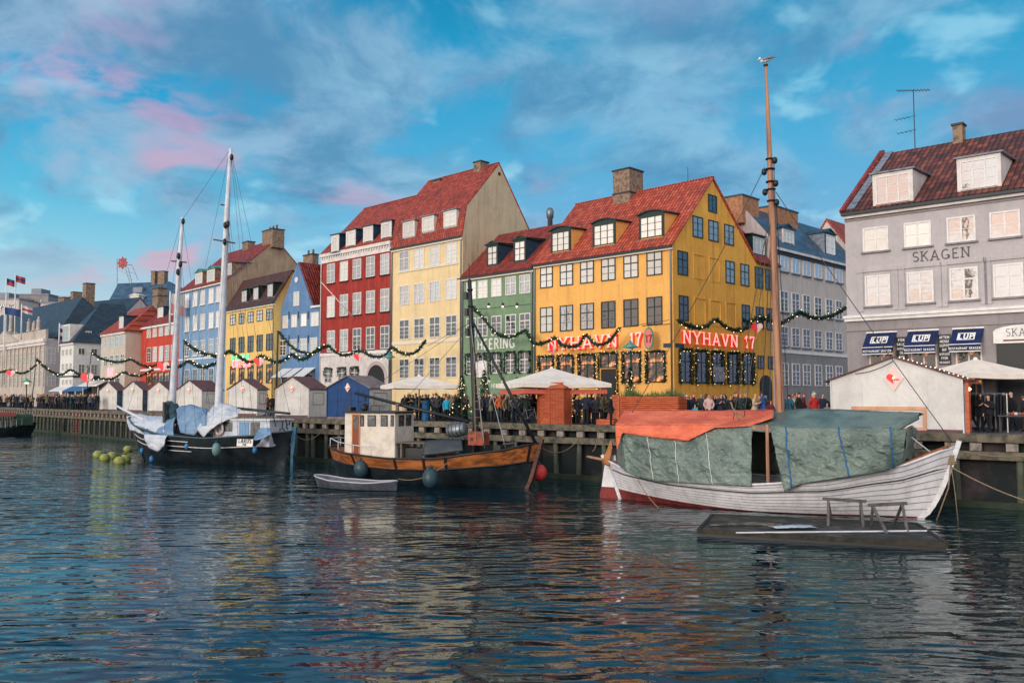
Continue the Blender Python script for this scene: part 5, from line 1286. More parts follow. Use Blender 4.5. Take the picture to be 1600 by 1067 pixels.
# ----------------------------------------------------------------- the black boat with varnished strake
b2 = Boat('fishing_boat', 'black wooden fishing boat with varnished strake, cream wheelhouse and black mast', Vector((-9.7, 49.6, 0)), Vector((.75, 44.9, 0)))
zs2 = [(0, 1.85), (.15, 1.55), (.4, 1.38), (.6, 1.45), (.85, 1.85), (1, 2.25)]
H2 = Hull(b2.W, zs2, 1.85, .65, .75, -.5, 1.0, .8, 3.0, .32, .7)
z0f = lambda t: -.12
h2 = H2.skin(z0f, 8, 40, .012, bands=[(.62, 1), (1.0, 2)]).build('hull', [M['antifoul'], M['hull_black'], M['varnish']], b2.o, True)
H2.deck(.35).build('deck', M['deck'], b2.o)
mb = MB(); H2.rail(mb, .055, .02); mb.build('gunwale', M['black'], b2.o, True)
mb = MB(); H2.line(mb, .63, .035, .05, zr=z0f); mb.build('rubbing_strake', M['black'], b2.o, True)
mb = MB()
for t in (.19, .42, .56, .66, .975):
    for sd_ in (1,): mb.bar(H2.pt(t, interp(zs2, t)*.58, sd_, .05), H2.pt(t, interp(zs2, t)+.04, sd_, .05), .12, .05)
mb.build('strake_straps', M['black'], b2.o)
mb = MB(); rows = [(xb(H2, z), z) for z in [2.5-.25*i for i in range(12)]]
for (x0, z0), (x1, z1) in zip(rows, rows[1:]): mb.bar((x0+.03, 0, z0), (x1+.03, 0, z1-.02), .18, .24, up=(0, 1, 0))
mb.build('stem', mat('brown_stem', S(96, 58, 44), .6, S(60, 40, 36), 3), b2.o)
P2 = lambda px, py, off=0.0: b2.P(px, py, off)
# stern rail
mb = MB(); pts = [H2.pt(t, interp(zs2, t), 1, -.05)+Vector((0, 0, .5)) for t in (.3, .2, .1, .03)]+[H2.pt(t, interp(zs2, t), -1, -.05)+Vector((0, 0, .5)) for t in (.03, .1, .2, .3)]
mb.tube(pts, .025, 6)
for q in pts: mb.tube([q, q-Vector((0, 0, .52))], .02, 5)
mb.build('stern_rail', M['spar_white'], b2.o, True)
# wheelhouse
yw = -.95
xa, xc = P2(538, 680, yw).x, P2(617, 680, yw).x; zt = P2(578, 645, yw).z; zd = 1.15
mb = MB(); mb.box(xa, xc, yw, yw+2.0, zd-.1, zt); wh = mb.build('wheelhouse', mat('cream_wheelhouse', S(216, 208, 196), .5, S(196, 188, 176), 2), b2.o)
bv = wh.modifiers.new('bevel', 'BEVEL'); bv.width = .06; bv.segments = 2
mb = MB(); mb.box(xa-.14, xc+.14, yw-.14, yw+2.14, zt+.002, zt+.09); rfm = mb.build('wheelhouse_roof', M['gutter'], wh); rfm.modifiers.new('bevel', 'BEVEL').width = .03
dx0, dx1 = P2(551.5, 680, yw).x, P2(561.5, 680, yw).x; zt_d = P2(556, 648, yw).z
d = MB().box(dx0, dx1, yw-.04, yw-.003, zd+.1, zt_d).build('door', mat('brown_door', S(120, 60, 44), .5), wh)
MB().box(dx0-.05, dx0, yw-.05, yw-.003, zd+.1, zt_d+.05).box(dx1, dx1+.05, yw-.05, yw-.003, zd+.1, zt_d+.05).box(dx0, dx1, yw-.05, yw-.003, zt_d, zt_d+.05).build('door_frame', mat('orange_frame', S(206, 130, 60), .5), wh)
MB().box(dx0+.06, dx1-.06, yw-.05, yw-.041, zt_d-.75, zt_d-.08).build('door_pane', M['g_dark'], wh)
for a, b in ((563.5, 569), (574.5, 587.5), (595, 606), (610.5, 615.5)):
    x0, x1 = P2(a, 657, yw).x, P2(b, 657, yw).x; z1, z0 = P2((a+b)/2, 648.5, yw).z, P2((a+b)/2, 666, yw).z
    w_ = MB().box(x0, x1, yw-.035, yw-.003, z0, z1).build('window', M['black'], wh); w_.modifiers.new('bevel', 'BEVEL').width = .05
    MB().box(x0+.05, x1-.05, yw-.042, yw-.036, z0+.05, z1-.05).build('pane', M['g_dark'], wh)
for yy in (yw+.35, yw+1.1): MB().box(xc+.003, xc+.035, yy, yy+.55, z0, z1).build('window', M['g_dark'], wh)
# gear on the roof
mb = MB(); x0 = P2(545, 640, 0).x
mb.box(x0, x0+.35, -.3, .2, zt+.09, zt+.3); mb.lathe([(.14, zt+.09), (.2, zt+.2), (.2, zt+.4), (.1, zt+.5)], (x0+1.05, 0, 0), 10); mb.tube([(x0+1.7, -.4, zt+.1), (x0+1.75, -.4, zt+.38), (x0+2.2, -.3, zt+.38), (x0+2.2, -.3, zt+.1)], .03, 5); mb.tube([(x0+.6, .2, zt+.1), (x0+.6, .2, zt+.7)], .02, 5); mb.tube([(x0+.4, .2, zt+.6), (x0+.8, .2, zt+.6)], .02, 5)
mb.tube([(x0+.2, -.1, zt+.4), (x0+.2, -.1, zt+1.3)], .02, 5); mb.tube([(x0+1.1, 0, zt+.6), (x0+1.1, 0, zt+1.0)], .05, 6)
mb.build('roof_gear', M['black'], wh)
# mast, boom, spar
mt2, mf2 = P2(732.5, 412, 0), P2(743.5, 672, 0); f2 = mf2+(mf2-mt2)*.13
mb = MB(); mb.tube([f2, mf2, mf2.lerp(mt2, .65), mf2.lerp(mt2, .9), mf2.lerp(mt2, .905), mt2], [.17, .16, .13, .11, .03, .02], 10); ms = mb.build('mast', M['black'], b2.o, True)
q = mf2.lerp(mt2, .91); mb = MB(); mb.bar(q+Vector((-.75, 0, 0)), q+Vector((.35, 0, .03)), .06); mb.build('masthead_arm', M['black'], ms)
for f in (.84, .74, .62): 
    c = mf2.lerp(mt2, f); mb = MB(); mb.lathe([(.14, -.06), (.17, 0), (.14, .06)], c, 8); mb.build('mast_band', M['black'], ms)
    mb = MB(); mb.box(c.x-.32, c.x-.16, -.1, .1, c.z-.5, c.z-.1); mb.build('pulley_block', M['black'], ms)
mb = MB(); mb.tube([P2(555, 614, -.3), P2(640, 636, -.2), P2(732, 659, -.2)], [.07, .1, .1], 8); mb.build('boom', M['black'], b2.o, True)
mb = MB(); mb.tube([P2(621, 630, -.5), P2(621, 705, -.5)], .1, 8); mb.build('boom_crutch', M['deck'], b2.o, True)
mb = MB(); mb.tube([P2(740, 505, -.1), P2(838, 694, 0)], [.06, .09], 7); mb.build('forestay_spar', M['black'], b2.o, True)
for a, b in (((735, 500), (757, 700)), ((736, 500), (744, 680)), ((734, 510), (605, 655)), ((733, 505), (560, 618)), ((741, 505), (790, 700))):
    mb = MB(); mb.tube(sag(P2(*a, -.1), P2(*b, -1.2 if b[1] > 690 else -.3), .05), .025 if b[1] > 690 else .012, 5); mb.build('stay', M['wire'] if b[1] < 690 else M['steel'], b2.o, True)
mb = MB(); a, b = P2(742, 540, -.6), P2(748, 690, -1.0)
for s_ in (-.18, .18): mb.tube([a+Vector((s_*.5, 0, 0)), b+Vector((s_, 0, 0))], .015, 5)
for i in range(12): f = i/12; mb.bar(a.lerp(b, f)+Vector((-.09-.09*f, 0, 0)), a.lerp(b, f)+Vector((.09+.09*f, 0, 0)), .02)
mb.build('rope_ladder', M['rope'], b2.o)
# deck houses, hatch, barrels
x0, x1 = P2(585, 700, -.9).x, P2(665, 700, -.9).x; zh = P2(625, 691, -.9).z
mb = MB(); mb.box(x0, x1, -.9, .7, zh-.06, zh); 
for x in (x0+.1, x1-.2, (x0+x1)/2): mb.box(x, x+.1, -.85, -.75, 1.0, zh-.06); mb.box(x, x+.1, .5, .6, 1.0, zh-.06)
mb.build('hatch_table', M['deck'], b2.o)
mb = MB(); mb.box(x0+.4, x1-.1, -.6, .5, 1.0, zh-.3); mb.build('hatch', M['black'], b2.o)
g = cloth([P2(665, 688, -1.0), P2(690, 686, -1.0), P2(722, 686, -1.0)], [P2(660, 712, -1.3), P2(690, 709, -1.35), P2(724, 704, -1.35)], 24, 10, .06, .05, 101)
cloth_obj('dark_tarpaulin', M['gutter'], b2.o, [g], .03)
Rb = Matrix.Rotation(radians(80), 4, 'Y')
kc = P2(714, 671.5, -.7)
kg = empty('barrel', b2.o.matrix_basis @ kc, b2.o.rotation_euler.z, 'grey steel barrel lying on the black boat beside its mast', 'barrel')
prof = [(.3, -.5), (.32, -.48), (.36, -.3), (.365, -.29), (.37, 0), (.365, .29), (.36, .3), (.32, .48), (.3, .5)]
MB().lathe(prof, (0, 0, 0), 16, Rb).build('staves', M['steel'], kg, True)
for z in (-.33, -.12, .12, .33): MB().lathe([(.372, z-.02), (.378, z), (.372, z+.02)], (0, 0, 0), 16, Rb).build('hoop', M['gutter'], kg)
mb = MB(); mb.bar(kc+Vector((-.35, -.2, -.37)), kc+Vector((-.45, -.3, -1.0)), .05); mb.bar(kc+Vector((.35, -.2, -.37)), kc+Vector((.45, -.3, -1.0)), .05); mb.bar(kc+Vector((-.35, .2, -.37)), kc+Vector((-.45, .3, -1.0)), .05); mb.bar(kc+Vector((.35, .2, -.37)), kc+Vector((.45, .3, -1.0)), .05); mb.bar(kc+Vector((-.45, -.2, -.4)), kc+Vector((.45, -.2, -.4)), .05); mb.bar(kc+Vector((-.45, .2, -.4)), kc+Vector((.45, .2, -.4)), .05)
mb.build('barrel_stand', M['gutter'], b2.o)
kc = P2(748, 684, -.5); mb = MB(); mb.prism([(kc.z+.42*sin(pi*i/8)-.1, 0) for i in ()] or [(-.45, -.42), (-.45, .1)]+[(-.45*cos(pi*i/8), .1+.3*sin(pi*i/8)) for i in range(1, 8)]+[(.45, .1), (.45, -.42)], 'x', -.5, .5)
co = mb.build('companionway', mat('brown_hatch_wood', S(150, 70, 46), .6, S(104, 52, 38), 2.5, 5), b2.o); co.scale = (.85, .85, .85); co.location = kc
MB().lathe([(.08, 0), (.1, .02), (.08, .04)], (0, 0, 0), 10, Matrix.Rotation(pi/2, 4, 'X')).build('porthole', M['black'], co).location = (-.25, -.455, -.05)
mb = MB(); kc = P2(815, 690, 0); mb.lathe([(.12, 0), (.08, .3), (.14, .32), (.1, .4)], (kc.x-.5, 0, 2.0), 8); mb.bar((kc.x-.9, -.3, 2.2), (kc.x-.1, -.3, 2.3), .08); mb.box(kc.x-1.5, kc.x-1.1, -.2, .3, 1.6, 2.1); mb.build('anchor_windlass', M['black'], b2.o)
mb = MB(); mb.tube(sag(P2(700, 722, -1.95), P2(622, 748, -2.6), .35), .02, 5); tag(mb.build('mooring_line', M['rope']), 'slack rope from the black boat down to the dinghy', 'rope').parent = None
bpy.data.objects[-1] if False else None
def world_mesh(o, fr): o.matrix_world = fr.o.matrix_basis.copy()
for o in C.objects:
    if o.name == 'mooring_line': o.location = b2.o.location; o.rotation_euler = b2.o.rotation_euler
def ball(name, label, cat, loc, r, m, grp=None, sz=1.15, n=14):
    o = empty(name, loc, 0, label, cat, grp)
    MB().lathe([(.001, -r*sz)]+[(r*cos(radians(a)), r*sz*sin(radians(a))) for a in range(-75, 76, 15)]+[(.001, r*sz)], (0, 0, 0), n).build('body', m, o, True)
    MB().lathe([(r*.25, r*sz*.97), (r*.3, r*sz*1.05), (r*.14, r*sz*1.25), (.01, r*sz*1.28)], (0, 0, 0), 8).build('eyelet', M['gutter'], o)
    return o
fen = mat('dark_fender', S(44, 70, 80), .45, S(34, 54, 64), 3)
ball('fender', 'large dark round fender hanging amidships on the black boat', 'fender', atY(673, 747, 43.6), .42, fen, sz=1.2)
ball('fender', 'dark fender at the stern of the black boat behind the dinghy', 'fender', atY(565, 732, 47.2), .42, fen, sz=1.2)
ball('buoy', 'red buoy hanging at the bow of the black boat', 'buoy', atY(842, 738, 45.6), .42, mat('red_buoy', S(214, 66, 66), .4), sz=1.05)
# dinghy
d1, d2 = G(500, 45.2), G(621, 43.4)
bd = Boat('dinghy', 'small grey open dinghy floating beside the black fishing boat', d1, d2)
zsd = [(0, .62), (.3, .42), (.7, .38), (1, .48)]
HD = Hull(bd.W, zsd, .72, .25, .05, -.2, 1, 1, 3.2, .3, .6)
gm = mat('grey_dinghy_paint', S(88, 94, 106), .5, S(66, 72, 82), 3)
o = HD.skin(lambda t: .03, 4, 24, .012).build('hull', [M['black'], gm], bd.o, True)
mb = MB(); HD.rail(mb, .035, .01, 0, 20); mb.build('gunwale', mat('pale_gunwale', S(176, 178, 186), .5), bd.o, True)
HD.deck(.3, 20).build('bottom_boards', gm, bd.o)
for x in (.3, .62): 
    a = HD.pt(x, .34, 1); MB().box(a.x-.12, a.x+.12, -abs(a.y)+.02, abs(a.y)-.02, .27, .31).build('thwart', M['deck'], bd.o)
# ----------------------------------------------------------------- the dark ketch
b1 = Boat('ketch', 'dark two-masted ketch with white masts, white deckhouse and blue and white tarpaulins', Vector((-27.0, 65.0, 0)), Vector((-15.2, 59.2, 0)))
zs1 = [(0, 3.0), (.12, 2.45), (.35, 1.9), (.6, 1.78), (.85, 2.0), (1, 2.3)]
H1 = Hull(b1.W, zs1, 2.05, 1.6, .7, -.5, .9, 1, 2.8, .34, .75)
b1h = H1.skin(z0f, 8, 44, .02).build('hull', [M['antifoul'], M['hull_black']], b1.o, True)
H1.deck(.45).build('deck', M['deck'], b1.o)
mb = MB(); H1.rail(mb, .06, .03); mb.build('gunwale', mat('teal_rail', S(60, 84, 92), .5), b1.o, True)
for fr_ in (.5, .66, .84): mb = MB(); H1.line(mb, fr_, .028, .045, zr=z0f, sides=(1,), t0=.02, t1=.5 if fr_ != .66 else .95); mb.build('white_line', M['white'], b1.o, True)
P1 = lambda px, py, off=0.0: b1.P(px, py, off)
mb = MB(); mb.tube([P1(182, 634, -.2), P1(211, 649, -.2), P1(240, 662, -.1)], [.08, .12, .14], 8); mb.build('bowsprit', M['spar_white'], b1.o, True)
mb = MB(); rows = [(xs(H1, z), z) for z in [3.1-.25*i for i in range(14)]]
for (x0, z0), (x1, z1) in zip(rows, rows[1:]): mb.bar((x0-.03, 0, z0), (x1-.03, 0, z1-.02), .16, .22, up=(0, 1, 0))
mb.build('stem', M['hull_black'], b1.o)
x = xb(H1, 2); mb = MB(); mb.prism([(x-.1, -.4), (x-.05, 2.6), (x+.35, 2.6), (x+.25, 1.4), (x+.1, .6), (x+.15, -.4)], 'y', -.06, .06); mb.build('rudder', M['teal'], b1.o)
def mast(bt, pts, rs, m, name='mast'): return MB().tube(pts, rs, 10).build(name, m, bt.o, True)
mA = [P1(339.5, 668, 0), P1(341, 640, 0), P1(348, 480, 0), P1(354, 340, 0), P1(360.5, 233, 0)]
A_ = mast(b1, mA, [.27, .27, .24, .19, .12], M['spar_white'])
mB_ = [P1(266, 672, 0), P1(268.5, 640, 0), P1(274, 540, 0), P1(280, 410, 0), P1(285.5, 340, 0)]
B_ = mast(b1, mB_, [.25, .25, .21, .17, .11], M['spar_white'])
for ms_, a, b in ((A_, (334, 374.5), (367, 380)), (B_, (268, 408), (291, 410)), (A_, (345, 320), (353, 321))):
    mb = MB(); mb.bar(P1(*a), P1(*b), .1); mb.build('crosstree', M['gutter'], ms_)
for ms_, pts in ((A_, [(356, 350), (352, 352), (362, 246), (351, 378)]), (B_, [(279, 400), (282, 413), (278, 425), (286, 346)])):
    for q in pts: mb = MB(); mb.lathe([(.02, -.25), (.13, -.12), (.13, .12), (.02, .25)], P1(*q, -.2), 8); mb.build('pulley_block', M['black'], ms_, True)
st = [((358, 236), (286, 342)), ((284, 342), (196, 655)), ((358, 240), (275, 640)), ((361, 236), (452, 645)), ((355, 345), (330, 690)), ((357, 345), (372, 690)), ((357, 350), (385, 688)), ((359, 345), (400, 690)), ((282, 412), (255, 690)), ((283, 412), (290, 690)), ((284, 412), (308, 690)), ((285, 345), (330, 655)), ((361, 240), (390, 560)), ((360, 300), (345, 690)), ((283, 350), (262, 500)), ((362, 240), (420, 684))]
for a, b in st:
    mb = MB(); mb.tube([P1(*a), P1(*b, -1.6 if b[1] > 683 else 0)], .014, 4); mb.build('stay', M['wire'], b1.o)
mb = MB(); mb.tube([P1(372, 638, -.2), P1(453, 646, -.2)], [.1, .08], 8); mb.build('boom', M['gutter'], b1.o, True)
# deckhouse
yw = -1.1; xa, xc = P1(333, 675, yw).x, P1(421, 675, yw).x; zt = P1(377, 656.5, yw).z
whm = mat('deckhouse_white', S(196, 202, 212), .5, S(160, 172, 190), 1.5)
dh = MB().box(xa, xc, yw, 1.1, 1.3, zt).build('deckhouse', whm, b1.o); MB().box(xa-.12, xc+.12, yw-.12, 1.22, zt+.002, zt+.08).build('deckhouse_roof', M['white'], dh)
for a, b, m_ in ((350, 363, 'g_dark'), (374, 389, 'sky_blue'), (392, 406, 'g_dark')):
    x0, x1 = P1(a, 670, yw).x, P1(b, 670, yw).x; z0, z1 = P1(a, 673.5 if a < 370 else 683, yw).z, P1(a, 659, yw).z
    MB().box(x0, x1, yw-.04, yw-.003, z0, z1).build('window' if m_ == 'g_dark' else 'door', M[m_], dh)
# life ring
q = P1(342.5, 670, yw-.12); lr = empty('lifebuoy', b1.o.matrix_basis@q, b1.o.rotation_euler.z, 'pink and white life ring hung on the white deckhouse', 'life ring')
mb = MB(); n = 20; R__ = []
for i in range(n):
    a = 2*pi*i/n; R__.append([Vector(((.34+.085*cos(t*pi/4))*cos(a), .085*sin(t*pi/4), (.34+.085*cos(t*pi/4))*sin(a)*1.1)) for t in range(8)])
R__.append(R__[0]); mb.grid(R__, True); mb.build('ring', mat('faded_ring', S(206, 150, 140), .6, S(200, 196, 196), 2.5, 0, .45, .55), lr, True)
mb = MB(); mb.tube([(.45*cos(2*pi*i/16), -.05, .5*sin(2*pi*i/16)) for i in range(17)], .012, 4); mb.build('grab_line', M['rope'], lr)
# name plate
t0_ = H1.pt(.73, 1.62, 1, .06); xpl0, xpl1 = P1(371, 691, -2.1).x, P1(395, 691, -2.1).x
mb = MB(); mb.box(0, xpl1-xpl0, -.03, 0, -.24, .24); np_ = mb.build('name_board', M['white'], b1.o); np_.location = (xpl0, -2.12, P1(383, 691.5, -2.1).z); np_.rotation_euler = (radians(-6), 0, radians(2))
lt = MB(); ww = text_width('LARUS'); s_ = (xpl1-xpl0)*.82/ww; letters(lt, 'LARUS', (xpl1-xpl0)*.09, -.02, s_, -.045, .012, .16); letters(lt, 'TVIC', (xpl1-xpl0)*.36, -.2, .13, -.045, .012, .18); lt.build('lettering', M['black'], np_)
np_['label'] = 'white board lettered LARUS'
# tarps
def T1(name, m, top, bot, amp=.14, bul=.15, seed=1, nu=30, nv=16, dn=Vector((0, -.6, .8))):
    cloth_obj(name, M[m], b1.o, [cloth(top, bot, nu, nv, amp, bul, seed, dn.normalized(), fs=1.3)], .03)
T1('bow_tarpaulin', 'tarp_white', [P1(199, 652, .6), P1(213, 646, .6), P1(235, 650, .6), P1(262, 651, .6)], [P1(203, 672, -1.3), P1(225, 678, -1.5), P1(245, 678, -1.6), P1(262, 676, -1.6)], .2, .25, 2)
T1('side_tarpaulin', 'tarp_blue', [P1(228, 668, -.6), P1(250, 660, -.4), P1(275, 650, -.3)], [P1(226, 684, -1.9), P1(250, 688, -2.0), P1(272, 682, -2.0)], .15, .2, 3)
T1('hanging_tarpaulin', 'tarp_white', [P1(226, 678, -1.95), P1(262, 680, -2.15)], [P1(232, 700, -2.15), P1(248, 706, -2.3), P1(258, 696, -2.3)], .12, .1, 4, 18, 12, Vector((0, -1, 0)))
T1('mid_tarpaulin', 'tarp_blue', [P1(276, 636, 0), P1(300, 632, 0), P1(326, 640, 0)], [P1(282, 676, -1.5), P1(303, 680, -1.6), P1(322, 664, -1.5)], .16, .2, 6)
T1('main_tarpaulin', 'tarp_white', [P1(338, 632, .1), P1(347, 629, 0), P1(379, 638, 0)], [P1(308, 672, -1.6), P1(318, 683, -1.9), P1(341, 662, -1.6), P1(372, 650, -1.0)], .16, .15, 7)
T1('stern_tarpaulin', 'tarp_blue', [P1(408, 668, -.9), P1(420, 667, -.9), P1(424, 670, -.9)], [P1(396, 688, -2.0), P1(410, 686, -2.0), P1(424, 678, -1.9)], .12, .1, 8, 16, 10)
mb = MB()
for i in range(5): c = P1(268+RND.uniform(-5, 8), 636+i*4, -.2); mb.lathe([(.05, -.45), (.35, -.2), (.42, .1), (.2, .45)], c, 8)
mb.build('sail_bundle', mat('dark_green_sail', S(44, 78, 88), .8, S(28, 52, 62), 3, bump=.05, bscale=5), b1.o, True)
mb = MB()
for i in range(14): c = P1(425+i*2.0, 672+RND.uniform(-6, 4), RND.uniform(-1, 1)); mb.bar(c, c+Vector((RND.uniform(-.3, .3), RND.uniform(-.2, .2), RND.uniform(.1, .8))), .05)
for i in range(6): c = P1(276+i*3, 668+RND.uniform(-6, 4), RND.uniform(-1, 0)); mb.bar(c, c+Vector((RND.uniform(-.2, .2), 0, RND.uniform(.3, 1.2))), .07)
mb.tube([P1(257, 672, -.8), P1(257, 628, -.8)], .13, 8); mb.build('deck_gear', M['black'], b1.o)
bl = mat('blue_fender', S(44, 120, 176), .4); gf = mat('grey_green_fender', S(96, 130, 132), .45)
for px, py, r, m_, Y, lb in ((338, 702, .3, gf, 58.7, 'grey green fender hanging below the life ring of the ketch'), (292, 697, .16, bl, 60.6, 'small blue fender on the ketch side between tarpaulin and deckhouse'), (398, 703, .15, bl, 58.0, 'small blue fender just under the LARUS board'), (222, 704, .15, bl, 63.2, 'small blue fender near the bow of the ketch'), (237, 717, .16, bl, 62.0, 'blue fender touching the water near the ketch bow'), (255, 700, .3, fen, 61.6, 'dark fender beside the hanging white tarpaulin')):
    ball('fender', lb, 'fender', atY(px, py, Y), r, m_, 'fenders along the dark ketch', 1.5, 10)
yb = mat('yellow_green_buoy', S(150, 156, 84), .6, S(112, 122, 66), 3)
for i, (px, py, r) in enumerate(((154, 709, .42), (164, 714, .38), (176, 711, .4), (187, 719, .4), (195.5, 716, .4), (199.5, 700, .36))):
    c = atZ(px, py+3, .1); ball('mooring_buoy', ['leftmost of the yellow green mooring buoys', 'second yellow green buoy from the left, nearer the camera', 'third yellow green buoy from the left', 'nearest of the yellow green buoys', 'rightmost yellow green buoy of the close pair', 'single yellow green buoy close under the ketch bow'][i], 'buoy', (c.x, c.y, .18), r, yb, 'yellow green mooring buoys', .85)
# mooring lines of the white boat and others
def rope(label, a, b, s_, r=.025): return tag(MB().tube(sag(a, b, s_), r, 5).build('mooring_line', M['rope'], None, True), label, 'rope', 'mooring lines')
B3w = lambda v: b3.o.matrix_basis @ Vector(v)
rope('pale mooring line running from the white bow off to the lower right', B3w((b3.W+1.1, -.1, 2.0)), atY(1640, 793, 31), .15)
rope('slack mooring line along the quay beam from the white bow', B3w((b3.W+1.3, 0, 2.6)), atY(1640, 708, 35), .2)
qa, n_ = quay_at(905, .1); rope('slack mooring line between the black bow and the quay piles', b2.o.matrix_basis @ Vector((b2.W+.6, 0, 2.2)), Vector((qa.x, qa.y, 2.3)), .6)
qa, n_ = quay_at(935, .1); rope('thin line from the tiller of the white boat to the quay', B3w((-1.4, 0, 2.1)), Vector((qa.x, qa.y, 2.9)), .3)
qa, n_ = quay_at(505, .1); rope('mooring line from the ketch stern to the quay', b1.o.matrix_basis @ Vector((b1.W+.5, 0, 2.3)), Vector((qa.x, qa.y, 2.2)), .6)
# ================================================================= signs and garlands on the houses
neon_p = mat('pink_white_neon', (.9, .45, .42), .4, emit=(1, .33, .29), estr=1.0)
neon_r = mat('red_letter_box', (.55, .02, .015), .4, emit=(.9, .04, .02), estr=.45)
def sign_letters(hh, txt, a, b, zb, zt, side, label):
    """lit letters from column position a to b along the wall"""
    Hh = zt-zb; wsc = (b-a)/Hh/text_width(txt, .1)
    o = empty('neon_sign', (hh.W+.05, a, zb) if side else (a, -.05, zb), pi/2 if side else 0); o.parent = hh.o; o['label'] = label
    bk = MB(); letters(bk, txt, 0.04, -.06, Hh, -.10, .09, .185, True, wsc, .1*wsc); bk.build('letter_boxes', neon_r, o)
    fr_ = MB(); letters(fr_, txt, 0, 0, Hh, -.16, .05, .10, True, wsc, .1*wsc); fr_.build('letters', neon_p, o)
    return o
h = HY
zb, zt = h.fr(968, 542).z, h.fr(968, 521.5).z
x0, x1 = h.fr(857, 535).x, h.fr(967.5, 535).x
sign_letters(h, 'NYHAVN', x0, x1, zb, zt, False, 'pink lit NYHAVN letters on the front')
sign_letters(h, '17', h.fr(986, 530).x, h.fr(1005, 530).x, zb, zt, False, 'pink lit number 17 on the front')
zb, zt = h.sd(1063.5, 536).z, h.sd(1063, 516).z
sign_letters(h, 'NYHAVN', h.sd(1063, 525).y, h.sd(1150, 530).y, zb, zt, True, 'pink lit NYHAVN letters on the gable')
sign_letters(h, '17', h.sd(1160, 530).y, h.sd(1177, 530).y, zb, zt, True, 'pink lit number 17 on the gable')
# oval hanging sign
q = h.fr(1014, 529, -.9); sgn = empty('hanging_sign', (q.x, -.9, q.z)); sgn.parent = h.o; sgn['label'] = 'oval green rimmed sign reading 17 on an iron bracket'
Re = lambda rx, rz, n=20: [(rx*cos(2*pi*i/n), rz*sin(2*pi*i/n)) for i in range(n)]
MB().prism(Re(.40, .78), 'y', -.05, .05).build('rim', mat('green_rim', S(40, 110, 84), .5, emit=(.2, .8, .5), estr=.12), sgn)
MB().prism(Re(.33, .66), 'y', -.075, .075).build('face', mat('pink_sign_face', S(214, 120, 116), .5), sgn)
for s_ in (-1, 1):
    lt = MB(); letters(lt, '17', -.24, -.26, .5, -.09, .015, .2); lo = lt.build('letters', mat('deep_red_letters', S(150, 30, 36), .5), sgn); lo.rotation_euler = (0, 0, 0 if s_ < 0 else pi)
mb = MB(); mb.bar((-.0, -.2, .98), (0, .9, .98), .04); mb.bar((-1.2, .85, 1.0), (1.2, .85, 1.0), .03); mb.tube([(0, 0, .98), (0, 0, .7)], .02, 5); mb.build('bracket', M['black'], sgn)
for a, b, side in ((h.fr(1037, 539).x, h.W-.1, 0), (.1, .1, 1)):
    z = h.fr(1044, 539.5).z
    o = MB().box(a, b, -.05, -.003, z-.14, z+.14).build('street_sign', M['darkblue'], h.o) if not side else MB().box(h.W+.006, h.W+.05, .15, 1.2, z-.14, z+.14).build('street_sign', M['darkblue'], h.o)
a, b = h.sd(1111, 585).y, h.sd(1128.5, 585).y; MB().box(h.W+.16, h.W+.2, a, b, h.sd(1112, 596).z, h.sd(1112, 573).z).build('notice_board', mat('grey_notice', S(120, 124, 140), .5, S(160, 160, 165), 3), h.o)
# garlands ---------------------------------------------------------------
bulb_mesh = None
def bulb(par, p, r=.05):
    global bulb_mesh
    if bulb_mesh is None: bulb_mesh = MB().lathe([(.001, -1), (.8, -.6), (1, 0), (.8, .6), (.001, 1)], (0, 0, 0), 6).build('light_bulb', M['bulb'], par, True).data; o = bpy.data.objects['light_bulb']
    else: o = bpy.data.objects.new('light_bulb', bulb_mesh); C.objects.link(o)
    o.parent = par; o.location = p; o.scale = (r, r, r); return o
def sprigs(mb, pts, r, dens, rnd):
    for a, b in zip(pts, pts[1:]):
        d = (b-a); n = max(1, int(d.length*dens))
        for i in range(n):
            c = a+d*rnd.random(); v = Vector((rnd.gauss(0, 1), rnd.gauss(0, 1), rnd.gauss(0, 1))).normalized(); q = v.cross(Vector((rnd.random(), rnd.random(), rnd.random()))).normalized()
            L_ = r*rnd.uniform(.6, 1.25); w_ = r*.26
            mb.add([c-q*w_, c+q*w_, c+v*L_+q*w_*.3, c+v*L_-q*w_*.3], [(0, 1, 2, 3)])
def garland(label, pts, r=.2, dens=46, step=.75, br=.055, grp='fir garlands with lights along the quay', k=0, core=True, name='garland', cat='garland'):
    pts = [Vector(p) for p in pts]; c = sum(pts, Vector())/len(pts); pts = [p-c for p in pts]; rnd = random.Random(k*17+3)
    o = empty(name, c, 0, label, cat, grp); mb = MB()
    if core: mb.tube(pts, r*.42, 5)
    sprigs(mb, pts, r, dens, rnd); mb.build('foliage', M['leaf'], o, fix=False)
    acc = step*.5
    for a, b in zip(pts, pts[1:]):
        L_ = (b-a).length
        while acc < L_:
            if rnd.random() < .15: acc += step; continue
            p = a.lerp(b, acc/L_); an = rnd.uniform(-pi, 0); bulb(o, p+Vector((rnd.uniform(-.9, .9)*r, -r*.85, r*.9*sin(an*2))), br*rnd.uniform(.65, 1.05)); acc += step
        acc -= L_
    return o
def smooth(pts, n=5):
    out = []; P_ = [pts[0]]+list(pts)+[pts[-1]]
    for i in range(1, len(P_)-2):
        for j in range(n):
            t = j/n; p0, p1, p2, p3 = (Vector(x) for x in P_[i-1:i+3])
            out.append(.5*((2*p1)+(-p0+p2)*t+(2*p0-5*p1+4*p2-p3)*t*t+(-p0+3*p1-3*p2+p3)*t**3))
    out.append(Vector(pts[-1])); return out
def on_line(P_, d, off, n):      # plane parallel to facades, off metres in front
    return lambda px, py: onplane(px, py, P_-n*off, n)
nF = HY.ey; PF = lambda off: on_line(K, None, off, nF)
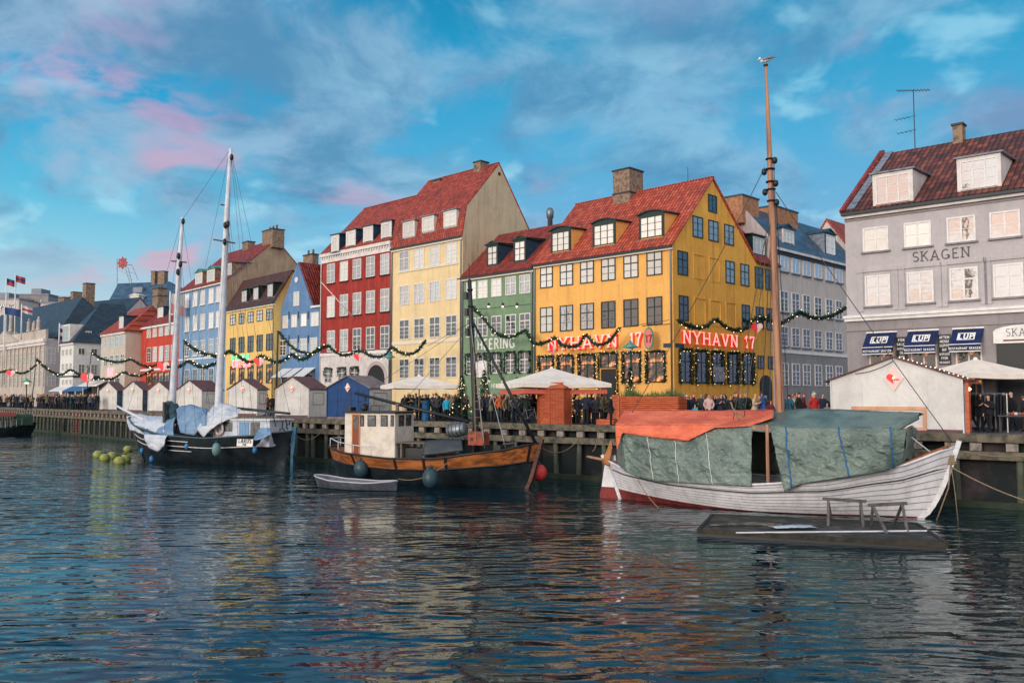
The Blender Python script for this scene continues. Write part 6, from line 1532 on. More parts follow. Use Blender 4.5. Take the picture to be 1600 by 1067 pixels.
nS = HS.ey; PS = lambda off: on_line(HS.L, None, off, nS)
GR = [
 ('garland of fir and lights swinging from the black mast across the green and yellow fronts', [(739, 480), (758.7, 501), (773, 519), (795, 527), (812, 521), (822, 518), (833.5, 534.5), (847, 537), (868, 528.5), (875.5, 537.5), (895, 542), (907, 536), (914.5, 524), (928, 536), (938.5, 538), (952, 533), (968, 512)], PF(1.5)),
 ('garland of fir and lights across the yellow gable above the lettering', [(1059, 501), (1075, 508), (1091, 513), (1106, 508), (1119, 499.5), (1132, 510), (1150, 516), (1165, 513), (1182, 497), (1208, 503)], lambda px, py: onplane(px, py, K+HY.ex*.9, HY.ex)),
 ('garland of fir and lights across the grey side street house', [(1210, 503), (1222, 505), (1235, 497), (1250, 488), (1262, 494), (1275, 497), (1300, 493), (1323, 480)], lambda px, py: onplane(px, py, K+HY.ex*1.2, HY.ex)),
 ('garland of fir and lights across the dark red and cream fronts', [(435, 518), (447, 533), (460, 545), (475, 551), (487, 553), (500, 547), (512, 540), (520, 547), (530, 553), (543, 555), (562, 548), (580, 556), (600, 556), (612, 543), (622, 549), (635, 553), (650, 550), (665, 532)], PF(4)),
 ('garland of fir and lights before the blue gable ending at the pole', [(358, 548), (372, 556), (385, 565), (398, 564), (408, 556), (425, 564), (438, 565), (452, 557), (456, 553), (466, 560), (478, 560), (487, 553), (500, 544), (512, 541)], PF(7)),
 ('garland of fir and lights before the tall light blue front', [(288, 533), (300, 543), (315, 551), (330, 555), (345, 556), (358, 548)], PS(8)),
 ('low garland of fir and lights below the tall light blue front', [(262, 573), (275, 574), (285, 570), (295, 564), (308, 571), (322, 573), (340, 566), (345, 562)], PS(8)),
 ('garland of fir and lights before the beige and small red houses', [(143, 551), (158, 560), (175, 565), (190, 565), (205, 562), (220, 570), (235, 573), (250, 568), (262, 572)], lambda px, py: atY(px, py, 108)),
 ('low garland of fir and lights before the white and beige houses', [(57, 561), (72, 575), (90, 585), (100, 584), (110, 578), (125, 586), (140, 591), (160, 592), (178, 591), (192, 582), (205, 586), (220, 587), (240, 577)], lambda px, py: atY(px, py, 112)),
 ('garland of fir and lights before the palace', [(-5, 583), (8, 580), (18, 578), (30, 583), (42, 581), (57, 570)], lambda px, py: atY(px, py, 112)),
]
for i, (lb, pts, fn) in enumerate(GR):
    garland(lb, smooth([fn(*p) for p in pts], 4), .24 if i < 4 else .28, 60, .8, .042 if i < 4 else .065, k=i)
# thin guy wires of the garlands
for lb, a, b in (('thin wire from the black mast across the cream front', (667, 541), (733, 505)), ('thin wire from the garland end to the yellow corner', (968, 512), (1046, 500))):
    tag(MB().tube([PF(1.5)(*a), PF(1.5)(*b)], .02, 4).build('guy_wire', M['wire']), lb, 'wire')
# window garlands
WLB = {'yf': 'front window of the yellow house', 'ys': 'gable window of the yellow house', 'g': 'window of the green house', 'r': 'window of the red house'}
ordn = ['first', 'second', 'third', 'fourth', 'fifth', 'sixth']
cnt = {}
for (hh, a, b, z0, z1, side, i) in GW:
    key = 'ys' if side else ('yf' if hh is HY else ('g' if hh is HG else 'r')); k = cnt.get(key, 0); cnt[key] = k+1
    if side: pt = lambda u, z: hh.L+hh.ex*(hh.W+.14)+hh.ey*u+Vector((0, 0, z+hh.base))
    else: pt = lambda u, z: hh.L+hh.ex*u-hh.ey*.14+Vector((0, 0, z+hh.base))
    if key == 'yf' and k == 3: P_ = [pt(a-.1, .6), pt(a-.1, z1-1.0), pt(a-.1, z1+.05), pt(b+.1, z1+.05), pt(b+.1, z1-1.0), pt(b+.1, .6)]
    elif key == 'r': P_ = [pt(a, z0+.3), pt(a, z1), pt(b, z1), pt(b, z0+.3)]
    else: P_ = [pt(a+.2, z0+.02), pt(a-.02, z0+.02), pt(a-.02, z1), pt(b+.02, z1), pt(b+.02, z0+.02), pt(b-.2, z0+.02)]
    lbs = {'yf': 'lit fir garland round the %s ground floor window of the yellow front' % ['first', 'second', 'third', 'door', 'fifth', 'rightmost'][k % 6], 'ys': 'lit fir garland round the %s gable window right of the yellow corner' % ordn[k % 6], 'g': 'dark fir garland round the %s ground floor window of the green house' % ordn[k % 6], 'r': 'dark fir garland over the %s ground floor window of the red house' % ordn[k % 6]}
    if key == 'yf' and k == 3: lbs['yf'] = 'fir garland with lights round the dark door of the yellow house'
    garland(lbs[key], P_, .17, 60, .42 if key in ('yf', 'ys') else 30, .027, 'fir garlands round windows', 40+len(cnt)*7+k, False, 'window_garland')
    if key == 'ys': # dark foliage filling the gable windows
        pass
# hearts
hred = mat('heart_red', (.62, .03, .04), .5, emit=(.9, .05, .06), estr=.35); hwh = mat('heart_white', (.62, .5, .48), .5, emit=(1, .5, .4), estr=.15)
def heart(label, p, s, rz=0.0, grp='woven heart decorations'):
    s *= .68
    o = empty('heart_decoration', p, rz, label, 'heart decoration', grp)
    def half(sg): return [(0, -.5*s)]+[(sg*(.27+.27*cos(radians(a)))*s, (.12+.27*sin(radians(a)))*s) for a in range(-30, 181, 15)]
    MB().prism(half(-1), 'y', -.06, .06).build('red_half', hred, o); MB().prism(half(1), 'y', -.055, .055).build('white_half', hwh, o)
    mb = MB()
    for i in range(3):
        for j in range(3):
            if (i+j) % 2 == 0: x, z = (i-j)*.13*s, (-.12-(i+j)*.0+.0)*s+(1-(i+j)/2)*.13*s*1.0; mb.prism([(x, z-.06*s), (x+.06*s, z), (x, z+.06*s), (x-.06*s, z)], 'y', -.075, -.0605)
    mb.build('checks', hred, o); MB().tube([(0, 0, .3*s), (0, 0, .75*s)], .02, 4).build('hanger', M['wire'], o)
    return o
rzF = HY.o.rotation_euler.z
heart('large red and white woven heart on the gable garland of the yellow house', onplane(1182.5, 512, K+HY.ex*1.0, HY.ex), 1.25, rzF+pi/2*.6)
heart('red and white heart hanging before the left end of the yellow front', PF(2.0)(865, 546), 1.15, rzF-.5)
heart('red and white heart hanging before the red house ground floor', PF(4.3)(560.5, 558), 1.2, 0)
heart('red heart wreath hanging before the small yellow house', PF(7.3)(405, 565), 1.5, 0)
heart('red heart hanging on the garland before the small red house', atY(255, 572, 107.5), 2.0, 0)
heart('red heart hanging on the low garland before the white house', atY(136, 590, 111.5), 2.2, 0)
heart('small red heart hanging on the palace garland', atY(17, 583, 111.5), 1.5, 0)
# garland poles
def quay_pole(label, top, botx, Y, r=.06):
    t_ = atY(*top, Y); b = atY(botx, 640, Y); b = t_+(b-t_)*((t_.z-QZ)/(t_.z-b.z)); o = empty('garland_pole', b, 0, label, 'pole', 'poles carrying garlands')
    MB().tube([(0, 0, 0), t_-b], [r, r*.7], 7).build('pole', M['gutter'], o, True); MB().lathe([(r*2.2, 0), (r*2, .1), (r, .15)], (0, 0, 0), 8).build('foot', M['gutter'], o); return o
quay_pole('thin leaning pole holding garlands before the palace', (57, 561), 48, 111)
quay_pole('thin dark pole holding garlands before the white house', (143, 550), 132, 108)
quay_pole('thin dark pole holding garlands before the light blue house', (288, 532), 283, 90)
quay_pole('thicker dark pole holding garlands beside the blue gable', (434.5, 517), 431, 72, .1)
# ================================================================= market huts
M['hut'] = mat('pale_grey_hut_board', S(216, 214, 208), .7, S(198, 196, 192), 1.2, streak=(.62, .62, .6)); M['hutblue'] = mat('deep_blue_hut_board', S(0, 62, 118), .6, S(0, 52, 100), 2)
M['hutroof'] = mat('maroon_felt_roof', S(108, 78, 84), .8, S(88, 64, 70), 2); M['hutroof2'] = mat('grey_felt_roof', S(128, 120, 122), .8, S(108, 102, 106), 2)
M['hutwhite'] = mat('white_hut_board', S(224, 224, 220), .7, S(208, 208, 204), .8, streak=(.66, .66, .64))
lampw = mat('warm_lamp', (1, .7, .4), .4, emit=(1, .5, .25), estr=5)
HX = Vector((.88, -.475, 0)).normalized()
def hut(label, a, b, c, yp, ye, wall, sidem, roofm, name='market_hut', X=HX, back=1.3, dmax=2.6, grp='market huts on the quay edge', heart_=True, base_px=None, over=.16):
    q0, n_ = quay_at(a, back); u = (b-800)/FPX; s_ = (u*q0.y-q0.x)/(X.x-u*X.y)
    h = House(name, label, q0, q0+X*s_, 'market hut'); h.o['group'] = grp
    pk_, ev = h.fr((a+b)/2, yp), h.fr((a+b)/2, ye); D_ = min(max(h.sd(c, 620).y, 1.2), dmax)
    xm = h.W/2; zp, ze_ = pk_.z, ev.z
    MB().prism([(0, 0), (h.W, 0), (h.W, ze_), (xm, zp), (0, ze_)], 'y', 0, D_).build('wall', wall, h.o)
    MB().box(h.W+.003, h.W+.03, .02, D_-.02, .05, ze_-.05).build('side_panel', sidem, h.o)
    mb = MB()
    for x_, sg in ((0, -1), (h.W, 1)):
        p = Vector((x_+sg*over, 0, ze_-over*(zp-ze_)/xm)); q = Vector((xm, 0, zp)); n = Vector((-(q-p).z, 0, (q-p).x)).normalized(); n = n if n.z > 0 else -n
        vs = [p+n*.005, q+n*.005, q+n*.07, p+n*.07]; vs = [v+Vector((0, -.12, 0)) for v in vs]+[v+Vector((0, D_+.12, 0)) for v in vs]
        mb.add(vs, [(0, 1, 2, 3), (4, 7, 6, 5), (0, 4, 5, 1), (1, 5, 6, 2), (2, 6, 7, 3), (3, 7, 4, 0)])
    mb.build('roof', roofm, h.o)
    mb = MB()
    for x_ in (0, h.W): 
        mb.bar((x_, -.03, 0), (x_, -.03, ze_), .06, .05, up=(0, 1, 0))
    for x_ in (h.W*.25, h.W*.75): mb.bar((x_, -.012, 0), (x_, -.012, ze_-.05), .02, .02, up=(0, 1, 0))
    mb.build('corner_trim', wall, h.o)
    sk = MB(); sk.box(.0, h.W, -.03, -.003, .0, .16); sk.build('skirting', roofm, h.o)
    hx = MB(); hx.bar((h.W+.045, D_*.2, 1.0), (h.W+.045, D_*.8, 1.0), .03, .03); hx.bar((h.W+.045, D_*.2, ze_-.35), (h.W+.045, D_*.8, ze_-.35), .03, .03); hx.bar((h.W+.045, D_*.2, 1.0), (h.W+.045, D_*.2, ze_-.35), .03, .03); hx.bar((h.W+.045, D_*.8, 1.0), (h.W+.045, D_*.8, ze_-.35), .03, .03); hx.build('hatch_frame', M['lead'], h.o)
    if heart_:
        zc = ze_+.1*(zp-ze_)-.05; s_ = .28 if h.W < 5 else .5
        sg = MB().prism([(xm, zc-s_*1.2), (xm+s_*.85, zc), (xm, zc+s_*1.2), (xm-s_*.85, zc)], 'y', -.07, -.003).build('diamond_sign', hwh, h.o)
        hh = MB(); hh.prism([(xm, zc-.5*s_)]+[(xm-(.25+.25*cos(radians(t)))*s_*1.2, zc+(.1+.25*sin(radians(t)))*s_*1.2) for t in range(-30, 181, 15)], 'y', -.09, -.071)
        for i_ in range(3): hh.prism([(xm+(.12+.16*i_)*s_-.05, zc-.1*s_), (xm+(.12+.16*i_)*s_, zc-.1*s_-.05), (xm+(.12+.16*i_)*s_+.05, zc-.1*s_), (xm+(.12+.16*i_)*s_, zc-.1*s_+.05)], 'y', -.09, -.071)
        hh.build('heart', hred, sg); h.zc = zc; h.xm = xm
        MB().lathe([(.001, -.06), (.05, 0), (.001, .06)], (xm+.02, -.16, zc+.02), 8).build('lamp', lampw, sg)
    h.ze, h.zp, h.D = ze_, zp, D_
    return h
hb = M['slate_blue']
for i, (a, b, c, yp, ye) in enumerate(((157, 184, 192, 597, 610), (194, 224, 231, 596, 609), (233, 265, 276, 596, 609.5), (277.5, 316.5, 354, 594.5, 609.5), (358, 403, 412, 592.5, 608), (432, 483.5, 511, 589, 607))):
    hut(['pale market hut farthest left beside the crowd', 'second pale market hut from the left', 'third pale market hut, behind the foremast of the ketch', 'pale market hut seen between the two white masts', 'pale market hut right of the tall white mast', 'pale market hut next to the deep blue one'][i], a, b, c, yp, ye, M['hut'], hb if i in (0, 1, 2) else M['hutwhite'], M['hutroof'])
hut('deep blue market hut with grey roof', 512, 577, 619, 587.5, 606, M['hutblue'], M['hutwhite'], M['hutroof2'])
hbig = hut('large white market hut behind the white boat with an open wooden right side', 1298, 1503, 1515, 559, 593, M['hutwhite'], M['hutwhite'], M['hutroof'], X=(QA-QB).normalized(), back=1.2, dmax=2.6, over=.3)
h = hbig
x0, x1 = h.fr(1331, 650).x, h.fr(1448, 650).x; zt = h.fr(1390, 635).z
mb = MB(); 
for bx in ((x0, x1, zt-.16, zt), (x0, x0+.16, .1, zt-.16), (x1-.16, x1, .1, zt-.16), (x0+.16, x1-.16, .1, .24)): mb.box(bx[0], bx[1], -.05, -.003, bx[2], bx[3])
for f in (.33, .66): mb.box(x0+(x1-x0)*f-.06, x0+(x1-x0)*f+.06, -.045, -.003, .24, zt-.16)
mb.build('shutter_frame', mat('pale_pine', S(206, 160, 132), .6, S(190, 142, 112), 2), h.o)
mb = MB(); 
for x_ in (h.W+.1, ): mb.box(x_, x_+.14, -.02, .12, 0, h.ze-.02); mb.box(x_, x_+.1, .5, .62, 0, h.ze-.02); mb.box(x_, x_+.14, -.02, 2.4, h.ze-.2, h.ze-.02)
mb.build('side_frame', M['wood_or'], h.o)
MB().lathe([(.001, -.09), (.09, 0), (.001, .09)], (h.W+.25, .1, h.ze-.45), 10).build('lamp', lampw, h.o)
mb = MB(); rnd = random.Random(5)
sl_ = [(h.W/2, h.zp), (h.W+.3, h.ze-.3*(h.zp-h.ze)/(h.W/2))]
for i in range(16): f = .1+i/17; bulb(h.o, (sl_[0][0]+(sl_[1][0]-sl_[0][0])*f, -.16, sl_[0][1]+(sl_[1][1]-sl_[0][1])*f+.1+rnd.uniform(-.02, .04)), .026)
mb.tube(sag((h.W*.2, -.06, h.ze+.3), (h.W/2, -.06, h.zp-.15), .12), .015, 4); mb.build('cable', M['wire'], h.o)
# ================================================================= parasols
M['hutwhite'] = M['hutwhite']
canv = mat('cream_parasol_canvas', S(236, 226, 214), .9, S(222, 212, 202), 1.5); coral = mat('coral_canvas', S(214, 104, 88), .8)
def parasol(label, apx, apy, rl, rr, ry, Y, rz=.4, second=None):
    c = atY(apx, apy, Y); rim = atY(apx, ry, Y).z; c0 = Vector((c.x, c.y, QZ)); R_ = (atY(rr, ry, Y).x-atY(rl, ry, Y).x)/2
    o = empty('parasol', c0, rz, label, 'parasol', 'parasols on the quay'); zt, zr = c.z-QZ, rim-QZ; s_ = R_/ (abs(cos(rz))+abs(sin(rz)))
    MB().tube([(0, 0, 0), (0, 0, zt-.05)], .04, 8).build('pole', M['spar_wood'], o, True); MB().box(-.35, .35, -.35, .35, 0, .12).build('base', M['gutter'], o)
    cn = [(-s_, -s_), (s_, -s_), (s_, s_), (-s_, s_)]; mb = MB(); n = 8
    G_ = []
    for f in (0.02, .5, 1.0):
        row_ = []
        for i in range(4):
            a, b = Vector(cn[i]), Vector(cn[(i+1) % 4])
            for j in range(4): p = a.lerp(b, j/4); row_.append(Vector((p.x*f, p.y*f, zt-(zt-zr)*(f**.9)-.05*sin(pi*j/4)*f)))
        G_.append(row_)
    G_.append([v-Vector((0, 0, .22)) for v in G_[-1]]); mb.grid(G_, True); k_ = mb.build('canopy', canv, o); solidify(k_, .02)
    if second: g2 = [[v*.93-Vector((0, 0, .16)) for v in G_[-2]], [v*.93-Vector((0, 0, .42)) for v in G_[-2]]]; m2 = MB(); m2.grid(g2, True); solidify(m2.build('valance', second, o), .015)
    MB().lathe([(.12, zt-.05), (.1, zt+.06), (.02, zt+.1)], (0, 0, 0), 8).build('finial', canv, o)
    mb = MB()
    for q in cn: mb.bar((0, 0, zt-.55), (q[0]*.98, q[1]*.98, zr-.06), .03)
    mb.build('ribs', M['spar_wood'], o); return o
parasol('cream parasol right of the deep blue hut', 655, 587, 602, 732, 602, 60, .35)
parasol('large cream parasol with coral valance behind the wooden pillar', 862, 575, 770, 946, 600, 54, .3, coral)
parasol('cream parasol before the SKAGEN awnings', 1524, 561, 1448, 1606, 585, 43.5, .25)
# ================================================================= wooden pillar, slatted planter, small things
q, n_ = quay_at(866, 1.25); Wp = 27.5/FPX*q.y
pil = empty('wooden_pillar', (q.x, q.y, QZ), .1, 'orange octagonal wooden kiosk pillar on the quay edge', 'kiosk')
mb = MB(); hgt = atY(866, 607, q.y).z-QZ; n = 8
mb.lathe([(Wp*.98, 0), (Wp*.98, hgt)], (0, 0, 0), 8, Matrix.Rotation(pi/8, 4, 'Z')); mb.build('drum', M['wood_or'], pil)
MB().lathe([(Wp*1.08, hgt+.005), (Wp*1.04, hgt+.1), (Wp*.72, hgt+.34), (Wp*.7, hgt+.36)], (0, 0, 0), 8, Matrix.Rotation(pi/8, 4, 'Z')).build('roof', M['wood_or'], pil)
mb = MB()
for i in range(8):
    a = pi/8+i*pi/4; v = Vector((Wp*.99*cos(a), Wp*.99*sin(a), 0)); mb.bar(v, v+Vector((0, 0, hgt)), .05)
    b = a+pi/4; w_ = Vector((Wp*.99*cos(b), Wp*.99*sin(b), 0))
    if i in (4,):   # herringbone boards on the left faces
        nn = ((v+w_)/2).normalized()*.012; m_ = (v+w_)/2
        for k in range(7): z = .1+k*(hgt-.5)/7; mb.bar(v+nn+Vector((0, 0, z)), m_+nn+Vector((0, 0, z+.42)), .022, .015); mb.bar(w_+nn+Vector((0, 0, z)), m_+nn+Vector((0, 0, z+.42)), .022, .015)
    else:
        for k in range(1, 5): p_ = v.lerp(w_, k/5); mb.bar(p_, p_+Vector((0, 0, hgt)), .018)
mb.build('battens', mat('darker_orange_wood', S(168, 78, 48), .6), pil)
X = (QA-QB).normalized()
a0, _ = quay_at(968, 2.2); u = (1059-800)/FPX; s_ = (u*a0.y-a0.x)/(X.x-u*X.y)
h = House('slatted_planter', 'long slatted orange wooden planter with grasses beside the yellow corner', a0, a0+X*s_, 'planter')
zt = h.fr(1010, 619).z; mb = MB(); nsl = 15
for i in range(nsl): z = .05+i*(zt-.05)/nsl; mb.box(-.35*(1-i/nsl)*0, h.W, -.03+.0, .03, z, z+(zt-.05)/nsl-.03)
for i in range(nsl): z = .05+i*(zt-.05)/nsl; mb.box(h.W-.03, h.W+.03, .035, 1.0, z, z+(zt-.05)/nsl-.03)
mb.build('slats', M['wood_or'], h.o); MB().box(.03, h.W-.05, .04, 1.0, 0, zt-.12).build('soil_box', mat('dark_soil_box', S(70, 40, 30), .9), h.o)
mb = MB(); mb.box(-.12, -.02, -.06, .9, 0, zt+.02); mb.build('end_board', M['wood_or'], h.o)
mb = MB(); rnd = random.Random(3)
for i in range(900):
    x_ = rnd.uniform(0, h.W); y_ = rnd.uniform(.1, .95); hg = rnd.uniform(.12, .42)*(.5+MN.noise(Vector((x_*1.2, 0, 0)))+.5); lean = Vector((rnd.gauss(0, .12), rnd.gauss(0, .1), 0)); w_ = .015
    b_ = Vector((x_, y_, zt-.12)); mb.add([b_-Vector((w_, 0, 0)), b_+Vector((w_, 0, 0)), b_+lean+Vector((w_*.4, 0, hg)), b_+lean+Vector((-w_*.4, 0, hg))], [(0, 1, 2, 3)])
mb.build('grasses', mat('planter_grass', S(92, 112, 58), .8, S(60, 84, 46), 3), h.o, fix=False)
bx = House('slatted_bench', 'orange slatted wooden seat at the left end of the planter', a0-X*1.35-n_*.4, a0-X*.2-n_*.4, 'bench')
zb_ = .5; MB().box(0, bx.W, 0, .8, 0, .32).build('base', M['wood_or'], bx.o)
mb = MB(); 
for i in range(12): z = .36+i*.115; o_ = .25+.02*i; mb.box(o_+.15, bx.W-.05, .55+.02*i, .6+.02*i, z, z+.085)
mb.build('backrest', M['wood_or'], bx.o)
def at_quay(px, back): q, n_ = quay_at(px, back); return Vector((q.x, q.y, QZ)), n_
# blue bin
q, _ = at_quay(666, 1.6); o = empty('blue_bin', q, 0, 'tall blue cylindrical litter bin between the people on the quay', 'bin')
MB().lathe([(.26, 0), (.27, .05), (.29, 1.25), (.31, 1.28)], (0, 0, 0), 14).build('drum', mat('blue_bin_paint', S(34, 92, 140), .5, S(26, 74, 116), 3), o, True); MB().lathe([(.32, 1.285), (.32, 1.34), (.1, 1.42)], (0, 0, 0), 14).build('lid', M['darkblue'], o)
q, _ = at_quay(629, 1.0); o = empty('draped_table', q, .2, 'small round table under a pale cloth by the blue hut', 'table')
mb = MB(); R__ = []
for f in (0, .5, 1): R__.append([Vector(((.3+.12*f+(.05*f*sin(k*1.9)))*cos(2*pi*k/20), (.3+.12*f+(.05*f*sin(k*1.9)))*sin(2*pi*k/20), .98-.85*f)) for k in range(20)])
mb.grid(R__, True); mb.build('tablecloth', mat('pale_cloth', S(206, 180, 150), .9), o, True); MB().lathe([(.31, .97), (.31, 1.0)], (0, 0, 0), 20).build('tabletop', M['deck'], o)
# fir trees with lights
def fir(label, px, back, hgt, r, k):
    q, _ = at_quay(px, back); o = empty('fir_tree', q, 0, label, 'fir tree', 'potted fir trees with lights'); rnd = random.Random(k)
    MB().tube([(0, 0, 0), (0, 0, hgt)], [.07, .01], 6).build('trunk', M['deck'], o); MB().lathe([(.22, 0), (.3, .4), (.28, .42)], (0, 0, 0), 10).build('pot', M['gutter'], o)
    mb = MB()
    for i in range(1500):
        f = rnd.random()**1.4; z = .4+f*(hgt-.4); a = rnd.uniform(0, 2*pi); rr = r*(1-f)*rnd.uniform(.35, 1.1)*(1+.2*sin(z*9)); c = Vector((rr*cos(a), rr*sin(a), z)); d = Vector((cos(a), sin(a), -.35+rnd.gauss(0, .3))).normalized(); s_ = d.cross(Vector((0, 0, 1))).normalized()
        mb.add([c-s_*.03, c+s_*.03, c+d*.2+s_*.012, c+d*.2-s_*.012], [(0, 1, 2, 3)])
    mb.build('crown', M['leaf'], o, fix=False)
    for i in range(26): f = rnd.random(); a = rnd.uniform(pi, 2*pi); bulb(o, (r*(1-f)*cos(a), r*(1-f)*sin(a)-.05, .45+f*(hgt-.5)), .026)
fir('potted fir tree with lights left of the black mast', 722, 2.2, 3.0, .8, 1); fir('potted fir tree with lights right of the black mast', 757, 3.6, 3.4, .8, 2); fir('potted fir tree with lights just right of the wooden pillar', 900, 3.0, 2.3, .6, 3); fir('bare topped fir tree before the yellow house windows', 985, 5.0, 3.4, .7, 4)
fir('big dark fir tree before the white house', 137, 6, 6.0, 1.5, 5)
# street lamps
def lamp(label, top, Y, hang=True, s=1.0):
    p = atY(*top, Y); o = empty('street_lamp', (p.x, p.y, QZ), 0, label, 'street lamp', 'street lamps'); H_ = p.z-QZ
    MB().tube([(0, 0, 0), (0, 0, 1), (0, 0, H_)], [.09*s, .06*s, .045*s], 8).build('post', M['greenblack'], o, True)
    MB().lathe([(.06*s, H_+.05), (.14*s, H_-.12), (.5*s, H_-.38), (.5*s, H_-.42)], (0, 0, 0), 12).build('shade', M['copper'], o, True)
    MB().lathe([(.001, H_-.43), (.2*s, H_-.44), (.14*s, H_-.6), (.001, H_-.62)], (0, 0, 0), 10).build('lantern_glass', M['bulb'] if not hang else M['white'], o, True)
lamp('green shaded street lamp before the yellow house door', (985, 533), 56.5); lamp('green shaded street lamp between the red and cream houses', (608, 551), 73); lamp('lit street lantern before the palace', (42, 592), 112, False, 1.3)
# bicycle
def bicycle(label, px, back, rz):
    q, _ = at_quay(px, back); o = empty('bicycle', q, rz, label, 'bicycle'); 
    for x_ in (-.52, .52):
        w_ = MB(); w_.tube([(x_+.33*cos(2*pi*i/20), 0, .34+.33*sin(2*pi*i/20)) for i in range(21)], .02, 5); w = w_.build('wheel', M['black'], o)
        sp_ = MB(); [sp_.bar((x_, 0, .34), (x_+.32*cos(2*pi*i/10), 0, .34+.32*sin(2*pi*i/10)), .006) for i in range(10)]; sp_.build('spokes', M['steel'], w)
    f = MB(); 
    for a, b in (((-.52, 0, .34), (-.05, 0, .3)), ((-.05, 0, .3), (-.22, 0, .85)), ((-.22, 0, .85), (-.52, 0, .34)), ((-.05, 0, .3), (.38, 0, .8)), ((-.2, 0, .8), (.36, 0, .86)), ((.52, 0, .34), (.36, 0, .95))): f.tube([a, b], .018, 6)
    f.build('frame', M['steel'], o); MB().box(-.34, -.1, -.07, .07, .87, .93).build('saddle', M['black'], o); MB().tube([(.3, -.28, 1.0), (.36, 0, .98), (.3, .28, 1.0)], .016, 6).build('handlebar', M['steel'], o)
bicycle('bicycle parked left of the wooden pillar', 826, .9, -.5); bicycle('bicycle leaning by the blue hut behind the wheelhouse', 603, .8, -.3)
# red quay ladder
q, _ = quay_at(122, -.15); o = empty('quay_ladder', (q.x, q.y, 0), 0, 'red iron ladder fixed to the far quay wall', 'ladder')
for x_ in (-.35, .35): MB().bar((x_, 0, .2), (x_, 0, 2.9), .08).build('rail', mat('rusty_red', S(130, 60, 54), .7), o)
for i in range(8): MB().bar((-.35, 0, .35+i*.33), (.35, 0, .35+i*.33), .05).build('rung', MATS['rusty_red'], o)
# stall with clothes to the right of the big hut
q = G(1541, 40.2, QZ); o = empty('clothes_rail', q, -.75, 'rail of dark coats hanging right of the large white hut', 'clothes rail')
for x_ in (-.8, .8): MB().tube([(x_, 0, 0), (x_, 0, 1.75)], .025, 6).build('upright', M['white'], o)
MB().tube([(-.85, 0, 1.75), (.85, 0, 1.75)], .022, 6).build('crossbar', M['steel'], o)
for i in range(12):
    x_ = -.72+i*.13; g_ = MB(); g_.prism([(-.24, 1.62), (-.05, 1.7), (.05, 1.7), (.24, 1.62), (.27, .75-.03*(i % 3)), (-.27, .72)], 'x', x_, x_+.07); g_.build('coat', [mat('dark_coat_cloth', S(30, 36, 46), .9), mat('black_coat_cloth', S(18, 20, 24), .9), mat('slate_coat_cloth', S(74, 84, 92), .9)][2 if i in (5, 8) else i % 2], o)
q = G(1585, 39.5, QZ); o = empty('stall_table', q, -.6, 'low dark table heaped with goods at the right edge', 'table')
MB().box(-.7, .7, -.35, .35, .72, .78).build('tabletop', M['black'], o)
for x_, y_ in ((-.62, -.28), (.62, -.28), (-.62, .28), (.62, .28)): MB().bar((x_, y_, 0), (x_, y_, .72), .05).build('leg', M['black'], o)
rnd = random.Random(8)
for i in range(9):
    x_ = -.6+i*.15; cc = MB().lathe([(.001, 0), (.07, .01), (.09, .06), (.06, .12), (.001, .14)], (0, 0, 0), 8).build('woollen_hat', [mat('wool_red', S(170, 70, 60), .9), mat('wool_cream', S(214, 196, 180), .9), mat('wool_grey', S(110, 108, 114), .9)][i % 3], None); cc.location = q+Vector((x_*cos(-.6), x_*sin(-.6), .78)); tag(cc, '%s %s woollen hat in the row on the dark stall table' % (['leftmost', 'middle', 'rightmost'][i//3], ['red', 'cream', 'grey'][i % 3]), 'hat', 'woollen hats on the stall table')
# far left stalls
def stall(label, a, b, Y, canopy, cz=2.6):
    h = House('market_stall', label, G(a, Y), G(b, Y-1), 'market stall'); h.o['group'] = 'small stalls at the far end'
    MB().box(0, h.W, 0, 1.4, 0, 1.0).build('counter', M['gutter'], h.o)
    for x_ in (0, h.W-.08): MB().box(x_, x_+.08, 0, .08, 1.0, cz).build('post', M['white'], h.o)
    MB().prism([(-.5, cz-.25), (1.0, cz+.35), (2.3, cz-.1), (2.3, cz-.02), (1.0, cz+.43), (-.5, cz-.17)], 'x', -.3, h.W+.3).build('canopy', canopy, h.o); MB().box(0, h.W, 1.45, 1.5, 0, cz-.1).build('back_wall', M['black'], h.o)
stall('white stall with pale canopy among the crowd before the white house', 84, 103, 124, M['hutwhite']); stall('stall with blue canopy left of the huts', 106, 131, 119, mat('blue_canopy', S(60, 110, 156), .7)); stall('stall under a pale tent canopy beside the first hut', 130, 154, 113, canv, 3.2)
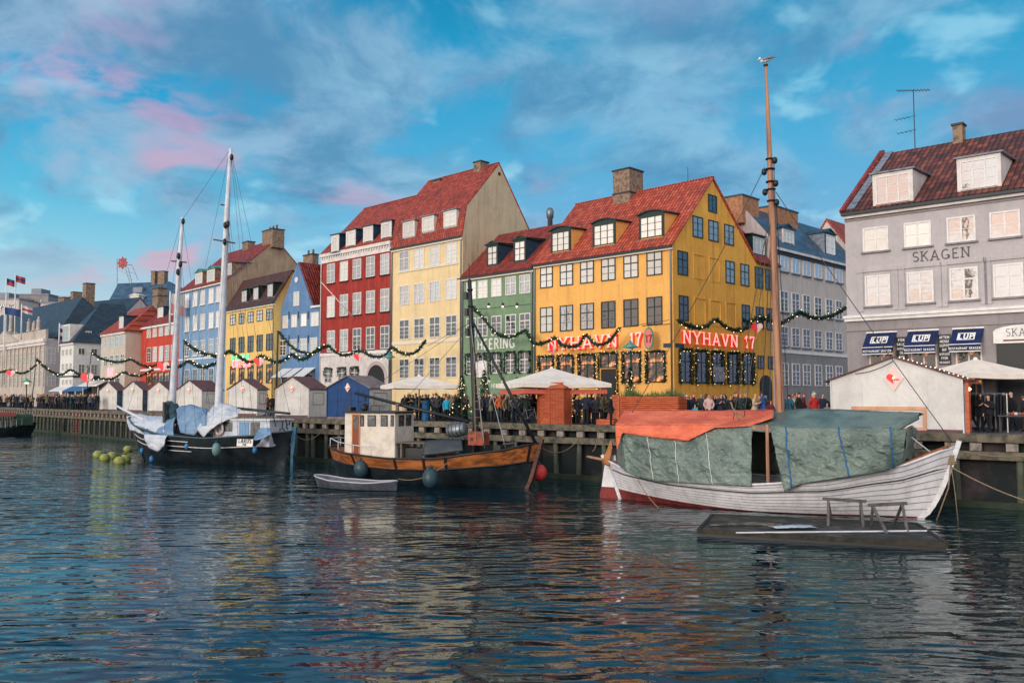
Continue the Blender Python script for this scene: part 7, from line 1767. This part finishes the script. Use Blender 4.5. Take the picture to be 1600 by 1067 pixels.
# flags
def flag(label, top, foot_y, Y, cols, w=1.7, hgt=1.2):
    p = atY(*top, Y); b = atY(top[0]-1, foot_y, Y); o = empty('flagpole', b, 0, label, 'flag', 'flags at the far left'); L_ = p-b
    MB().tube([(0, 0, 0), L_], [.14, .08], 7).build('pole', M['white'], o, True)
    n = len(cols)
    for i, c in enumerate(cols):
        g = [[L_+Vector((w*u/8, .35*sin(u*.9), -.2-hgt*(i+j)/n-.5*u/8)) for u in range(9)] for j in (0, 1)]; mb = MB(); mb.grid(g); solidify(mb.build('flag_cloth', mat('flag_%s' % c[0], c[1], .8), o), .03)
fr_, fw, fb_ = ('red', S(180, 70, 66)), ('white', S(206, 204, 206)), ('blue', S(44, 70, 120))
flag('dark blue and red flag, leftmost on the tall poles', (10, 433), 545, 160, [fb_, fr_]); flag('striped red flag on the tallest pole', (24, 428), 545, 158, [fr_, fb_, fr_]); flag('blue flag before the palace roof', (7, 478), 600, 150, [fb_], 3); flag('red and white flag above the palace balustrade', (34, 475), 530, 148, [fw, fr_, fw]); flag('white and blue flag on the white house corner', (93, 505), 550, 142, [fw, fb_, fw, fb_], 1.6, 2.4); flag('pale pink flag beside the foremast above the small red house', (266, 455), 520, 112, [fw, ('pink', S(206, 150, 150))], 1.8, 2.6)
# small canopied boat at far left
bo = Boat('moored_boat', 'small dark boat with red and green canopy at the far left edge', G(-40, 104), G(52, 108)); HH = Hull(bo.W, [(0, 1.3), (.5, .9), (1, 1.5)], 1.3, .3, .6)
HH.skin(z0f, 3, 20, .01).build('hull', [M['hull_black'], M['hull_black']], bo.o, True); HH.deck(.3, 16).build('deck', M['deck'], bo.o)
mb = MB(); mb.prism([(-1, 2.3), (-.6, 2.7), (.6, 2.7), (1, 2.3), (1, 2.25), (-1, 2.25)], 'x', .8, 4.4); mb.build('canopy', mat('red_canopy', S(126, 56, 54), .8), bo.o)
mb = MB(); mb.prism([(-1, 2.2), (-.6, 2.5), (.6, 2.5), (1, 2.2), (1, 1.2), (-1, 1.2)], 'x', 4.42, 6.2); mb.build('tent', mat('dark_green_canvas', S(34, 62, 48), .8), bo.o)
mb = MB()
for t in [i/12 for i in range(1, 12)]: q = HH.pt(t, interp(HH.zs, t), 1); mb.tube([q, q+Vector((0, 0, .8))], .02, 4)
mb.tube([HH.pt(t, interp(HH.zs, t), 1)+Vector((0, 0, .8)) for t in [i/12 for i in range(1, 12)]], .025, 4); mb.build('railing', M['steel'], bo.o)
# ================================================================= people
SK = {'skin': mat('skin', S(206, 152, 126), .6), 'skin2': mat('darker_skin', S(150, 98, 76), .6)}
def make_body(name, arms='down', stride=0.0, lean=0.0, fem=False):
    V, E, Rr = [], [], []
    def v(x, y, z, r, par=None):
        V.append((x, y+lean*(z-.9), z)); Rr.append(r if isinstance(r, tuple) else (r, r)); i = len(V)-1
        if par is not None: E.append((par, i))
        return i
    pel = v(0, 0, .96, (.14, .105)); sp = v(0, .005, 1.14, (.125, .095), pel); ch = v(0, .01, 1.34, (.15, .11), sp); nb = v(0, 0, 1.47, (.07, .065), ch)
    nk = v(0, -.01, 1.53, (.052, .055), nb); jw = v(0, -.03, 1.585, (.062, .072), nk); hm = v(0, -.02, 1.66, (.075, .092), jw); ht = v(0, -.005, 1.725, (.055, .07), hm)
    v(0, -.125, 1.635, .012, hm)
    for s in (-1, 1):
        sh = v(s*.165, .01, 1.40, (.06, .06), ch)
        if arms == 'down' or (arms == 'one' and s < 0) or (arms == 'wave' and s < 0): el, wr, hn = (s*.235, .03, 1.14), (s*.225, -.06, .91), (s*.22, -.09, .82)
        elif arms in ('front', 'one'): el, wr, hn = (s*.24, .0, 1.15), (s*.12, -.26, 1.22), (s*.08, -.32, 1.28)
        elif arms == 'pocket': el, wr, hn = (s*.28, .06, 1.15), (s*.19, -.08, .98), (s*.15, -.12, .93)
        else: el, wr, hn = (s*.3, -.1, 1.45), (s*.2, -.2, 1.66), (s*.17, -.23, 1.74)
        e_ = v(*el, (.045, .045), sh); w__ = v(*wr, (.03, .03), e_); hd = v(*hn, (.038, .02), w__)
        dr = (Vector(hn)-Vector(wr)).normalized(); sd_ = dr.cross(Vector((0, 1, .2))).normalized()
        for k, (o_, l_) in enumerate(((-.028, .06), (-.009, .072), (.01, .068), (.028, .055))): f1 = Vector(hn)+dr*.035+sd_*o_; a_ = v(*(f1), .0095, hd); f2 = f1+dr*l_*.7+Vector((0, -.015, 0)); v(*f2, .008, a_)
        th = Vector(hn)-dr*.02+sd_*(.045*s); v(*th, .011, hd)
        st_ = stride*s
        hp_ = v(s*.085, 0, .9, (.088, .088), pel); kn = v(s*.095, -st_*.35-.01, .5, (.058, .06), hp_); an_ = v(s*.1, -st_+.03*(st_ != 0), .09, (.04, .042), kn); v(s*.11, -st_-.14, .04, (.042, .03), an_)
    me = bpy.data.meshes.new(name); me.from_pydata(V, E, []); o = bpy.data.objects.new(name, me); C.objects.link(o)
    m = o.modifiers.new('skin', 'SKIN'); sv = me.skin_vertices[0].data
    for i, r in enumerate(Rr): sv[i].radius = r
    sv[0].use_root = True; m.use_smooth_shade = True
    s2 = o.modifiers.new('sub', 'SUBSURF'); s2.levels = 1; s2.render_levels = 1
    dg = bpy.context.evaluated_depsgraph_get(); ev = o.evaluated_get(dg); out = bpy.data.meshes.new_from_object(ev, depsgraph=dg)
    bpy.data.objects.remove(o); out.polygons.foreach_set('use_smooth', [True]*len(out.polygons)); out.materials.clear()
    return out, dict(lean=lean)
def region(me, name, test, off, extra=None):
    out = {}; V = []; F = []
    vs = me.vertices
    for p in me.polygons:
        if test(p.center):
            f = []
            for i in p.vertices:
                if i not in out: out[i] = len(V); V.append(vs[i].co+vs[i].normal*off)
                f.append(out[i])
            F.append(tuple(f))
    mb = MB(); mb.add(V, F)
    if extra: extra(mb)
    m2 = bpy.data.meshes.new(name); m2.from_pydata(mb.v, [], mb.f); m2.update(); m2.polygons.foreach_set('use_smooth', [True]*len(m2.polygons)); return m2
def is_hand(c, arms):
    if arms in ('down',): return c.z < .89 and abs(c.x) > .16 and c.z > .7
    if arms == 'pocket': return False
    if arms == 'wave': return (c.x > 0 and c.z > 1.62 and abs(c.x) > .12) or (c.x < 0 and c.z < .89 and abs(c.x) > .16 and c.z > .7)
    if arms == 'front': return c.y < -.24 and c.z < 1.45
    if arms == 'one': return (c.y < -.24 and c.z < 1.45) or (c.x < 0 and c.z < .89 and c.x < -.16 and c.z > .7)
    return False
POSES = []
for k, (arms, stride, lean) in enumerate((('down', 0, 0), ('pocket', 0, 0), ('front', 0, -.03), ('one', .12, 0), ('down', .22, -.04), ('wave', 0, 0))):
    me, _ = make_body('person_body', arms, stride, lean)
    for long_ in (0, 1):
        hem = .70 if long_ else .86
        def skirt(mb, hem=hem, lean=lean):
            G_ = []
            for z, rx, ry in ((1.08, .165, .135), (.95, .185, .15), (hem, .205, .17)): G_.append([Vector((rx*cos(2*pi*i/14), ry*sin(2*pi*i/14)+lean*(z-.9), z)) for i in range(14)])
            mb.grid(G_, True)
        jk = region(me, 'jacket', lambda c: c.z > .93 and c.z < 1.5 and not is_hand(c, arms) or (c.z > .8 and c.z <= .93 and abs(c.x) > .17 and not is_hand(c, arms)) or (arms == 'wave' and c.z < 1.62 and abs(c.x) > .14 and c.z > .93 and not is_hand(c, arms)), .024, skirt)
        tr = region(me, 'trousers', lambda c: c.z < 1.0 and c.z > .1 and abs(c.x) < .19, .01)
        shs = region(me, 'shoes', lambda c: c.z <= .11, .012)
        hair = region(me, 'hair', lambda c: c.z > 1.6 and c.y > -.07 or c.z > 1.695, .014)
        hl = region(me, 'hair', lambda c: (c.z > 1.6 and c.y > -.07) or c.z > 1.695, .016, lambda mb, lean=lean: mb.lathe([(.05, 1.36), (.085, 1.42), (.09, 1.56), (.07, 1.66)], (0, .035+lean*.6, 0), 10))
        hat = region(me, 'woolly_hat', lambda c: c.z > 1.665, .022, lambda mb, lean=lean: mb.lathe([(.02, 1.775), (.03, 1.79), (.02, 1.81)], (0, -.005+lean*.85, 0), 6))
        POSES.append((me, jk, tr, shs, hair, hl, hat))
CLO = {'black': S(24, 28, 34), 'dark navy': S(28, 40, 60), 'charcoal': S(56, 60, 66), 'dark green': S(38, 54, 48), 'olive': S(112, 112, 84), 'brown': S(92, 66, 52), 'grey': S(122, 124, 128), 'turquoise': S(40, 162, 196), 'orange': S(204, 104, 60), 'beige': S(186, 166, 140), 'pale pink': S(204, 170, 166), 'burgundy': S(96, 36, 44), 'bright blue': S(34, 84, 150), 'white': S(206, 206, 206), 'teal': S(30, 84, 104), 'red': S(176, 48, 44)}
def clo(n): return mat('cloth_'+n.replace(' ', '_'), CLO[n], .9, tuple(x*.75 for x in CLO[n]), 6)
HAIR = {'dark hair': S(36, 28, 26), 'blond hair': S(184, 148, 100), 'brown hair': S(86, 58, 42), 'grey hair': S(150, 148, 146)}
used = {}
def person(P_, rz, coat, top='dark hair', trouser='black', pose=0, long_=0, scale=1.0, place='on the quay', longhair=False, group='people on the quay', skin='skin', label=None):
    me, jk, tr, shs, hr, hl, ht = POSES[pose*2+long_]
    o = bpy.data.objects.new('person', me); C.objects.link(o); o.location = P_; o.rotation_euler = (0, 0, rz); o.scale = (scale,)*3
    if not me.materials: me.materials.append(SK['skin'])
    def part(n, m_, mt):
        c = bpy.data.objects.new(n, m_); C.objects.link(c); c.parent = o
        if not m_.materials: m_.materials.append(mt)
        c.material_slots[0].link = 'OBJECT'; c.material_slots[0].material = mt
    part('jacket', jk, clo(coat)); part('trousers', tr, clo(trouser)); part('shoes', shs, clo('black'))
    if top in HAIR: part('hair', hl if longhair else hr, mat('hair_'+top.split()[0], HAIR[top], .7))
    else: part('woolly_hat', ht, clo(top.replace(' hat', ''))); 
    kind_ = 'child' if scale < .8 else 'person'
    lb = label or '%s in %s %s, %s, %s' % (kind_, coat, 'coat' if long_ else 'jacket', ('long ' if longhair else '')+(top if top in HAIR else top.replace(' hat', ' woolly hat')), place)
    tag(o, lb, 'person', group); return o
rnd = random.Random(42)
TO = lambda p: atan2(-p.x, p.y)*1.0     # rz that turns the face (-y) to the camera
def turn(p, a): return atan2(p.x, -p.y)*-1+a if False else atan2(-p.x, p.y)+a
# people picked out by the photograph
NOT = [ # px, metres behind the edge, turn, coat, top, pose, long, scale, trousers, place
 (954, .55, 1.4, 'black', 'dark hair', 1, 1, 1.0, 'black', 'standing alone at the planter on the quay edge'),
 (915, .9, 3.0, 'dark navy', 'grey hair', 1, 0, 1.05, 'black', 'seen from behind right of wooden pillar'),
 (902, 1.3, .5, 'black', 'blond hair', 0, 1, .98, 'black', 'right of the wooden pillar'),
 (930, 2.0, .3, 'charcoal', 'dark hair', 1, 1, .97, 'black', 'left of the orange slatted seat'),
 (698, 1.6, .2, 'turquoise', 'blond hair', 0, 0, .92, 'black', 'beside the parasol pole'),
 (716, 2.2, .8, 'dark navy', 'brown hair', 1, 1, 1.06, 'charcoal', 'before the fir left of the black mast'),
 (790, 1.3, .9, 'olive', 'brown hair', 3, 0, .98, 'black', 'walking right of the black mast'),
 (781, 2.4, .4, 'orange', 'brown hair', 1, 0, 1.03, 'charcoal', 'behind the olive jacket'),
 (805, 2.2, .2, 'grey', 'dark hair', 1, 0, 1.02, 'dark navy', 'near the bicycle'),
 (683, 1.9, .0, 'charcoal', 'black hat', 1, 0, 1.02, 'black', 'right of the blue bin'),
 (845, 3.2, .4, 'black', 'dark hair', 1, 1, 1.0, 'black', 'just left of the wooden pillar'),
 (822, 1.8, 2.8, 'dark green', 'brown hair', 1, 1, 1.0, 'black', 'seen from behind near the bicycle'),
 (1107, 5.0, .1, 'pale pink', 'dark hair', 1, 0, 1.0, 'black', 'before the gable windows'),
 (1085, 3.8, 3.0, 'turquoise', 'beige hat', 0, 0, .66, 'black', 'before the yellow gable'),
 (1072, 5.0, .6, 'black', 'white hat', 1, 0, .98, 'black', 'right of the planter'),
 (1126, 5.4, .2, 'dark navy', 'brown hair', 2, 0, 1.02, 'black', 'before the middle gable window'),
 (1140, 4.6, .5, 'black', 'brown hair', 1, 0, .96, 'black', 'before the gable behind the rope'),
 (1156, 5.5, .3, 'dark green', 'brown hair', 1, 0, 1.04, 'black', 'between the two boat ropes'),
 (1166, 6.4, .1, 'black', 'grey hair', 1, 1, 1.04, 'black', 'near the last gable window'),
 (1178, 5.2, 1.3, 'beige', 'blond hair', 2, 0, 1.02, 'beige', 'left of the arched door'),
 (1191, 5.6, -.9, 'bright blue', 'brown hair', 5, 0, 1.04, 'dark navy', 'raising an arm before the arched door'),
 (1203, 3.4, .3, 'burgundy', 'orange hat', 1, 0, .8, 'black', 'beside the wooden mast'),
 (1095, 6.5, .2, 'charcoal', 'brown hair', 1, 1, 1.03, 'black', 'close to the second gable window'),
 (1062, 6.8, -.2, 'black', 'brown hair', 1, 1, 1.02, 'black', 'at the yellow corner'),
 (1232, 7, 2.6, 'teal', 'dark hair', 1, 0, 1.0, 'black', 'seen from behind right of the wooden mast'),
 (1247, 6, 1.2, 'black', 'black hat', 1, 1, 1.05, 'black', 'in the side street before the grey house'),
 (1271, 4.0, .6, 'red', 'white hat', 1, 0, 1.05, 'black', 'left of the large white hut'),
 (1284, 7, .4, 'dark navy', 'dark hair', 1, 1, 1.02, 'black', 'in the side street near the white hut'),
 (1291, 5.0, .2, 'grey', 'beige hat', 1, 0, .72, 'black', 'against the large white hut'),
 (1529, 3.6, .5, 'black', 'brown hair', 2, 1, 1.0, 'black', 'behind the clothes rail'),
 (1543, 3.1, -.6, 'black', 'blond hair', 3, 0, .96, 'black', 'reaching beside the clothes rail'),
 (1553, 3.9, -.4, 'black', 'dark hair', 2, 1, 1.04, 'black', 'right of the clothes rail'),
]
for (px, bk_, tn, coat, top, pose, lg, sc_, trs, pl) in NOT:
    p, _ = at_quay(px, bk_); person(p, atan2(-p.x, p.y)+tn, coat, top, trs, pose, lg, sc_, pl, longhair=(px in (902, 698, 930)), group='people singled out on the quay')
# the denser crowd
dark = ['black']*6+['dark navy']*4+['charcoal']*3+['dark green', 'brown', 'teal', 'burgundy', 'grey', 'olive', 'beige']
tops = ['dark hair', 'brown hair', 'blond hair', 'dark hair', 'brown hair', 'grey hair', 'black hat', 'grey hat', 'red hat', 'white hat']
def crowd(n, a, b, d0, d1, place):
    placed = []
    for i in range(n):
        for _ in range(20):
            px = rnd.uniform(a, b); bk_ = rnd.uniform(d0, d1); p, _n = at_quay(px, bk_)
            if all((p-q).length > .42 for q in placed): break
        placed.append(p); person(p, atan2(-p.x, p.y)+rnd.uniform(-pi, pi), rnd.choice(dark), rnd.choice(tops), rnd.choice(['black', 'black', 'dark navy', 'charcoal']), rnd.choice([0, 1, 1, 2, 3, 4]), rnd.randint(0, 1), rnd.uniform(.93, 1.08)*(1.1 if b < 200 else 1), place, longhair=rnd.random() < .25)
crowd(48, 632, 730, 2.2, 8, 'under left cream parasol')
crowd(50, 742, 838, 2.6, 8, 'between black mast and wooden pillar')
crowd(10, 893, 948, 2.6, 6, 'grouped right of wooden pillar')
crowd(22, 1058, 1200, 5.5, 9, 'before yellow gable')
crowd(8, 1222, 1296, 6, 16, 'in the side street')
crowd(5, 1512, 1600, 4, 6, 'under the right parasol')
crowd(70, -5, 92, .5, 3.2, 'in far crowd before palace')
crowd(36, 84, 156, .4, 1.6, 'in far crowd left of huts')
crowd(5, 408, 432, 2, 6, 'in gap between pale huts')

# people who look alike are told apart by where they stand
alike = {}
for o in C.objects:
    if o.get('category') == 'person': alike.setdefault(o['label'], []).append(o)
for lb, os_ in alike.items():
    if len(os_) > 1:
        os_.sort(key=lambda o: o.location.x/o.location.y); nm = {2: ['left one', 'right one'], 3: ['left one', 'middle one', 'right one']}.get(len(os_)) or ['%s from left' % w_ for w_ in ('first', 'second', 'third', 'fourth', 'fifth', 'sixth', 'seventh')]
        for o, n_ in zip(os_, nm): o['label'] = lb+', '+n_
